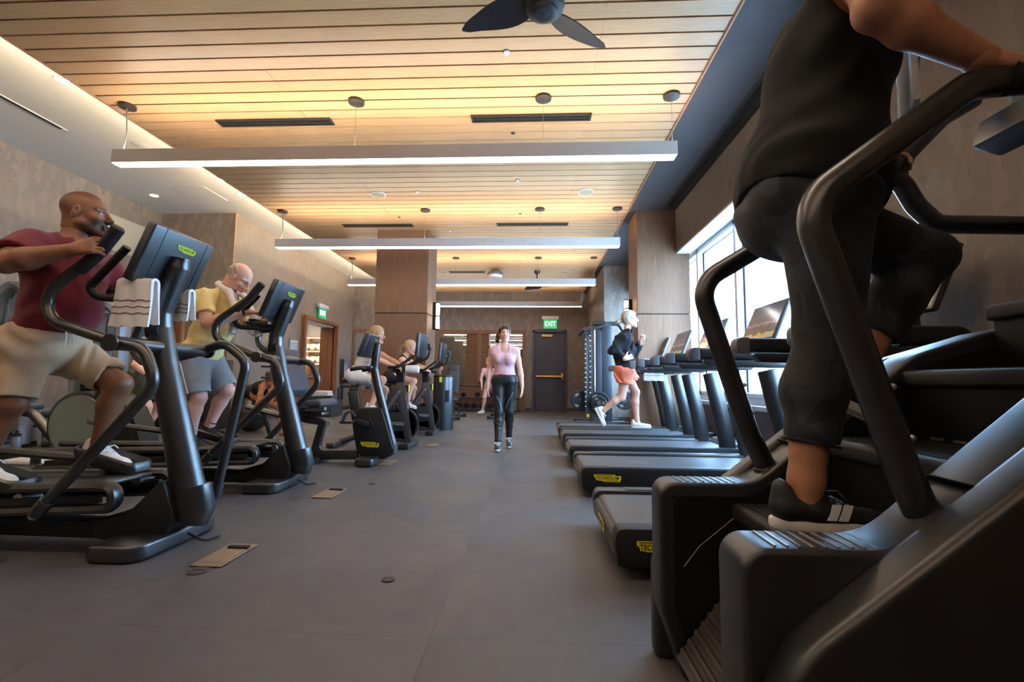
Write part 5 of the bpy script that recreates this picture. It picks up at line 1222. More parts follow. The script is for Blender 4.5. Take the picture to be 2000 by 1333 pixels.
# ---- man in maroon on the nearest elliptical
J = dict(F=(1, .06, 0), P=(-2.80, 2.5, 1.10), C=(-2.715, 2.5, 1.45), N=(-2.675, 2.5, 1.665), sl=(-2.72, 2.71, 1.60), sr=(-2.71, 2.295, 1.59), er=(-2.575, 2.075, 1.45), wr=(-2.315, 2.148, 1.535),
         el=(-2.62, 2.83, 1.36), wl=(-2.47, 2.68, 1.46), hl=(-2.79, 2.61, 1.05), hr=(-2.80, 2.39, 1.05), kl=(-2.475, 2.645, .86), al=(-2.575, 2.65, .478), kr=(-2.775, 2.335, .76), ar=(-2.925, 2.345, .435))
H = Frame((-2.638, 2.505, 1.850), (.94, .36, .0), (-.02, 0, 1), 1.12)
P1 = figure('man with shaved head in maroon tee and khaki shorts striding on nearest elliptical', M_sk1, J, H, (-2.8, 2.5, .36), 1.08,
    hands={'r': ((.94, .08, .22), (-.05, -.97, .2), 1.0, 1, dict(thumb=.7, tcurl=.5)), 'l': ((.9, -.1, .2), (-.2, .3, .9), .8, -1, {})}, tor=dict(w=1.2, belly=1.0, depth=.78), aw=1.22, lw=1.18, nr=.068, h=.007, hh=.004, hd=.004,
    col=headcol(H, brow=(.3, .28, .28), lip=(.78, .5, .5), beard=(.28, .25, .25), scalp=(.62, .58, .57)))
M_maroon = fabric('maroon_cotton', (108, 28, 42)); M_khaki = fabric('khaki_cotton', (186, 162, 132))
S = SDF(.03); torso(S, J, .018, w=1.2, belly=1.04, depth=.80)
pl = []
for q in 'lr': sleeve(S, J, q, .70, .020, 1.22)
S.c(_v(J['N'])+(.015, 0, .0), H(-.0, 0, -.03), .088, .09, k=.015, op=-1)
for q in 'lr': s, e = _v(J['s'+q]), _v(J['e'+q]); hollow(S, s+(e-s)*.55, s+(e-s)*.8, .062)
garment('shirt', S, M_maroon, P1, .007, (.0055, 30, (.35, .2, 1), 1), [((-2.8, 2.5, 1.165), (-.12, 0, -1))])
S = SDF(.03); torso(S, J, .014, w=1.2, belly=.9, depth=.80, butt=1.12)
for q, f in (('l', .82), ('r', .93)):
    h_, k_ = _v(J['h'+q]), _v(J['k'+q]); b = h_+(k_-h_)*f; S.c(h_, b, .122, .098, k=.04, ends=(0, 1)); hollow(S, b-(k_-h_)*.12, b+(k_-h_)*.1, .084)
garment('shorts', S, M_khaki, P1, .007, (.005, 26, (.5, .2, .8), 3), [((-2.8, 2.5, 1.195), (-.12, 0, 1)), ])
B().tube([(-2.60, 2.42, 1.165), (-2.585, 2.41, 1.12), (-2.58, 2.40, 1.06)], .004, 6).tube([(-2.60, 2.42, 1.165), (-2.58, 2.44, 1.14), (-2.585, 2.45, 1.10)], .004, 6).obj('drawstring', M_whitep, P1)
for q in 'lr': shoe('shoe', P1, J['a'+q], (1, .03, -.22), (.2, 0, 1), M_shoew, M_solew, 1.05, M_whitep, .005)
for q in 'lr': a, k_ = _v(J['a'+q]), _v(J['k'+q]); B().tube([tuple(a), tuple(a+(k_-a)*.16)], [.042, .044], 14).obj('sock', M_whitep, P1)
# ---- man in yellow on the second elliptical
J = dict(F=(1, .05, -.1), P=(-2.91, 3.87, 1.12), C=(-2.78, 3.87, 1.45), N=(-2.70, 3.87, 1.635), sl=(-2.76, 4.06, 1.57), sr=(-2.78, 3.68, 1.565), er=(-2.665, 3.60, 1.345), wr=(-2.41, 3.715, 1.455),
         el=(-2.56, 4.08, 1.33), wl=(-2.36, 3.97, 1.44), hl=(-2.90, 3.97, 1.06), hr=(-2.91, 3.77, 1.06), kl=(-2.725, 3.99, .79), al=(-2.88, 3.985, .455), kr=(-2.805, 3.75, .74), ar=(-2.86, 3.755, .405))
H = Frame((-2.605, 3.87, 1.782), (.74, .10, -.62), (.62, 0, .76), 1.06)
P2 = figure('grey-haired man in pale yellow shirt and grey shorts leaning over second elliptical', M_sk4, J, H, (-2.9, 3.87, .33), 1.03,
    hands={'r': ((.88, .35, .10), (-.1, -.35, .93), .55, 1, {}), 'l': ((.9, -.2, .1), (0, .2, .97), .6, -1, {})}, tor=dict(w=1.1, belly=.85, depth=.78), aw=1.08, lw=1.08, nr=.062, h=.008, col=headcol(H, brow=(.75, .68, .62), lip=(.85, .6, .58), scalp=(1., .98, .97)))
M_yellow = fabric('yellow_cotton', (238, 216, 150)); M_grshort = fabric('grey_shorts', (142, 150, 158))
S = SDF(.03); torso(S, J, .018, w=1.1, belly=.9, depth=.80)
for q in 'lr': sleeve(S, J, q, .66, .013, 1.05)
S.c(_v(J['N'])+(.015, 0, 0), H(-.02, 0, -.03), .080, .08, k=.015, op=-1)
for q in 'lr': s, e = _v(J['s'+q]), _v(J['e'+q]); hollow(S, s+(e-s)*.5, s+(e-s)*.75, .056)
garment('shirt', S, M_yellow, P2, .008, (.005, 28, (.3, .3, 1), 2), [((-2.9, 3.87, 1.08), (-.2, 0, -1))])
S = SDF(.03); torso(S, J, .012, w=1.1, depth=.80)
for q, f in (('l', .92), ('r', .92)):
    h_, k_ = _v(J['h'+q]), _v(J['k'+q]); b = h_+(k_-h_)*f; S.c(h_, b, .118, .095, k=.04, ends=(0, 1)); hollow(S, b-(k_-h_)*.12, b+(k_-h_)*.1, .080)
so = garment('shorts', S, M_grshort, P2, .008, (.004, 24, (.5, .2, .8), 5), [((-2.9, 3.87, 1.2), (-.2, 0, 1))])
h_, k_ = _v(J['hr']), _v(J['kr']); B().tube([tuple(h_+(-.01, -.118, -.01)), tuple(h_*.5+k_*.5+(-.01, -.113, 0)), tuple(h_*.1+k_*.9+(-.01, -.104, 0))], .005, 6).obj('piping', M_whitep, so)
for q in 'lr': shoe('shoe', P2, J['a'+q], (1, -.05, -.20), (.2, 0, 1), M_shoeb, M_soleb, 1.04, M_shoeb, .006)
a, k_ = _v(J['al']), _v(J['kl']); B().tube([tuple(a), tuple(a+(k_-a)*.2)], [.041, .043], 14).obj('sock', M_shoeb, P2)
S = SDF(.012); ax = (H.f, H.s, H.u); S.e(H(-.018, 0, .03), np.array((.094, .079, .080))*1.06, ax); S.e(H(.06, 0, .06), np.array((.085, .062, .07)), ax, op=-1, k=.02); S.half(H(0, 0, .0), H.f-.5*H.u); S.half(H(0, 0, -.06), -H.u)
S.disp = folds(.002, 120, (1, .6, .4), 3); garment('hair', S, M_hairgr, P2, .006)
B().tube([(-2.44, 3.69, 1.455), (-2.425, 3.70, 1.46)], .034, 14).obj('watch', M_shoeb, P2)
t = SDF(.02)
N = _v(J['N']); t.chain([N+(.15, -.115, -.34), N+(.17, -.12, -.16), N+(.09, -.10, .0), N+(-.045, -.06, .075), N+(-.075, 0, .095), N+(-.045, .06, .075), N+(.09, .10, 0), N+(.17, .12, -.16), N+(.16, .11, -.30)], [.042, .042, .034, .028, .027, .028, .034, .042, .042], k=.02, flat=((1, 0, .4), .62))
t.disp = folds(.004, 40, (1, .5, .6), 4)
for pnt, n in (((N+(.15, 0, -.36)), (0, 0, -1)),): t.half(pnt, n)
o = Skin().add(t.mesh(.007)).obj('towel', M_towel, None, tuple(N)); props(o, 'white towel slung round the neck of the man in yellow', 'towel')
# ---- first spin bike: woman in white
def rider(J, H, label, topm, shortm, hair, Y, top_t=.009, piping=False, seed=0, skinm=M_sk2, midriff=.40):
    p = figure(label, skinm, J, H, (J['P'][0], J['P'][1], .5), .92, hands={'r': ((.85, .25, -.2), (.1, -.4, .9), .8, 1, {}), 'l': ((.85, -.2, -.2), (.1, .4, .9), .8, -1, {})}, tor=dict(w=.86, bust=.85, depth=.72), aw=.82, lw=.94, nr=.044, male=False, h=.009, hh=.005, hd=.005,
        col=headcol(H, brow=(.6, .48, .4), lip=(.86, .5, .5)))
    P, C, N = _v(J['P']), _v(J['C']), _v(J['N']); up = unit(N-P)
    S = SDF(.03); torso(S, J, top_t, w=.86, bust=.88, depth=.73, butt=0)
    for q in 'lr': S.e(_v(J['s'+q]), (.075, .075, .075), op=-1, k=.01)
    S.c(N+_v(J['F'])*.03, N+up*.1, .07, .09, op=-1, k=.01)
    garment('tank_top', S, topm, p, .008, (.002, 40, (1, 0, .5), seed), [(P+(C-P)*midriff, P-C), ])
    S = SDF(.03); torso(S, J, .008, w=.88, depth=.74)
    for q in 'lr': h_, k_ = _v(J['h'+q]), _v(J['k'+q]); b = h_+(k_-h_)*.62; S.c(h_, b, .094+.01*piping, .078+.02*piping, k=.03, ends=(0, 1)); 
    sh = garment('shorts', S, shortm, p, .008, (.002, 40, (1, 0, .5), seed), [(P+(C-P)*.28, C-P)])
    if piping:
        for q in 'r': h_, k_ = _v(J['h'+q]), _v(J['k'+q]); b = h_+(k_-h_)*.60; R = basis(tuple(b), tuple(k_-h_), (0, 0, 1)); B().tube([tuple(R @ Vector((0, .100*math.cos(a), .100*math.sin(a)))) for a in np.linspace(0, 2*math.pi, 20, endpoint=False)], .004, 5, closed=True).obj('piping', M_whitep, sh)
    for q in 'lr': shoe('shoe', p, J['a'+q], (1, 0, -.25), (.1, 0, 1), M_shoew, M_solew, .9, M_whitep, .008)
    for q in 'lr': a, k_ = _v(J['a'+q]), _v(J['k'+q]); B().tube([tuple(a), tuple(a+(k_-a)*.16)], [.036, .038], 12).obj('sock', M_whitep, p)
    return p
J = dict(F=(.9, .1, -.3), P=(-2.445, 6.27, 1.0), C=(-2.33, 6.27, 1.22), N=(-2.265, 6.27, 1.36), sl=(-2.26, 6.42, 1.30), sr=(-2.28, 6.13, 1.295), er=(-2.06, 6.07, 1.16), wr=(-1.885, 6.09, 1.085), el=(-2.03, 6.46, 1.18), wl=(-1.87, 6.42, 1.10),
         hl=(-2.43, 6.37, .95), hr=(-2.43, 6.17, .95), kl=(-2.09, 6.38, .76), al=(-2.12, 6.40, .405), kr=(-2.05, 6.15, .90), ar=(-2.19, 6.13, .545))
H = Frame((-2.185, 6.265, 1.525), (.95, -.12, -.08), (.05, 0, 1), .98)
R1 = rider(J, H, 'blonde woman in white top and white shorts riding the nearer spin bike', fabric('white_top', (236, 230, 222), .02), fabric('white_shorts', (238, 234, 230), .02), None, 6.27)
hairdo(H, M_hairbl, R1, tail=([(-.10, 0, .03), (-.14, 0, -.0), (-.17, 0, -.06), (-.165, 0, -.12)], [.026, .034, .032, .014]))
B().lathe([(.018, -.01), (.026, 0), (.018, .01)], tuple(H(-.115, 0, .02)), 14, 'X').obj('hair_band', M_band, R1)
J = dict(F=(.85, .08, -.45), P=(-2.45, 7.82, .99), C=(-2.30, 7.82, 1.17), N=(-2.225, 7.82, 1.30), sl=(-2.21, 7.97, 1.24), sr=(-2.235, 7.68, 1.235), er=(-2.03, 7.61, 1.125), wr=(-1.84, 7.64, 1.08), el=(-2.0, 8.01, 1.14), wl=(-1.85, 7.97, 1.10),
         hl=(-2.43, 7.92, .94), hr=(-2.43, 7.72, .94), kl=(-2.09, 7.93, .76), al=(-2.12, 7.95, .405), kr=(-2.03, 7.70, .89), ar=(-2.13, 7.68, .53))
H = Frame((-2.135, 7.815, 1.462), (.96, -.14, -.16), (.12, 0, 1), .98)
R2 = rider(J, H, 'blonde woman in black tank and black shorts bent over the farther spin bike', fabric('black_top', (36, 37, 42)), fabric('black_shorts', (34, 35, 40)), None, 7.82, piping=True, seed=2, midriff=.1)
hairdo(H, M_hairbl, R2, tail=([(-.10, 0, .035), (-.14, 0, .0), (-.18, 0, -.08), (-.20, 0, -.14)], [.022, .03, .026, .010]))
B().lathe([(.018, -.01), (.025, 0), (.018, .01)], tuple(H(-.115, 0, .025)), 14, 'X').obj('hair_band', M_band, R2)
# ---- woman walking towards the camera
J = dict(F=(.05, -1, 0), P=(-.405, 6.25, .95), C=(-.41, 6.25, 1.2), N=(-.41, 6.25, 1.375), sr=(-.565, 6.25, 1.315), sl=(-.255, 6.25, 1.315), er=(-.61, 6.26, 1.05), wr=(-.630, 6.20, .845), el=(-.195, 6.25, 1.05), wl=(-.165, 6.19, .835),
         hr=(-.49, 6.25, .90), hl=(-.32, 6.25, .90), kr=(-.475, 6.19, .49), ar=(-.475, 6.10, .085), kl=(-.335, 6.24, .50), al=(-.345, 6.40, .125))
H = Frame((-.412, 6.235, 1.545), (.16, -.98, .0), (0, 0, 1), .98)
WK = figure('woman in pink tank and black leggings walking down the middle of the floor', M_sk2, J, H, (-.41, 6.25, 0), .92, hands={'r': ((.0, -.15, -1), (-.95, -.2, 0), .3, -1, {}), 'l': ((.0, -.15, -1), (.95, -.2, 0), .3, 1, {})},
    tor=dict(w=.92, bust=.95, depth=.72), aw=.84, lw=.98, nr=.044, male=False, h=.008, hh=.0045, hd=.0045, col=headcol(H, brow=(.35, .27, .22), lip=(.84, .45, .46)))
S = SDF(.03); torso(S, J, .013, w=.93, bust=.97, depth=.74)
for q in 'lr': S.e(_v(J['s'+q])+(.01*(1 if q == 'l' else -1), 0, -.01), (.066, .075, .085), op=-1, k=.01)
S.e((-.41, 6.12, 1.375), (.072, .12, .105), op=-1, k=.01); S.c((-.41, 6.25, 1.37), (-.41, 6.25, 1.6), .062, .08, op=-1, k=.01)
M_pink = fabric('pink_cotton', (226, 178, 184))
sh = garment('tank_top', S, M_pink, WK, .007, (.004, 30, (.3, .2, 1), 1), [((-.41, 6.25, .985), (0, 0, -1))])
M_print = mat('shirt_print', (150, 118, 128), .8, var=.1)
b = B(); rr = random.Random(3)
for i in range(26):
    a = rr.uniform(0, 6.28); r = .055*math.sqrt(rr.random()); x, z = -.405+r*math.cos(a)*1.2, 1.155+r*math.sin(a)*1.3; da = rr.uniform(0, 3.14); L = rr.uniform(.02, .05)
    yv = 6.1135+.16*(x+.41)**2*3+.05*abs(z-1.19)
    b.tube([(x, yv, z), (x+L*.5*math.cos(da), yv-.001, z+L*.5*math.sin(da)+.006), (x+L*math.cos(da), yv, z+L*math.sin(da))], .0018, 4)
b.obj('print', M_print, sh, kind='stuff')
M_legg = mat('leggings_black', (22, 24, 28), .5, var=.08, vs_=16, bump=.1, bs=300, sheen=.05)
S = SDF(.03); torso(S, J, .006, w=.93, depth=.75); legs(S, J, .005, .98)
for q in 'lr': S.half(_v(J['a'+q])+(0, 0, .0), _v(J['a'+q])-_v(J['k'+q])) if False else None
S.half((-.4, 6.25, .105), (0, 0, -1))
lg = garment('leggings', S, M_legg, WK, .007, (.0015, 50, (.3, .2, 1), 2), [((-.41, 6.25, 1.02), (0, 0, 1))])
B().tube([(-.53, 6.20, .78), (-.50, 6.145, .70), (-.455, 6.12, .62), (-.43, 6.13, .52)], .003, 5).tube([(-.28, 6.20, .80), (-.30, 6.155, .72), (-.345, 6.145, .64), (-.38, 6.165, .54)], .003, 5).obj('seam', M_silver, lg)
for q in 'lr': shoe('shoe', WK, J['a'+q], (.04, -1, 0) if q == 'r' else (.05, -1, -.25), (0, 0, 1), M_shoeb, M_solew, .92, M_whitep, .007)
hairdo(H, M_hairbr, WK, tail=([(-.09, .01, .06), (-.12, -.03, .05), (-.11, -.075, -.02), (-.09, -.09, -.09), (-.07, -.085, -.13)], [.03, .04, .038, .03, .012]))
B().tube([tuple(H(-.02, -.05, -.13)), tuple(H(.055, -.03, -.19)), tuple(H(.07, 0, -.235)), tuple(H(.055, .03, -.19)), tuple(H(-.02, .05, -.13))], .0015, 5).obj('necklace', M_silver, WK)
# ---- woman running on the fourth treadmill
J = dict(F=(.95, .25, 0), P=(1.26, 6.5, 1.09), C=(1.245, 6.5, 1.35), N=(1.27, 6.5, 1.555), sr=(1.25, 6.36, 1.49), sl=(1.22, 6.65, 1.49), er=(1.07, 6.33, 1.335), wr=(1.22, 6.26, 1.22), el=(1.42, 6.66, 1.335), wl=(1.49, 6.52, 1.47),
         hr=(1.25, 6.41, 1.03), hl=(1.28, 6.59, 1.03), kr=(1.19, 6.41, .70), ar=(.92, 6.42, .50), kl=(1.42, 6.57, .77), al=(1.425, 6.56, .345))
H = Frame((1.335, 6.505, 1.79), (.985, -.1, .04), (-.03, 0, 1), .98)
RN = figure('blonde woman in black jacket and coral skirt running on the fourth treadmill', M_sk2, J, H, (1.26, 6.5, .2), .92, hands={'r': ((.8, .1, .3), (0, -1, 0), 1.0, 1, {}), 'l': ((.2, -.3, .9), (.2, .9, 0), 1.0, 1, {})},
    tor=dict(w=.88, bust=.8, depth=.74), aw=.84, lw=.95, nr=.046, male=False, h=.009, hh=.005, hd=.005)
M_jack = fabric('black_jacket', (30, 30, 34), .08)
S = SDF(.03); torso(S, J, .034, w=.92, bust=.8, depth=.84)
for q in 'lr':
    s, e, w_ = _v(J['s'+q]), _v(J['e'+q]), _v(J['w'+q]); S.c(s, e, .082, .070, k=.04); S.c(e, e+(w_-e)*.86, .068, .050, k=.03, ends=(0, 1))
S.c((1.28, 6.5, 1.55), (1.315, 6.5, 1.63), .068, .066, k=.02); S.c((1.29, 6.5, 1.58), (1.33, 6.5, 1.70), .055, .062, op=-1, k=.005)
garment('jacket', S, M_jack, RN, .008, (.008, 26, (.5, .4, .9), 2), [((1.26, 6.5, 1.10), (0, 0, -1))])
S = SDF(.03); torso(S, J, .03, w=.9, depth=.85)
for q, f in (('l', .42), ('r', .40)): h_, k_ = _v(J['h'+q]), _v(J['k'+q]); b_ = h_+(k_-h_)*f; S.c(h_, b_, .112, .120, k=.03, ends=(0, 1))
garment('skirt', S, fabric('coral_nylon', (246, 136, 104)), RN, .008, (.011, 42, (.8, .6, .1), 1), [((1.26, 6.5, 1.13), (0, 0, 1))])
S = SDF(.03)
for q, f in (('l', .50), ('r', .44)): h_, k_ = _v(J['h'+q]), _v(J['k'+q]); b_ = h_+(k_-h_)*f; S.c(h_*.7+k_*.3, b_, .104, .108, k=.03, ends=(0, 1))
garment('ruffle', S, fabric('coral_light', (250, 166, 142)), RN, .008, (.009, 46, (.8, .6, .1), 4))
shoe('shoe', RN, J['ar'], (.42, -.05, -.9), (.9, 0, .42), M_shoew, M_solew, .95, M_whitep, .007); shoe('shoe', RN, J['al'], (1, 0, 0), (0, 0, 1), M_shoew, M_solew, .95, M_shoeb, .007)
hairdo(H, M_hairwh, RN, tail=([(-.10, 0, .0), (-.135, 0, -.02), (-.17, 0, -.025), (-.20, 0, -.05)], [.018, .026, .028, .012]))
B().lathe([(.014, -.01), (.022, 0), (.014, .01)], tuple(H(-.115, 0, -.01)), 14, 'X').obj('hair_band', M_band, RN)
# ---- woman on the stair climber (cut by the top of the frame at shoulder height)
J = dict(F=(1, -.05, -.12), P=(.755, 1.265, 1.43), C=(.805, 1.265, 1.78), N=(.875, 1.265, 2.02), sr=(.80, 1.085, 1.965), sl=(.84, 1.445, 1.975), er=(.745, .985, 1.725), wr=(.985, .995, 1.602), el=(.90, 1.56, 1.74), wl=(1.12, 1.56, 1.655),
         hr=(.735, 1.175, 1.40), hl=(.765, 1.36, 1.39), kr=(.735, 1.185, 1.02), ar=(.652, 1.18, .622), kl=(1.135, 1.375, 1.275), al=(.905, 1.385, .90))
H = Frame((.945, 1.265, 2.215), (.99, .0, -.1), (.1, 0, 1), .98)
CW = figure('woman in black tank and dark camo capri leggings climbing the stair machine', M_sk3, J, H, (.75, 1.26, .53), .94, hands={'r': ((.93, .05, .0), (0, -.25, .97), .75, -1, dict(thumb=.9, tcurl=.4)), 'l': ((.9, 0, .1), (0, .25, .97), .75, 1, {})},
    tor=dict(w=.98, bust=.9, depth=.76, butt=1.02), aw=.98, lw=1.04, nr=.047, male=False, h=.006, hh=.0035, hd=.006)
M_tank = fabric('tank_black', (19, 19, 19), .06)
S = SDF(.04); torso(S, J, .020, w=1.0, bust=.95, depth=.82, butt=1.0)
S.e((.748, 1.265, 1.47), (.180, .200, .18), k=.06); S.c((.74, 1.26, 1.42), (.80, 1.26, 1.72), .150, .150, k=.06, flat=((1, 0, 0), .92))
for q in 'lr': s = _v(J['s'+q]); S.e(s+(-.005, .025 if q == 'l' else -.025, -.01), (.092, .085, .175), op=-1, k=.012)
S.e((.70, 1.265, 2.03), (.13, .11, .10), op=-1, k=.012); S.e((1.0, 1.265, 2.02), (.12, .095, .12), op=-1, k=.012); S.c((.87, 1.265, 2.0), (.93, 1.265, 2.25), .06, .075, op=-1, k=.01)
tk = garment('tank_top', S, M_tank, CW, .006, (.0030, 36, (-.5, .1, 1), 3), [((.755, 1.26, 1.335), (-.45, 0, -1))])
def camo(name):
    m = mat(name, (40, 43, 48), .72, var=.08, vs_=16, bump=.1, bs=300, sheen=.05); nt = m.node_tree; N = nt.nodes; L = nt.links
    tc = N.new('ShaderNodeTexCoord'); nz = N.new('ShaderNodeTexNoise'); nz.inputs['Scale'].default_value = 11; nz.inputs['Detail'].default_value = 1.5; nz.inputs['Distortion'].default_value = .6
    L.new(tc.outputs['Object'], nz.inputs['Vector']); rp = N.new('ShaderNodeValToRGB'); rp.color_ramp.interpolation = 'CONSTANT'; e = rp.color_ramp.elements
    e[0].position = 0; e[0].color = (*lin((20, 22, 25)), 1); e[1].position = .46; e[1].color = (*lin((31, 34, 39)), 1); x = e.new(.58); x.color = (*lin((48, 52, 60)), 1)
    L.new(nz.outputs['Fac'], rp.inputs['Fac']); L.new(rp.outputs['Color'], N['Principled BSDF'].inputs['Base Color']); return m
M_camo = camo('camo_leggings')
S = SDF(.03); torso(S, J, .007, w=.98, depth=.78, butt=1.03); S.e((.738, 1.265, 1.385), (.155, .172, .14), k=.08)
for q, f in (('r', .66), ('l', .62)):
    h_, k_, a_ = _v(J['h'+q]), _v(J['k'+q]), _v(J['a'+q]); e_ = k_+(a_-k_)*f
    S.c(h_, k_, .112, .072, k=.035); m_ = k_+(a_-k_)*.32; m_ = m_+(m_-(.95, m_[1], .9) if False else np.array((-.018, 0, -.006))); S.c(k_, m_, .070, .071, k=.03); S.c(m_, e_, .071, .058, k=.02, ends=(0, 1)); hollow(S, e_-(a_-k_)*.03, e_+(a_-k_)*.06, .047)
lg = garment('leggings', S, M_camo, CW, .006, (.0016, 60, (.3, .2, 1), 2), [((.755, 1.26, 1.62), (0, 0, 1))])
for q, f in (('r', .655), ('l', .615)):
    k_, a_ = _v(J['k'+q]), _v(J['a'+q]); c_ = k_+(a_-k_)*f; R = basis(tuple(c_), tuple(a_-k_), (0, 1, 0)); B().tube([tuple(R @ Vector((0, .0585*math.cos(a), .0585*math.sin(a)))) for a in np.linspace(0, 2*math.pi, 24, endpoint=False)], .0035, 6, closed=True).obj('cuff_seam', M_legg, lg)
    k2 = k_+(a_-k_)*.02
h_, k_ = _v(J['hl']), _v(J['kl']); d_ = k_-h_
B().tube([tuple(h_+d_*.30+(.03, -.082, .04)), tuple(h_+d_*.6+(.0, -.078, .035)), tuple(h_+d_*.92+(-.01, -.068, .02)), tuple(k_+(.015, -.066, -.02))], .003, 6).obj('seam', mat('seam_grey', (96, 102, 112), .5), lg)
shoe('shoe', CW, J['ar'], (1, -.06, -.02), (0, 0, 1), M_shoeb, M_solew, .93, M_shoeb, .0045, stripes=M_whitep); shoe('shoe', CW, J['al'], (.90, -.02, -.42), (.42, 0, .9), M_shoeb, M_solew, .93, M_shoeb, .0055, stripes=M_whitep)
hairdo(H, M_hairbl, CW, tail=([(-.10, 0, .05), (-.16, 0, .02), (-.19, .0, -.10), (-.19, -.01, -.22), (-.195, -.02, -.30)], [.03, .045, .042, .03, .008]), h=.007)
# towel round her neck, its end hanging down in front
G = []
for i in range(26):
    s = i/25; row = []
    if s < .25: a = s/.25*math.pi*.5; cx_, cz_ = .885+.085*math.sin(a), 2.03+.075*math.cos(a)
    else: a = (s-.25)/.75; cx_, cz_ = .97+.085*min(1, a*3)-.02*a, 2.03-.40*a
    for j in range(9):
        v = j/8-.5; row.append((cx_+.075*v+.012*math.sin(v*9+s*4), 1.275+.15*v+.010*math.cos(v*11+s*3), cz_-.03*v*s))
    G.append(row)
o = B().sheet(G, .014).obj('towel', M_towel, None, (.95, 1.28, 1.6)); props(o, 'white striped towel hanging round the neck of the stair climbing woman', 'towel')
sb = B()
for a in (.68, .78): i = int(a*25); sb.tube([(p[0]+.006, p[1]-.007, p[2]) for p in G[i]], .004, 5)
sb.obj('woven_stripe', M_grey, o)
# ---- people farther back
J = dict(F=(1, 0, -.05), P=(-4.92, 5.62, .93), C=(-4.86, 5.62, 1.2), N=(-4.80, 5.62, 1.39), sr=(-4.84, 5.45, 1.32), sl=(-4.83, 5.79, 1.32), er=(-4.85, 5.38, 1.05), wr=(-4.68, 5.38, .92), el=(-4.74, 5.82, 1.08), wl=(-4.52, 5.76, 1.02),
         hr=(-4.93, 5.53, .90), hl=(-4.91, 5.71, .90), kr=(-4.80, 5.54, .54), ar=(-4.82, 5.56, .095), kl=(-4.85, 5.78, .53), al=(-5.05, 5.78, .13))
H = Frame((-4.735, 5.62, 1.56), (.97, -.1, -.15), (.1, 0, 1), 1.0)
BG = figure('man in grey tee and dark olive shorts standing behind the nearest elliptical', M_sk4, J, H, (-4.9, 5.62, 0), 1.0, hands={'r': ((.9, 0, -.3), (0, -1, 0), .6, 1, {}), 'l': ((.9, 0, -.3), (0, 1, 0), .6, -1, {})}, h=.009, hh=.005, hd=.006, tor=dict(w=1.), col=headcol(H, scalp=(.25, .2, .18)))
S = SDF(.03); torso(S, J, .016)
for q in 'lr': sleeve(S, J, q, .6, .016)
garment('shirt', S, fabric('grey_tee', (112, 112, 114)), BG, .009, (.004, 30, (.3, .2, 1), 1), [((-4.9, 5.6, .88), (0, 0, -1))])
S = SDF(.03); torso(S, J, .01)
for q, f in (('l', .82), ('r', .86)): h_, k_ = _v(J['h'+q]), _v(J['k'+q]); b_ = h_+(k_-h_)*f; S.c(h_, b_, .112, .088, k=.03, ends=(0, 1)); hollow(S, b_-(k_-h_)*.1, b_+(k_-h_)*.1, .076)
garment('shorts', S, fabric('olive_shorts', (66, 66, 52)), BG, .009, (.003, 30, (.3, .2, 1), 4), [((-4.9, 5.6, .98), (0, 0, 1))])
for q in 'lr': shoe('shoe', BG, J['a'+q], (.95, -.2, 0) if q == 'r' else (.9, 0, -.3), (0, 0, 1), mat('shoe_slate', (84, 92, 98), .6), mat('sole_cream', (214, 206, 176), .6), 1.0, mat('lace_lime', (206, 214, 96), .6), .007)
B().tube([(-4.70, 5.38, .935), (-4.69, 5.38, .93)], .034, 12).obj('watch', M_shoeb, BG)
# woman on the exercise ball
a = lambda x, y, Y: tuple(at(x, y, Y=Y))
BP, BN, BH = a(494, 768, 7.82), a(520, 751, 7.46), a(531, 741, 7.42)
J = dict(F=(.75, -.5, -.45), P=(BP[0], BP[1], .70), C=a(508, 759, 7.62), N=BN, sr=a(512, 757, 7.36), sl=a(527, 757, 7.62), er=a(503, 790, 7.28), wr=a(528, 771, 7.22), el=a(536, 790, 7.60), wl=a(540, 778, 7.40),
         hr=(BP[0]-.02, BP[1]-.10, .66), hl=(BP[0]+.06, BP[1]+.10, .66), kr=a(546, 797, 7.42), ar=(a(551, 845, 7.3)[0], 7.3, .075), kl=a(556, 792, 7.75), al=(a(562, 845, 7.75)[0], 7.75, .075))
H = Frame(BH, (.85, -.45, -.05), (.05, 0, 1), .98)
BW = figure('woman in black sports top sitting hunched on the dark exercise ball', M_sk3, J, H, (BP[0], BP[1], .6), .92, hands={'r': ((.25, .0, .95), (0, -1, .1), .25, 1, {}), 'l': ((.3, -.3, .8), (.3, .8, 0), .4, -1, {})}, h=.009, hh=.0045, hd=.006, tor=dict(w=.82, depth=.74, bust=.7), aw=.8, lw=.9, nr=.044, male=False)
P, C, N = _v(J['P']), _v(J['C']), _v(J['N'])
S = SDF(.03); torso(S, J, .009, w=.84, depth=.76, bust=.74, butt=0)
for q in 'lr': S.e(_v(J['s'+q]), (.072, .072, .072), op=-1, k=.01)
garment('sports_top', S, fabric('black_top', (36, 37, 42)), BW, .009, None, [(P+(C-P)*.72, P-C), (N-(N-C)*.1, N-C)])
S = SDF(.03); torso(S, J, .007, w=.84, depth=.76); legs(S, J, .006, .9)
garment('leggings', S, M_legg, BW, .009, None, [(P+(C-P)*.60, C-P), ((P[0], P[1], .14), (0, 0, -1))])
for q in 'lr':
    A = Frame(J['a'+q], (.9, -.4, 0), (0, 0, 1)); S = SDF(.02); S.c(A(-.03, 0, -.05), A(.10, 0, -.055), .030, .026, flat=(A.u, .85)); S.c(A(0, 0, .0), A(-.01, 0, -.045), .034, .032)
    for i, l in enumerate((-.028, -.014, 0, .013, .03)): S.c(A(.10, l*.8, -.06), A(.145-.006*abs(i-3), l, -.064), .010, .009, k=.006)
    Skin().add(S.mesh(.006)).obj('foot', M_sk3, BW, col=lambda V: np.ones((len(V), 3)))
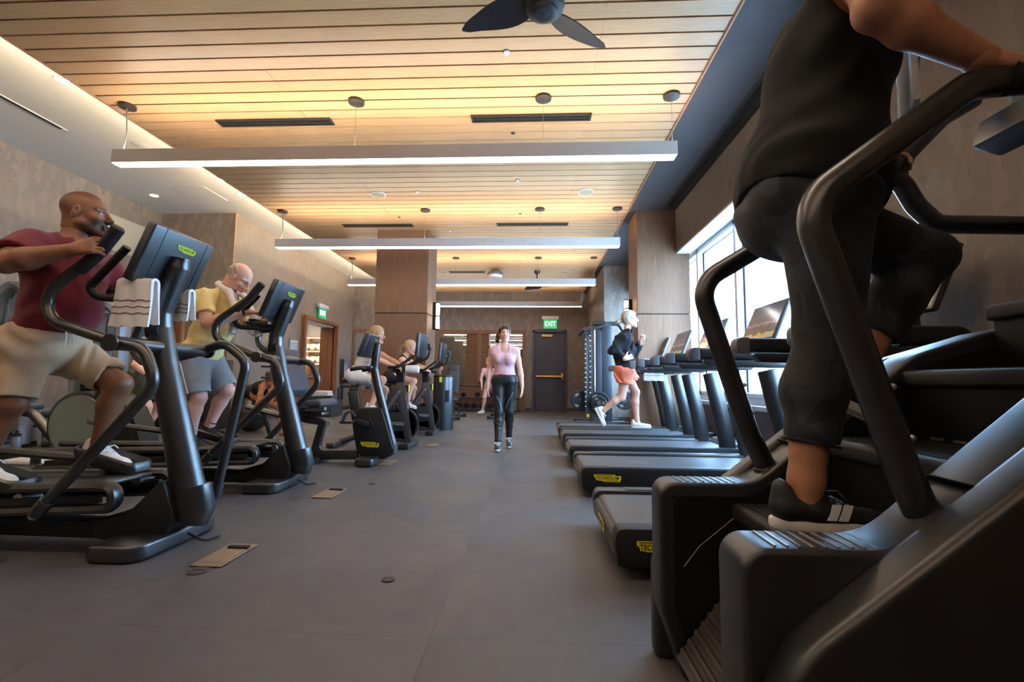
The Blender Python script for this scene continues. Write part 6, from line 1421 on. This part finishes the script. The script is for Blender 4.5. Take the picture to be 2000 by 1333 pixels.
hairdo(H, M_hairbr, BW, tail=([(-.08, 0, .06), (-.12, 0, .07), (-.15, 0, .04)], [.035, .045, .02]))
o = B().lathe([(0, 0)]+[(.315*math.sin(t), .315-.315*math.cos(t)) for t in np.linspace(.25, 2.95, 22)]+[(0, .63)], (-4.87, 7.80, 0), 40).obj('ball_shell', mat('ball_black', (46, 42, 40), .28, var=.04, spec=.6), thing('exercise_ball', (-4.87, 7.80, 0), 'shiny dark grey exercise ball under the hunched woman by the left wall', 'exercise ball'))
rb = B()
for zz in (.16, .2, .24, .28, .35, .39, .43, .47): rb.tube([(-4.87+(math.sqrt(.3155**2-(zz-.315)**2))*math.cos(q), 7.80+(math.sqrt(.3155**2-(zz-.315)**2))*math.sin(q), zz) for q in np.linspace(0, 2*math.pi, 40, endpoint=False)], .0025, 4, closed=True)
rb.obj('ring_groove', mat('ball_groove', (36, 33, 31), .4), o, kind='stuff')
# woman at the dumbbell rack, mostly hidden by the walker
J = dict(F=(-.3, -.9, -.3), P=(-1.20, 12.75, .86), C=(-1.22, 12.65, 1.1), N=(-1.24, 12.58, 1.26), sr=(-1.40, 12.58, 1.2), sl=(-1.10, 12.58, 1.2), er=(-1.45, 12.5, .97), wr=(-1.42, 12.42, .78), el=(-1.02, 12.5, .96), wl=(-1.05, 12.4, .78),
         hr=(-1.28, 12.75, .82), hl=(-1.12, 12.78, .82), kr=(-1.36, 12.60, .47), ar=(-1.43, 12.78, .085), kl=(-1.05, 12.7, .46), al=(-1.0, 12.9, .085))
H = Frame((-1.25, 12.52, 1.42), (-.2, -.9, -.2), (0, -.1, 1), .98)
FW = figure('woman in pale pink bending by the dumbbell rack, half hidden behind the walking woman', M_sk4, J, H, (-1.2, 12.75, 0), .9, hands={'r': ((0, 0, -1), (-1, 0, 0), .6, 1, {}), 'l': ((0, 0, -1), (1, 0, 0), .6, -1, {})}, h=.011, hh=.007, hd=.008, tor=dict(w=.85, bust=.8), aw=.82, lw=.92, nr=.044, male=False)
S = SDF(.03); torso(S, J, .012, w=.86, bust=.82)
garment('tank_top', S, M_pink, FW, .01, None, [((-1.2, 12.75, .80), (0, 0, -1)), ((-1.2, 12.6, 1.24), (0, 0, 1))])
S = SDF(.03); torso(S, J, .012, w=.86)
for q in 'lr': h_, k_ = _v(J['h'+q]), _v(J['k'+q]); S.c(h_, h_+(k_-h_)*.4, .10, .088, k=.03, ends=(0, 1))
garment('shorts', S, fabric('blush_shorts', (214, 172, 166)), FW, .01, None, [((-1.2, 12.75, .93), (0, 0, 1))])
for q in 'lr': shoe('shoe', FW, J['a'+q], (-.5, -.85, 0), (0, 0, 1), M_shoew, M_solew, .92, M_whitep, .009)
B().tube([(-1.43, 12.78, .13), (-1.42, 12.76, .19)], [.04, .042], 12).obj('sock', M_shoeb, FW)
hairdo(H, M_hairbl, FW, tail=([(-.10, 0, .03), (-.14, 0, -.02), (-.15, 0, -.1)], [.026, .034, .015]), h=.008)
# ------------------------------------------------------------------ smaller things
# towel folded over the tray of the nearest elliptical
def folded_towel(x, y0, y1, zt, zb, r, label, stripes=True, m=M_towel, dx=.0):
    G = []
    for i in range(31):
        s = i/30
        if s < .42: a = s/.42; px, pz = x-r-.02*(1-a)*1.2-dx*(1-a), zb+(zt-zb)*a
        elif s < .58: a = (s-.42)/.16*math.pi; px, pz = x-r*math.cos(a), zt+r*math.sin(a)*1.0
        else: a = (s-.58)/.42; px, pz = x+r+.015*a, zt-(zt-zb)*.9*a
        G.append([(px+.006*math.sin(j*1.7+s*9)*(1-abs(s-.5)), y0+(y1-y0)*j/10, pz+.004*math.sin(j*1.1)) for j in range(11)])
    o = B().sheet(G, .016).obj('hanging_towel', m, None, (x, (y0+y1)/2, zb)); props(o, label, 'towel')
    if stripes:
        b = B()
        for s_ in (5, 7, 9): b.tube([(p[0]-.009, p[1], p[2]) for p in G[s_]], .0035, 4)
        for s_ in (24, 26): b.tube([(p[0]+.009, p[1], p[2]) for p in G[s_]], .0035, 4)
        b.obj('woven_stripe', mat('towel_stripe', (128, 112, 92), .9), o)
    return o
def cross_towel(xa, xb, y, zt, zb, r, label):
    """hangs over a rail that runs along X: drops on both sides in Y"""
    G = []
    for i in range(31):
        s = i/30
        if s < .45: a = s/.45; py, pz = y-r-.012*(1-a), zb+(zt-zb)*a
        elif s < .6: a = (s-.45)/.15*math.pi; py, pz = y-r*math.cos(a), zt+r*math.sin(a)
        else: a = (s-.6)/.4; py, pz = y+r+.01*a, zt-(zt-zb)*.92*a
        G.append([(xa+(xb-xa)*j/10+.035*(1-2*j/10)*0+(-.02*(1-s/.45) if s < .45 else 0)*(1-j/10), py+.005*math.sin(j*1.3+s*7), pz+.004*math.sin(j*1.9)) for j in range(11)])
    o = B().sheet(G, .014).obj('hanging_towel', M_towel, None, ((xa+xb)/2, y, zb)); props(o, label, 'towel')
    b = B()
    for s_ in (4, 6, 8): b.tube([(p[0], p[1]-.008, p[2]) for p in G[s_]], .003, 4)
    b.obj('woven_stripe', mat('towel_stripe', (128, 112, 92), .9), o); return o
cross_towel(-2.215, -2.02, 2.33, 1.40, 1.165, .022, 'white striped towel draped over the handle under the nearest elliptical screen')
cross_towel(-2.22, -2.08, 2.67, 1.41, 1.24, .022, 'small white towel on the far handle of the nearest elliptical')
cross_towel(1.60, 1.86, 6.83, 1.19, .93, .055, 'white striped towel hung over the treadmill arm beside the running woman')
# rolled towel on the handlebars of the first spin bike
p = at(800, 722, Y=6.2)
o = roll(p.x+.06, 6.12, p.z, .055, .17, 'X').obj('rolled_towel', M_towel, None, (p.x+.06, 6.12, p.z-.05)); props(o, 'white towel rolled on the handlebar tray of the nearer spin bike', 'towel')
# waste bin
t = thing('waste_bin', (-1.70, 8.6, 0), 'tall black cylindrical waste bin behind the far spin bike', 'bin')
bc = at(865, 838, Z=0); bx, by = -1.70, 8.6
B().lathe([(.0, .0), (.185, .0), (.19, .02), (.19, .985), (.186, 1.0), (.17, 1.0), (.165, .97), (0, .97)], (bx, by, 0), 36).obj('drum', M_blk, t)
B().lathe([(.192, .965), (.194, .985), (.192, 1.0), (.186, 1.002)], (bx, by, 0), 36).obj('rim', M_rub, t); B().box((bx+.10, by-.16, .62), (.075, .03, .21), .004, 1, rot=(math.radians(33), 'Z')).obj('slot', M_black, t); B().box((bx-.02, by-.19, .92), (.05, .006, .1), .002, 1).obj('sticker', M_lime, t)
# dark storage box with folded towels by the doorway
bp = at(646, 815, Z=0); by = bp.y+.35; x1 = bp.x; x0 = x1-.62
t = thing('storage_box', ((x0+x1)/2, by, 0), 'low dark grey equipment box beside the towel room doorway', 'box')
B().box(((x0+x1)/2, by, .235), (x1-x0, .7, .47), .015, 2).obj('body', mat('box_grey', (62, 64, 70), .45), t); B().box(((x0+x1)/2, by, .485), (x1-x0+.02, .72, .035), .01, 2).obj('lid', mat('box_lid', (76, 80, 86), .4), t)
B().box((x1-.14, by-.352, .2), (.06, .003, .09)).obj('sticker', M_whitep, t); B().box(((x0+x1)/2+.2, by-.362, .478), (.14, .012, .02), .003, 1).obj('latch', M_black, t)
for i in range(3):
    o = B().box(((x0+x1)/2-.02, by-.1, .522+.04*i), (.40-.02*i, .28, .038), .017, 3).obj('folded_towel', M_towel, None, ((x0+x1)/2, by-.1, .503+.04*i)); props(o, '%s folded white towel stacked on the grey equipment box' % ('lowest', 'middle', 'topmost')[i], 'towel', 'folded towels on the box')
# bottle by the ball
t = thing('water_bottle', (-6.2, 9.05, 0), 'clear plastic water bottle on the floor left of the exercise ball', 'bottle')
bb = at(450, 834, Z=0); M_clear = mat('clear_plastic', (220, 228, 232), .08, trans=.85, var=.01)
t.location = (bb.x, bb.y, 0); ORG[t] = Vector((bb.x, bb.y, 0))
B().lathe([(0, .0), (.03, 0), (.033, .01), (.033, .13), (.028, .16), (.013, .19), (.013, .205)], (bb.x, bb.y, 0), 18).obj('body', M_clear, t); B().lathe([(.014, .2), (.015, .22), (0, .222)], (bb.x, bb.y, 0), 14).obj('cap', M_whitep, t); B().lathe([(.0335, .07), (.0335, .12)], (bb.x, bb.y, 0), 18).obj('label_band', mat('bottle_label', (150, 190, 210), .5), t)
# dumbbell rack with dumbbells before the mirror
t = thing('dumbbell_rack', (-1.45, 13.95, 0), 'black three-tier dumbbell rack standing before the wall mirror', 'rack')
RX0, RX1, RY = -2.75, -.45, 13.95
for x in (RX0+.1, RX1-.1):
    B().prism(fil([(RY+.28, 0), (RY+.28, .86), (RY+.20, .86), (RY-.16, .12), (RY-.25, .06), (RY-.25, 0)], .02, 3), x-.035, x+.035, 'X', .006).obj('end_frame', M_blk, t)
TI = ((.80, .16), (.44, .02), (.10, -.10))
for z, dy in TI:
    for o_ in (-.07, .07): B().box(((RX0+RX1)/2, RY+dy+o_, z-.05), (RX1-RX0, .035, .05), .006, 1).obj('tier_rail', M_blk, t)
for x in np.arange(RX0+.25, RX1-.1, .28): B().lathe([(.08, -.006), (.095, 0), (.08, .006), (.07, 0)], (float(x), RY+.14, .775), 16).obj('cradle', M_grey, t) if False else None
def dumbbell(x, y, z, r, L):
    o = thing('dumbbell', (x, y, z), '', 'dumbbell', 'dumbbells on the rack before the mirror')
    B().lathe([(.012, -L/2), (.015, 0), (.012, L/2)], (x, y, z+r), 10, 'Y').obj('handle', M_steel, o)
    for s in (-1, 1):
        c = L*.32*s; e = L*.5*s
        B().lathe(sorted([(0, c), (r*.9, c), (r, c+.012*s), (r, e-.012*s), (r*.88, e), (0, e)], key=lambda q: q[1]), (x, y, z+r), 16, 'Y').obj('head', M_rub, o)
    return o
on = ('first', 'second', 'third', 'fourth', 'fifth', 'sixth', 'seventh', 'eighth', 'ninth', 'tenth')
protos = {}
for ti, (xs, r, nm) in enumerate((((-1.62,), .06, 'top'), ((-2.14, -1.72, -1.30, -.9), .068, 'middle'), (tuple(np.arange(-2.50, -.62, .235)), .085, 'bottom'))):
    z, dy = TI[ti]
    for i, x in enumerate(xs):
        if r not in protos: o = dumbbell(x, RY+dy, z-.02, r, .30); protos[r] = o
        else: o = copy_tree(protos[r], (x, RY+dy, z-.02))
        o['label'] = 'round black dumbbell on the %s tier of the rack, %s' % (nm, 'its only one' if len(xs) == 1 else on[i]+' from the left')
# upright bench
def bench(x, y, back, l):
    t = thing('weight_bench', (x, y, 0), l, 'bench')
    B().box((x, y, .045), (.5, .07, .06), .012).obj('rear_foot', M_fgrey, t); B().box((x, y-.9, .045), (.42, .07, .06), .012).obj('front_foot', M_fgrey, t)
    for yy in (y, y-.9):
        for s in (-1, 1): B().cyl((x+s*.2, yy, .05), (x+s*.27, yy, .05), .042, n=16).obj('foot_wheel', M_rub, t)
    B().box((x, y-.45, .07), (.07, .9, .06), .01).obj('spine', M_fgrey, t); B().tube([(x, y-.3, .08), (x, y-.45, .45)], .035, 10).obj('strut', M_fgrey, t)
    B().box((x, y-.62, .47), (.30, .36, .07), .025, 3).obj('seat_pad', M_pad, t)
    if back:
        B().box((x, y-.28, .86), (.27, .08, .56), .03, 3, rot=(math.radians(-12), 'X')).obj('back_pad', M_pad, t); B().box((x, y-.20, 1.20), (.25, .08, .18), .03, 3, rot=(math.radians(-12), 'X')).obj('head_pad', M_pad, t)
        B().tube([(x-.04, y-.12, .3), (x-.04, y-.14, .95)], .022, 10).obj('adjuster_rod', M_steel, t); B().tube([(x-.04, y-.1, .18), (x-.04, y-.12, .5)], .035, 10).obj('adjuster_sleeve', M_blk, t); B().tube([(x, y-.2, .3), (x+.08, y-.05, .25), (x+.1, y+.02, .08)], .025, 8, fillet=.05).obj('rear_strut', M_fgrey, t)
    return t
bench(-1.98, 11.55, True, 'upright padded weight bench beside the black waste bin')
bench(-.85, 11.9, False, 'flat weight bench behind the walking woman, only its feet showing')
# two magenta kettlebells near the bench
for i, (px, l) in enumerate(((858, 'magenta kettlebell on the floor left of the bench frame'), (869, 'magenta kettlebell on the floor under the upright bench'))):
    q = at(px, 803.5, Z=0) if False else at(px, 800, Y=13.0); t = thing('kettlebell', (q.x, 13.0, 0), l, 'kettlebell'); mm = mat('magenta_vinyl', (190, 70, 170), .4)
    B().ball((q.x, 13.0, .10), (.10, .10, .095), 18, 12).obj('bell', mm, t); B().tube([(q.x-.06, 13.0, .15), (q.x-.065, 13.0, .24), (q.x+.065, 13.0, .24), (q.x+.06, 13.0, .15)], .016, 8, fillet=.03).obj('handle', M_rub, t)
# smith machine with plates
t = thing('smith_machine', (1.35, 10.3, 0), 'tall black smith machine with chrome guide rods by the far column', 'weight machine')
SY = 9.9
def SP(px, py): v = at(px, py, Y=SY); return v.x, v.z
b0, b1 = SP(1126, 815), SP(1228, 815)
B().box(((b0[0]+1.9)/2, SY, .05), (1.9-b0[0], .10, .09), .01).obj('base_bar', M_blk, t); B().box(((b0[0]+1.9)/2, SY+.8, .05), (1.9-b0[0], .10, .09), .01).obj('base_bar', M_blk, t)
xp, zt = SP(1184, 636)
for yy in (SY-.05, SY+.85):
    B().box((xp, yy, zt/2), (.20, .09, zt), .01).obj('post', mat('rack_slate', (48, 52, 60), .4, .1), t)
    xx, z_ = SP(1160, 640); B().cyl((xx, yy, .10), (xx, yy, z_), .024, n=14).obj('guide_rod', M_steel, t)
    xx, _ = SP(1153.5, 700); B().box((xx, yy, zt*.5), (.055, .07, zt*.95), .006).obj('rack_upright', mat('rack_slate', (48, 52, 60), .4, .1), t)
    q = B(); 
    for i in range(15): q.box((xx-.02, yy-.04, .35+.11*i), (.03, .012, .018))
    q.obj('peg_hole', M_whitep, t, kind='stuff')
    B().tube([(SP(1142, 646)[0], yy, SP(1142, 646)[1]), (xp, yy, zt)], .05, 10).obj('top_arm', M_blk, t)
B().cyl((SP(1141, 645)[0], SY-.2, SP(1141, 645)[1]), (SP(1141, 645)[0], SY+.95, SP(1141, 645)[1]), .05, n=14).obj('cross_tube', M_blk, t)
B().tube([(SP(1156, 632)[0], SY-.05, SP(1156, 632)[1]), (xp+.1, SY-.05, zt+.03), (SP(1208, 634)[0], SY-.05, zt+.03), (SP(1222, 645)[0]-.05, SY-.05, zt-.15)], .045, 12, fillet=.12).obj('top_beam', M_blk, t)
B().cyl((xp, SY-.1, zt+.03), (xp, SY+.9, zt+.03), .045, n=12).obj('cross_tube', M_blk, t)
cx, cz = SP(1164, 786)
B().cyl((cx, SY-.5, cz), (cx, SY+1.0, cz), .025, n=14).obj('barbell', M_steel, t)
def plate(x, y, z, r, l):
    o = thing('weight_plate', (x, y, z), l, 'weight plate', 'weight plates on the smith machine'); 
    B().lathe([(.03, -.02), (r*.42, -.025), (r*.46, -.012), (r*.84, -.012), (r*.88, -.025), (r, -.02), (r, .02), (r*.88, .025), (.03, .02)], (x, y, z), 32, 'Y').obj('disc', M_rub, o); B().lathe([(.025, -.03), (.045, -.03), (.045, .03), (.025, .03)], (x, y, z), 16, 'Y').obj('hub', M_steel, o)
    for k in range(3): a = k*2.094; B().prism(fil([(x+r*.55*math.cos(a-.35), z+r*.55*math.sin(a-.35)), (x+r*.78*math.cos(a-.3), z+r*.78*math.sin(a-.3)), (x+r*.78*math.cos(a+.3), z+r*.78*math.sin(a+.3)), (x+r*.55*math.cos(a+.35), z+r*.55*math.sin(a+.35))], .02, 3), y-.0145, y-.0115, 'Y').obj('grip_slot', M_grey, o)
plate(cx, SY-.36, cz, .235, 'large black weight plate on the near end of the smith bar'); plate(cx, SY-.30, cz, .235, 'second black weight plate just behind the large near-end plate'); plate(cx, SY-.42, cz, .15, 'small black plate outermost on the near end of the smith bar')
plate(SP(1141, 786)[0], SY+.95, cz, .225, 'black weight plate on the far end of the smith bar, at left')
xx, zz = SP(1218, 782); plate(xx, SY-.1, zz, .2, 'black weight plate stored low at the right of the smith machine')
B().tube([(xp, SY-.05, zz), (xx, SY-.05, zz)], .02, 8).obj('storage_peg', M_steel, t); B().box((SP(1148, 800)[0], SY-.05, .2), (.06, .06, .07), .01).obj('stopper', M_yel, t)
# wall outlets and leads under the window
M_out = mat('outlet_black', (24, 23, 24), .5)
for i, (y, z, d, l) in enumerate(((4.55, .42, True, 'black wall outlet with plugged lead under the window, nearest pair left'), (4.42, .41, True, 'black wall outlet with plugged lead under the window, nearest pair right'), (4.24, .41, False, 'narrow metal-edged wall switch right of the nearest outlets'),
        (5.75, .42, True, 'black wall outlet further along the wall under the window'), (5.62, .42, True, 'black wall outlet with thick lead, farther pair right'))):
    t = thing('wall_outlet', (2.48, y, z), l, 'outlet', 'outlets under the window')
    B().box((2.482, y, z), (.014, .075 if d else .04, .125), .004, 1).obj('plate', M_out if d else M_alu, t); B().box((2.476, y, z+.02), (.012, .035, .04), .003, 1).obj('socket', M_glossblk, t)
    if d: B().tube([(2.47, y, z-.02), (2.44, y, z-.03), (2.42, y+.08, .2), (2.40, y+.2, .05)], .006, 6, fillet=.05).obj('lead', M_out, t); B().box((2.462, y, z-.02), (.03, .03, .035), .005).obj('plug', M_glossblk, t)
t = thing('wall_outlet', (1.1, YF-.01, .4), 'black outlet low on the far wall right of the grey door', 'outlet'); B().box((1.47, YF-.008, .42), (.12, .016, .17), .004, 1).obj('plate', M_out, t); B().box((1.47, YF-.018, .44), (.05, .01, .06), .002, 1).obj('socket', M_glossblk, t)
# ------------------------------------------------------------------ strength machines at far left
M_tow = mat('machine_silver', (124, 130, 138), .4, .3, var=.03)
def tower(x, y, w, d, z, l):
    t = thing('strength_machine', (x, y, 0), l, 'weight machine')
    for s in (-1, 1):
        B().tube([(x+s*w/2, y, .05), (x+s*w/2, y, z-.18), (x+s*(w/2-.16), y, z), (x, y, z+.02)], .07, 10, fillet=.14, flat=((0, 1, 0), 1.5)).obj('side_cover', M_tow, t)
    B().box((x, y+.05, z*.52), (w-.06, .03, z*.88), .008).obj('back_shield', mat('shield_blue', (150, 180, 205), .2, var=.06, vs_=3), t)
    for i in range(12): B().box((x, y-.03, .18+.055*i), (w*.55, .12, .045), .006, 1).obj('weight_block', M_rub, t)
    for s in (-1, 1): B().cyl((x+s*w*.14, y-.03, .1), (x+s*w*.14, y-.03, z-.1), .012, n=8).obj('guide_rod', M_steel, t)
    B().box((x, y-.1, .04), (w+.1, .5, .07), .01).obj('base', M_blk, t)
    B().box((x+.25, y-.55, .45), (.40, .42, .09), .03, 3).obj('seat_pad', M_pad, t); B().tube([(x+.25, y-.55, .05), (x+.25, y-.55, .42)], .05, 10).obj('seat_post', M_blk, t); B().box((x+.25, y-.8, .04), (.12, .8, .07), .01).obj('foot_bar', M_blk, t)
    return t
tower(-6.72, 5.6, .50, .5, 2.06, 'silver grey strength machine tower at the far left edge'); 
tower(-5.92, 6.0, .58, .5, 1.86, 'silver grey strength machine tower behind the man in maroon')
# large disc drive machine behind the ellipticals
t = thing('disc_trainer', (-4.85, 4.85, 0), 'low trainer with a big grey-green disc cover behind the nearest elliptical', 'exercise machine')
M_disc = mat('disc_sage', (112, 122, 116), .5, var=.03, vs_=120)
B().lathe([(0, -.11), (.345, -.11), (.36, -.10), (.36, .10), (.345, .11), (0, .11)], (-4.86, 4.85, .385), 56, 'Y').obj('drum', M_blk, t)
B().lathe([(0, -.124), (.315, -.124), (.320, -.108)], (-4.86, 4.85, .385), 56, 'Y').obj('disc_cover', M_disc, t)
hs = [(-4.70, .745), (-4.56, .745), (-4.43, .69), (-4.31, .57), (-4.22, .41), (-4.16, .23), (-4.12, .03), (-4.40, .03), (-4.44, .2), (-4.50, .36), (-4.58, .5), (-4.70, .60)]
B().prism(hs, 4.74, 4.98, 'Y').obj('front_fairing', M_rub, t)
B().prism([(-4.50, .70), (-4.40, .645), (-4.29, .47), (-4.21, .24), (-4.19, .12), (-4.28, .12), (-4.31, .26), (-4.38, .45)], 4.725, 4.742, 'Y').obj('fairing_groove', M_rub, t)
B().box((-4.17, 4.74, .06), (.13, .02, .03), .006).obj('maker_plate', M_plate, t); B().box((-5.0, 4.85, .03), (1.9, .16, .05), .01).obj('base_beam', M_blk, t); B().box((-4.2, 4.85, .025), (.14, .6, .045), .01).obj('front_foot', M_blk, t)
B().tube([(-5.1, 4.85, .1), (-5.5, 4.85, .5), (-5.7, 4.85, .52)], .05, 10, fillet=.1).obj('seat_arm', M_blk, t); B().box((-5.72, 4.85, .57), (.36, .34, .08), .03, 3).obj('seat', M_pad, t)
# rack of dark gear on the floor and bottles
for (x, y, r, hh, l, m) in ((-5.86, 5.02, .045, .26, 'steel shaker bottle on the floor at far left, nearer one', M_tow), (-6.62, 5.9, .05, .27, 'grey insulated bottle with black lid on the floor at far left', mat('bottle_grey', (150, 152, 156), .4, .3))):
    t = thing('water_bottle', (x, y, 0), l, 'bottle'); B().lathe([(0, 0), (r*.9, 0), (r, .01), (r, hh*.8), (r*.85, hh*.86)], (x, y, 0), 20).obj('body', m, t); B().lathe([(r*.88, hh*.84), (r*.9, hh*.95), (r*.4, hh*.97), (r*.35, hh*1.1), (0, hh*1.1)], (x, y, 0), 18).obj('lid', M_rub, t)
q = at(70, 905, Z=0); o = B().box((q.x, q.y, .03), (.42, .3, .05), .02, 3).obj('folded_towel', M_towel, None, (q.x, q.y, 0)); props(o, 'white towel lying folded on the floor behind the nearest elliptical', 'towel')
# dark storage cabinet behind the disc trainer
t = thing('gear_cabinet', (-6.3, 7.6, 0), 'dark cabinet against the left corner behind the disc trainer', 'cabinet')
B().box((-6.2, 7.9, .62), (1.3, .7, 1.24), .015).obj('carcass', mat('cab_black', (30, 30, 32), .45), t); B().box((-6.52, 7.54, .62), (.62, .02, 1.16), .005).obj('door', M_blk, t); B().box((-5.88, 7.54, .62), (.62, .02, 1.16), .005).obj('door', M_blk, t); B().box((-6.24, 7.525, .7), (.02, .02, .3), .004).obj('handle', M_steel, t); B().box((-6.16, 7.525, .7), (.02, .02, .3), .004).obj('handle', M_steel, t)
# wooden reception ledge seen behind the man in maroon
t = thing('wood_partition', (-5.5, 8.3, 0), 'brown wood door panel in the return wall behind the second elliptical', 'panel')
p0, p1 = at(322, 690, Y=8.40), at(352, 690, Y=8.40)
B().box(((p0.x-.7+p1.x)/2, 8.40, 1.1), (p1.x-p0.x+.7, .03, 2.2), .004, 1).obj('panel', M_walnut, t); B().box((p1.x+.02, 8.395, 1.1), (.05, .05, 2.24), .004, 1).obj('frame', M_trimwood, t)
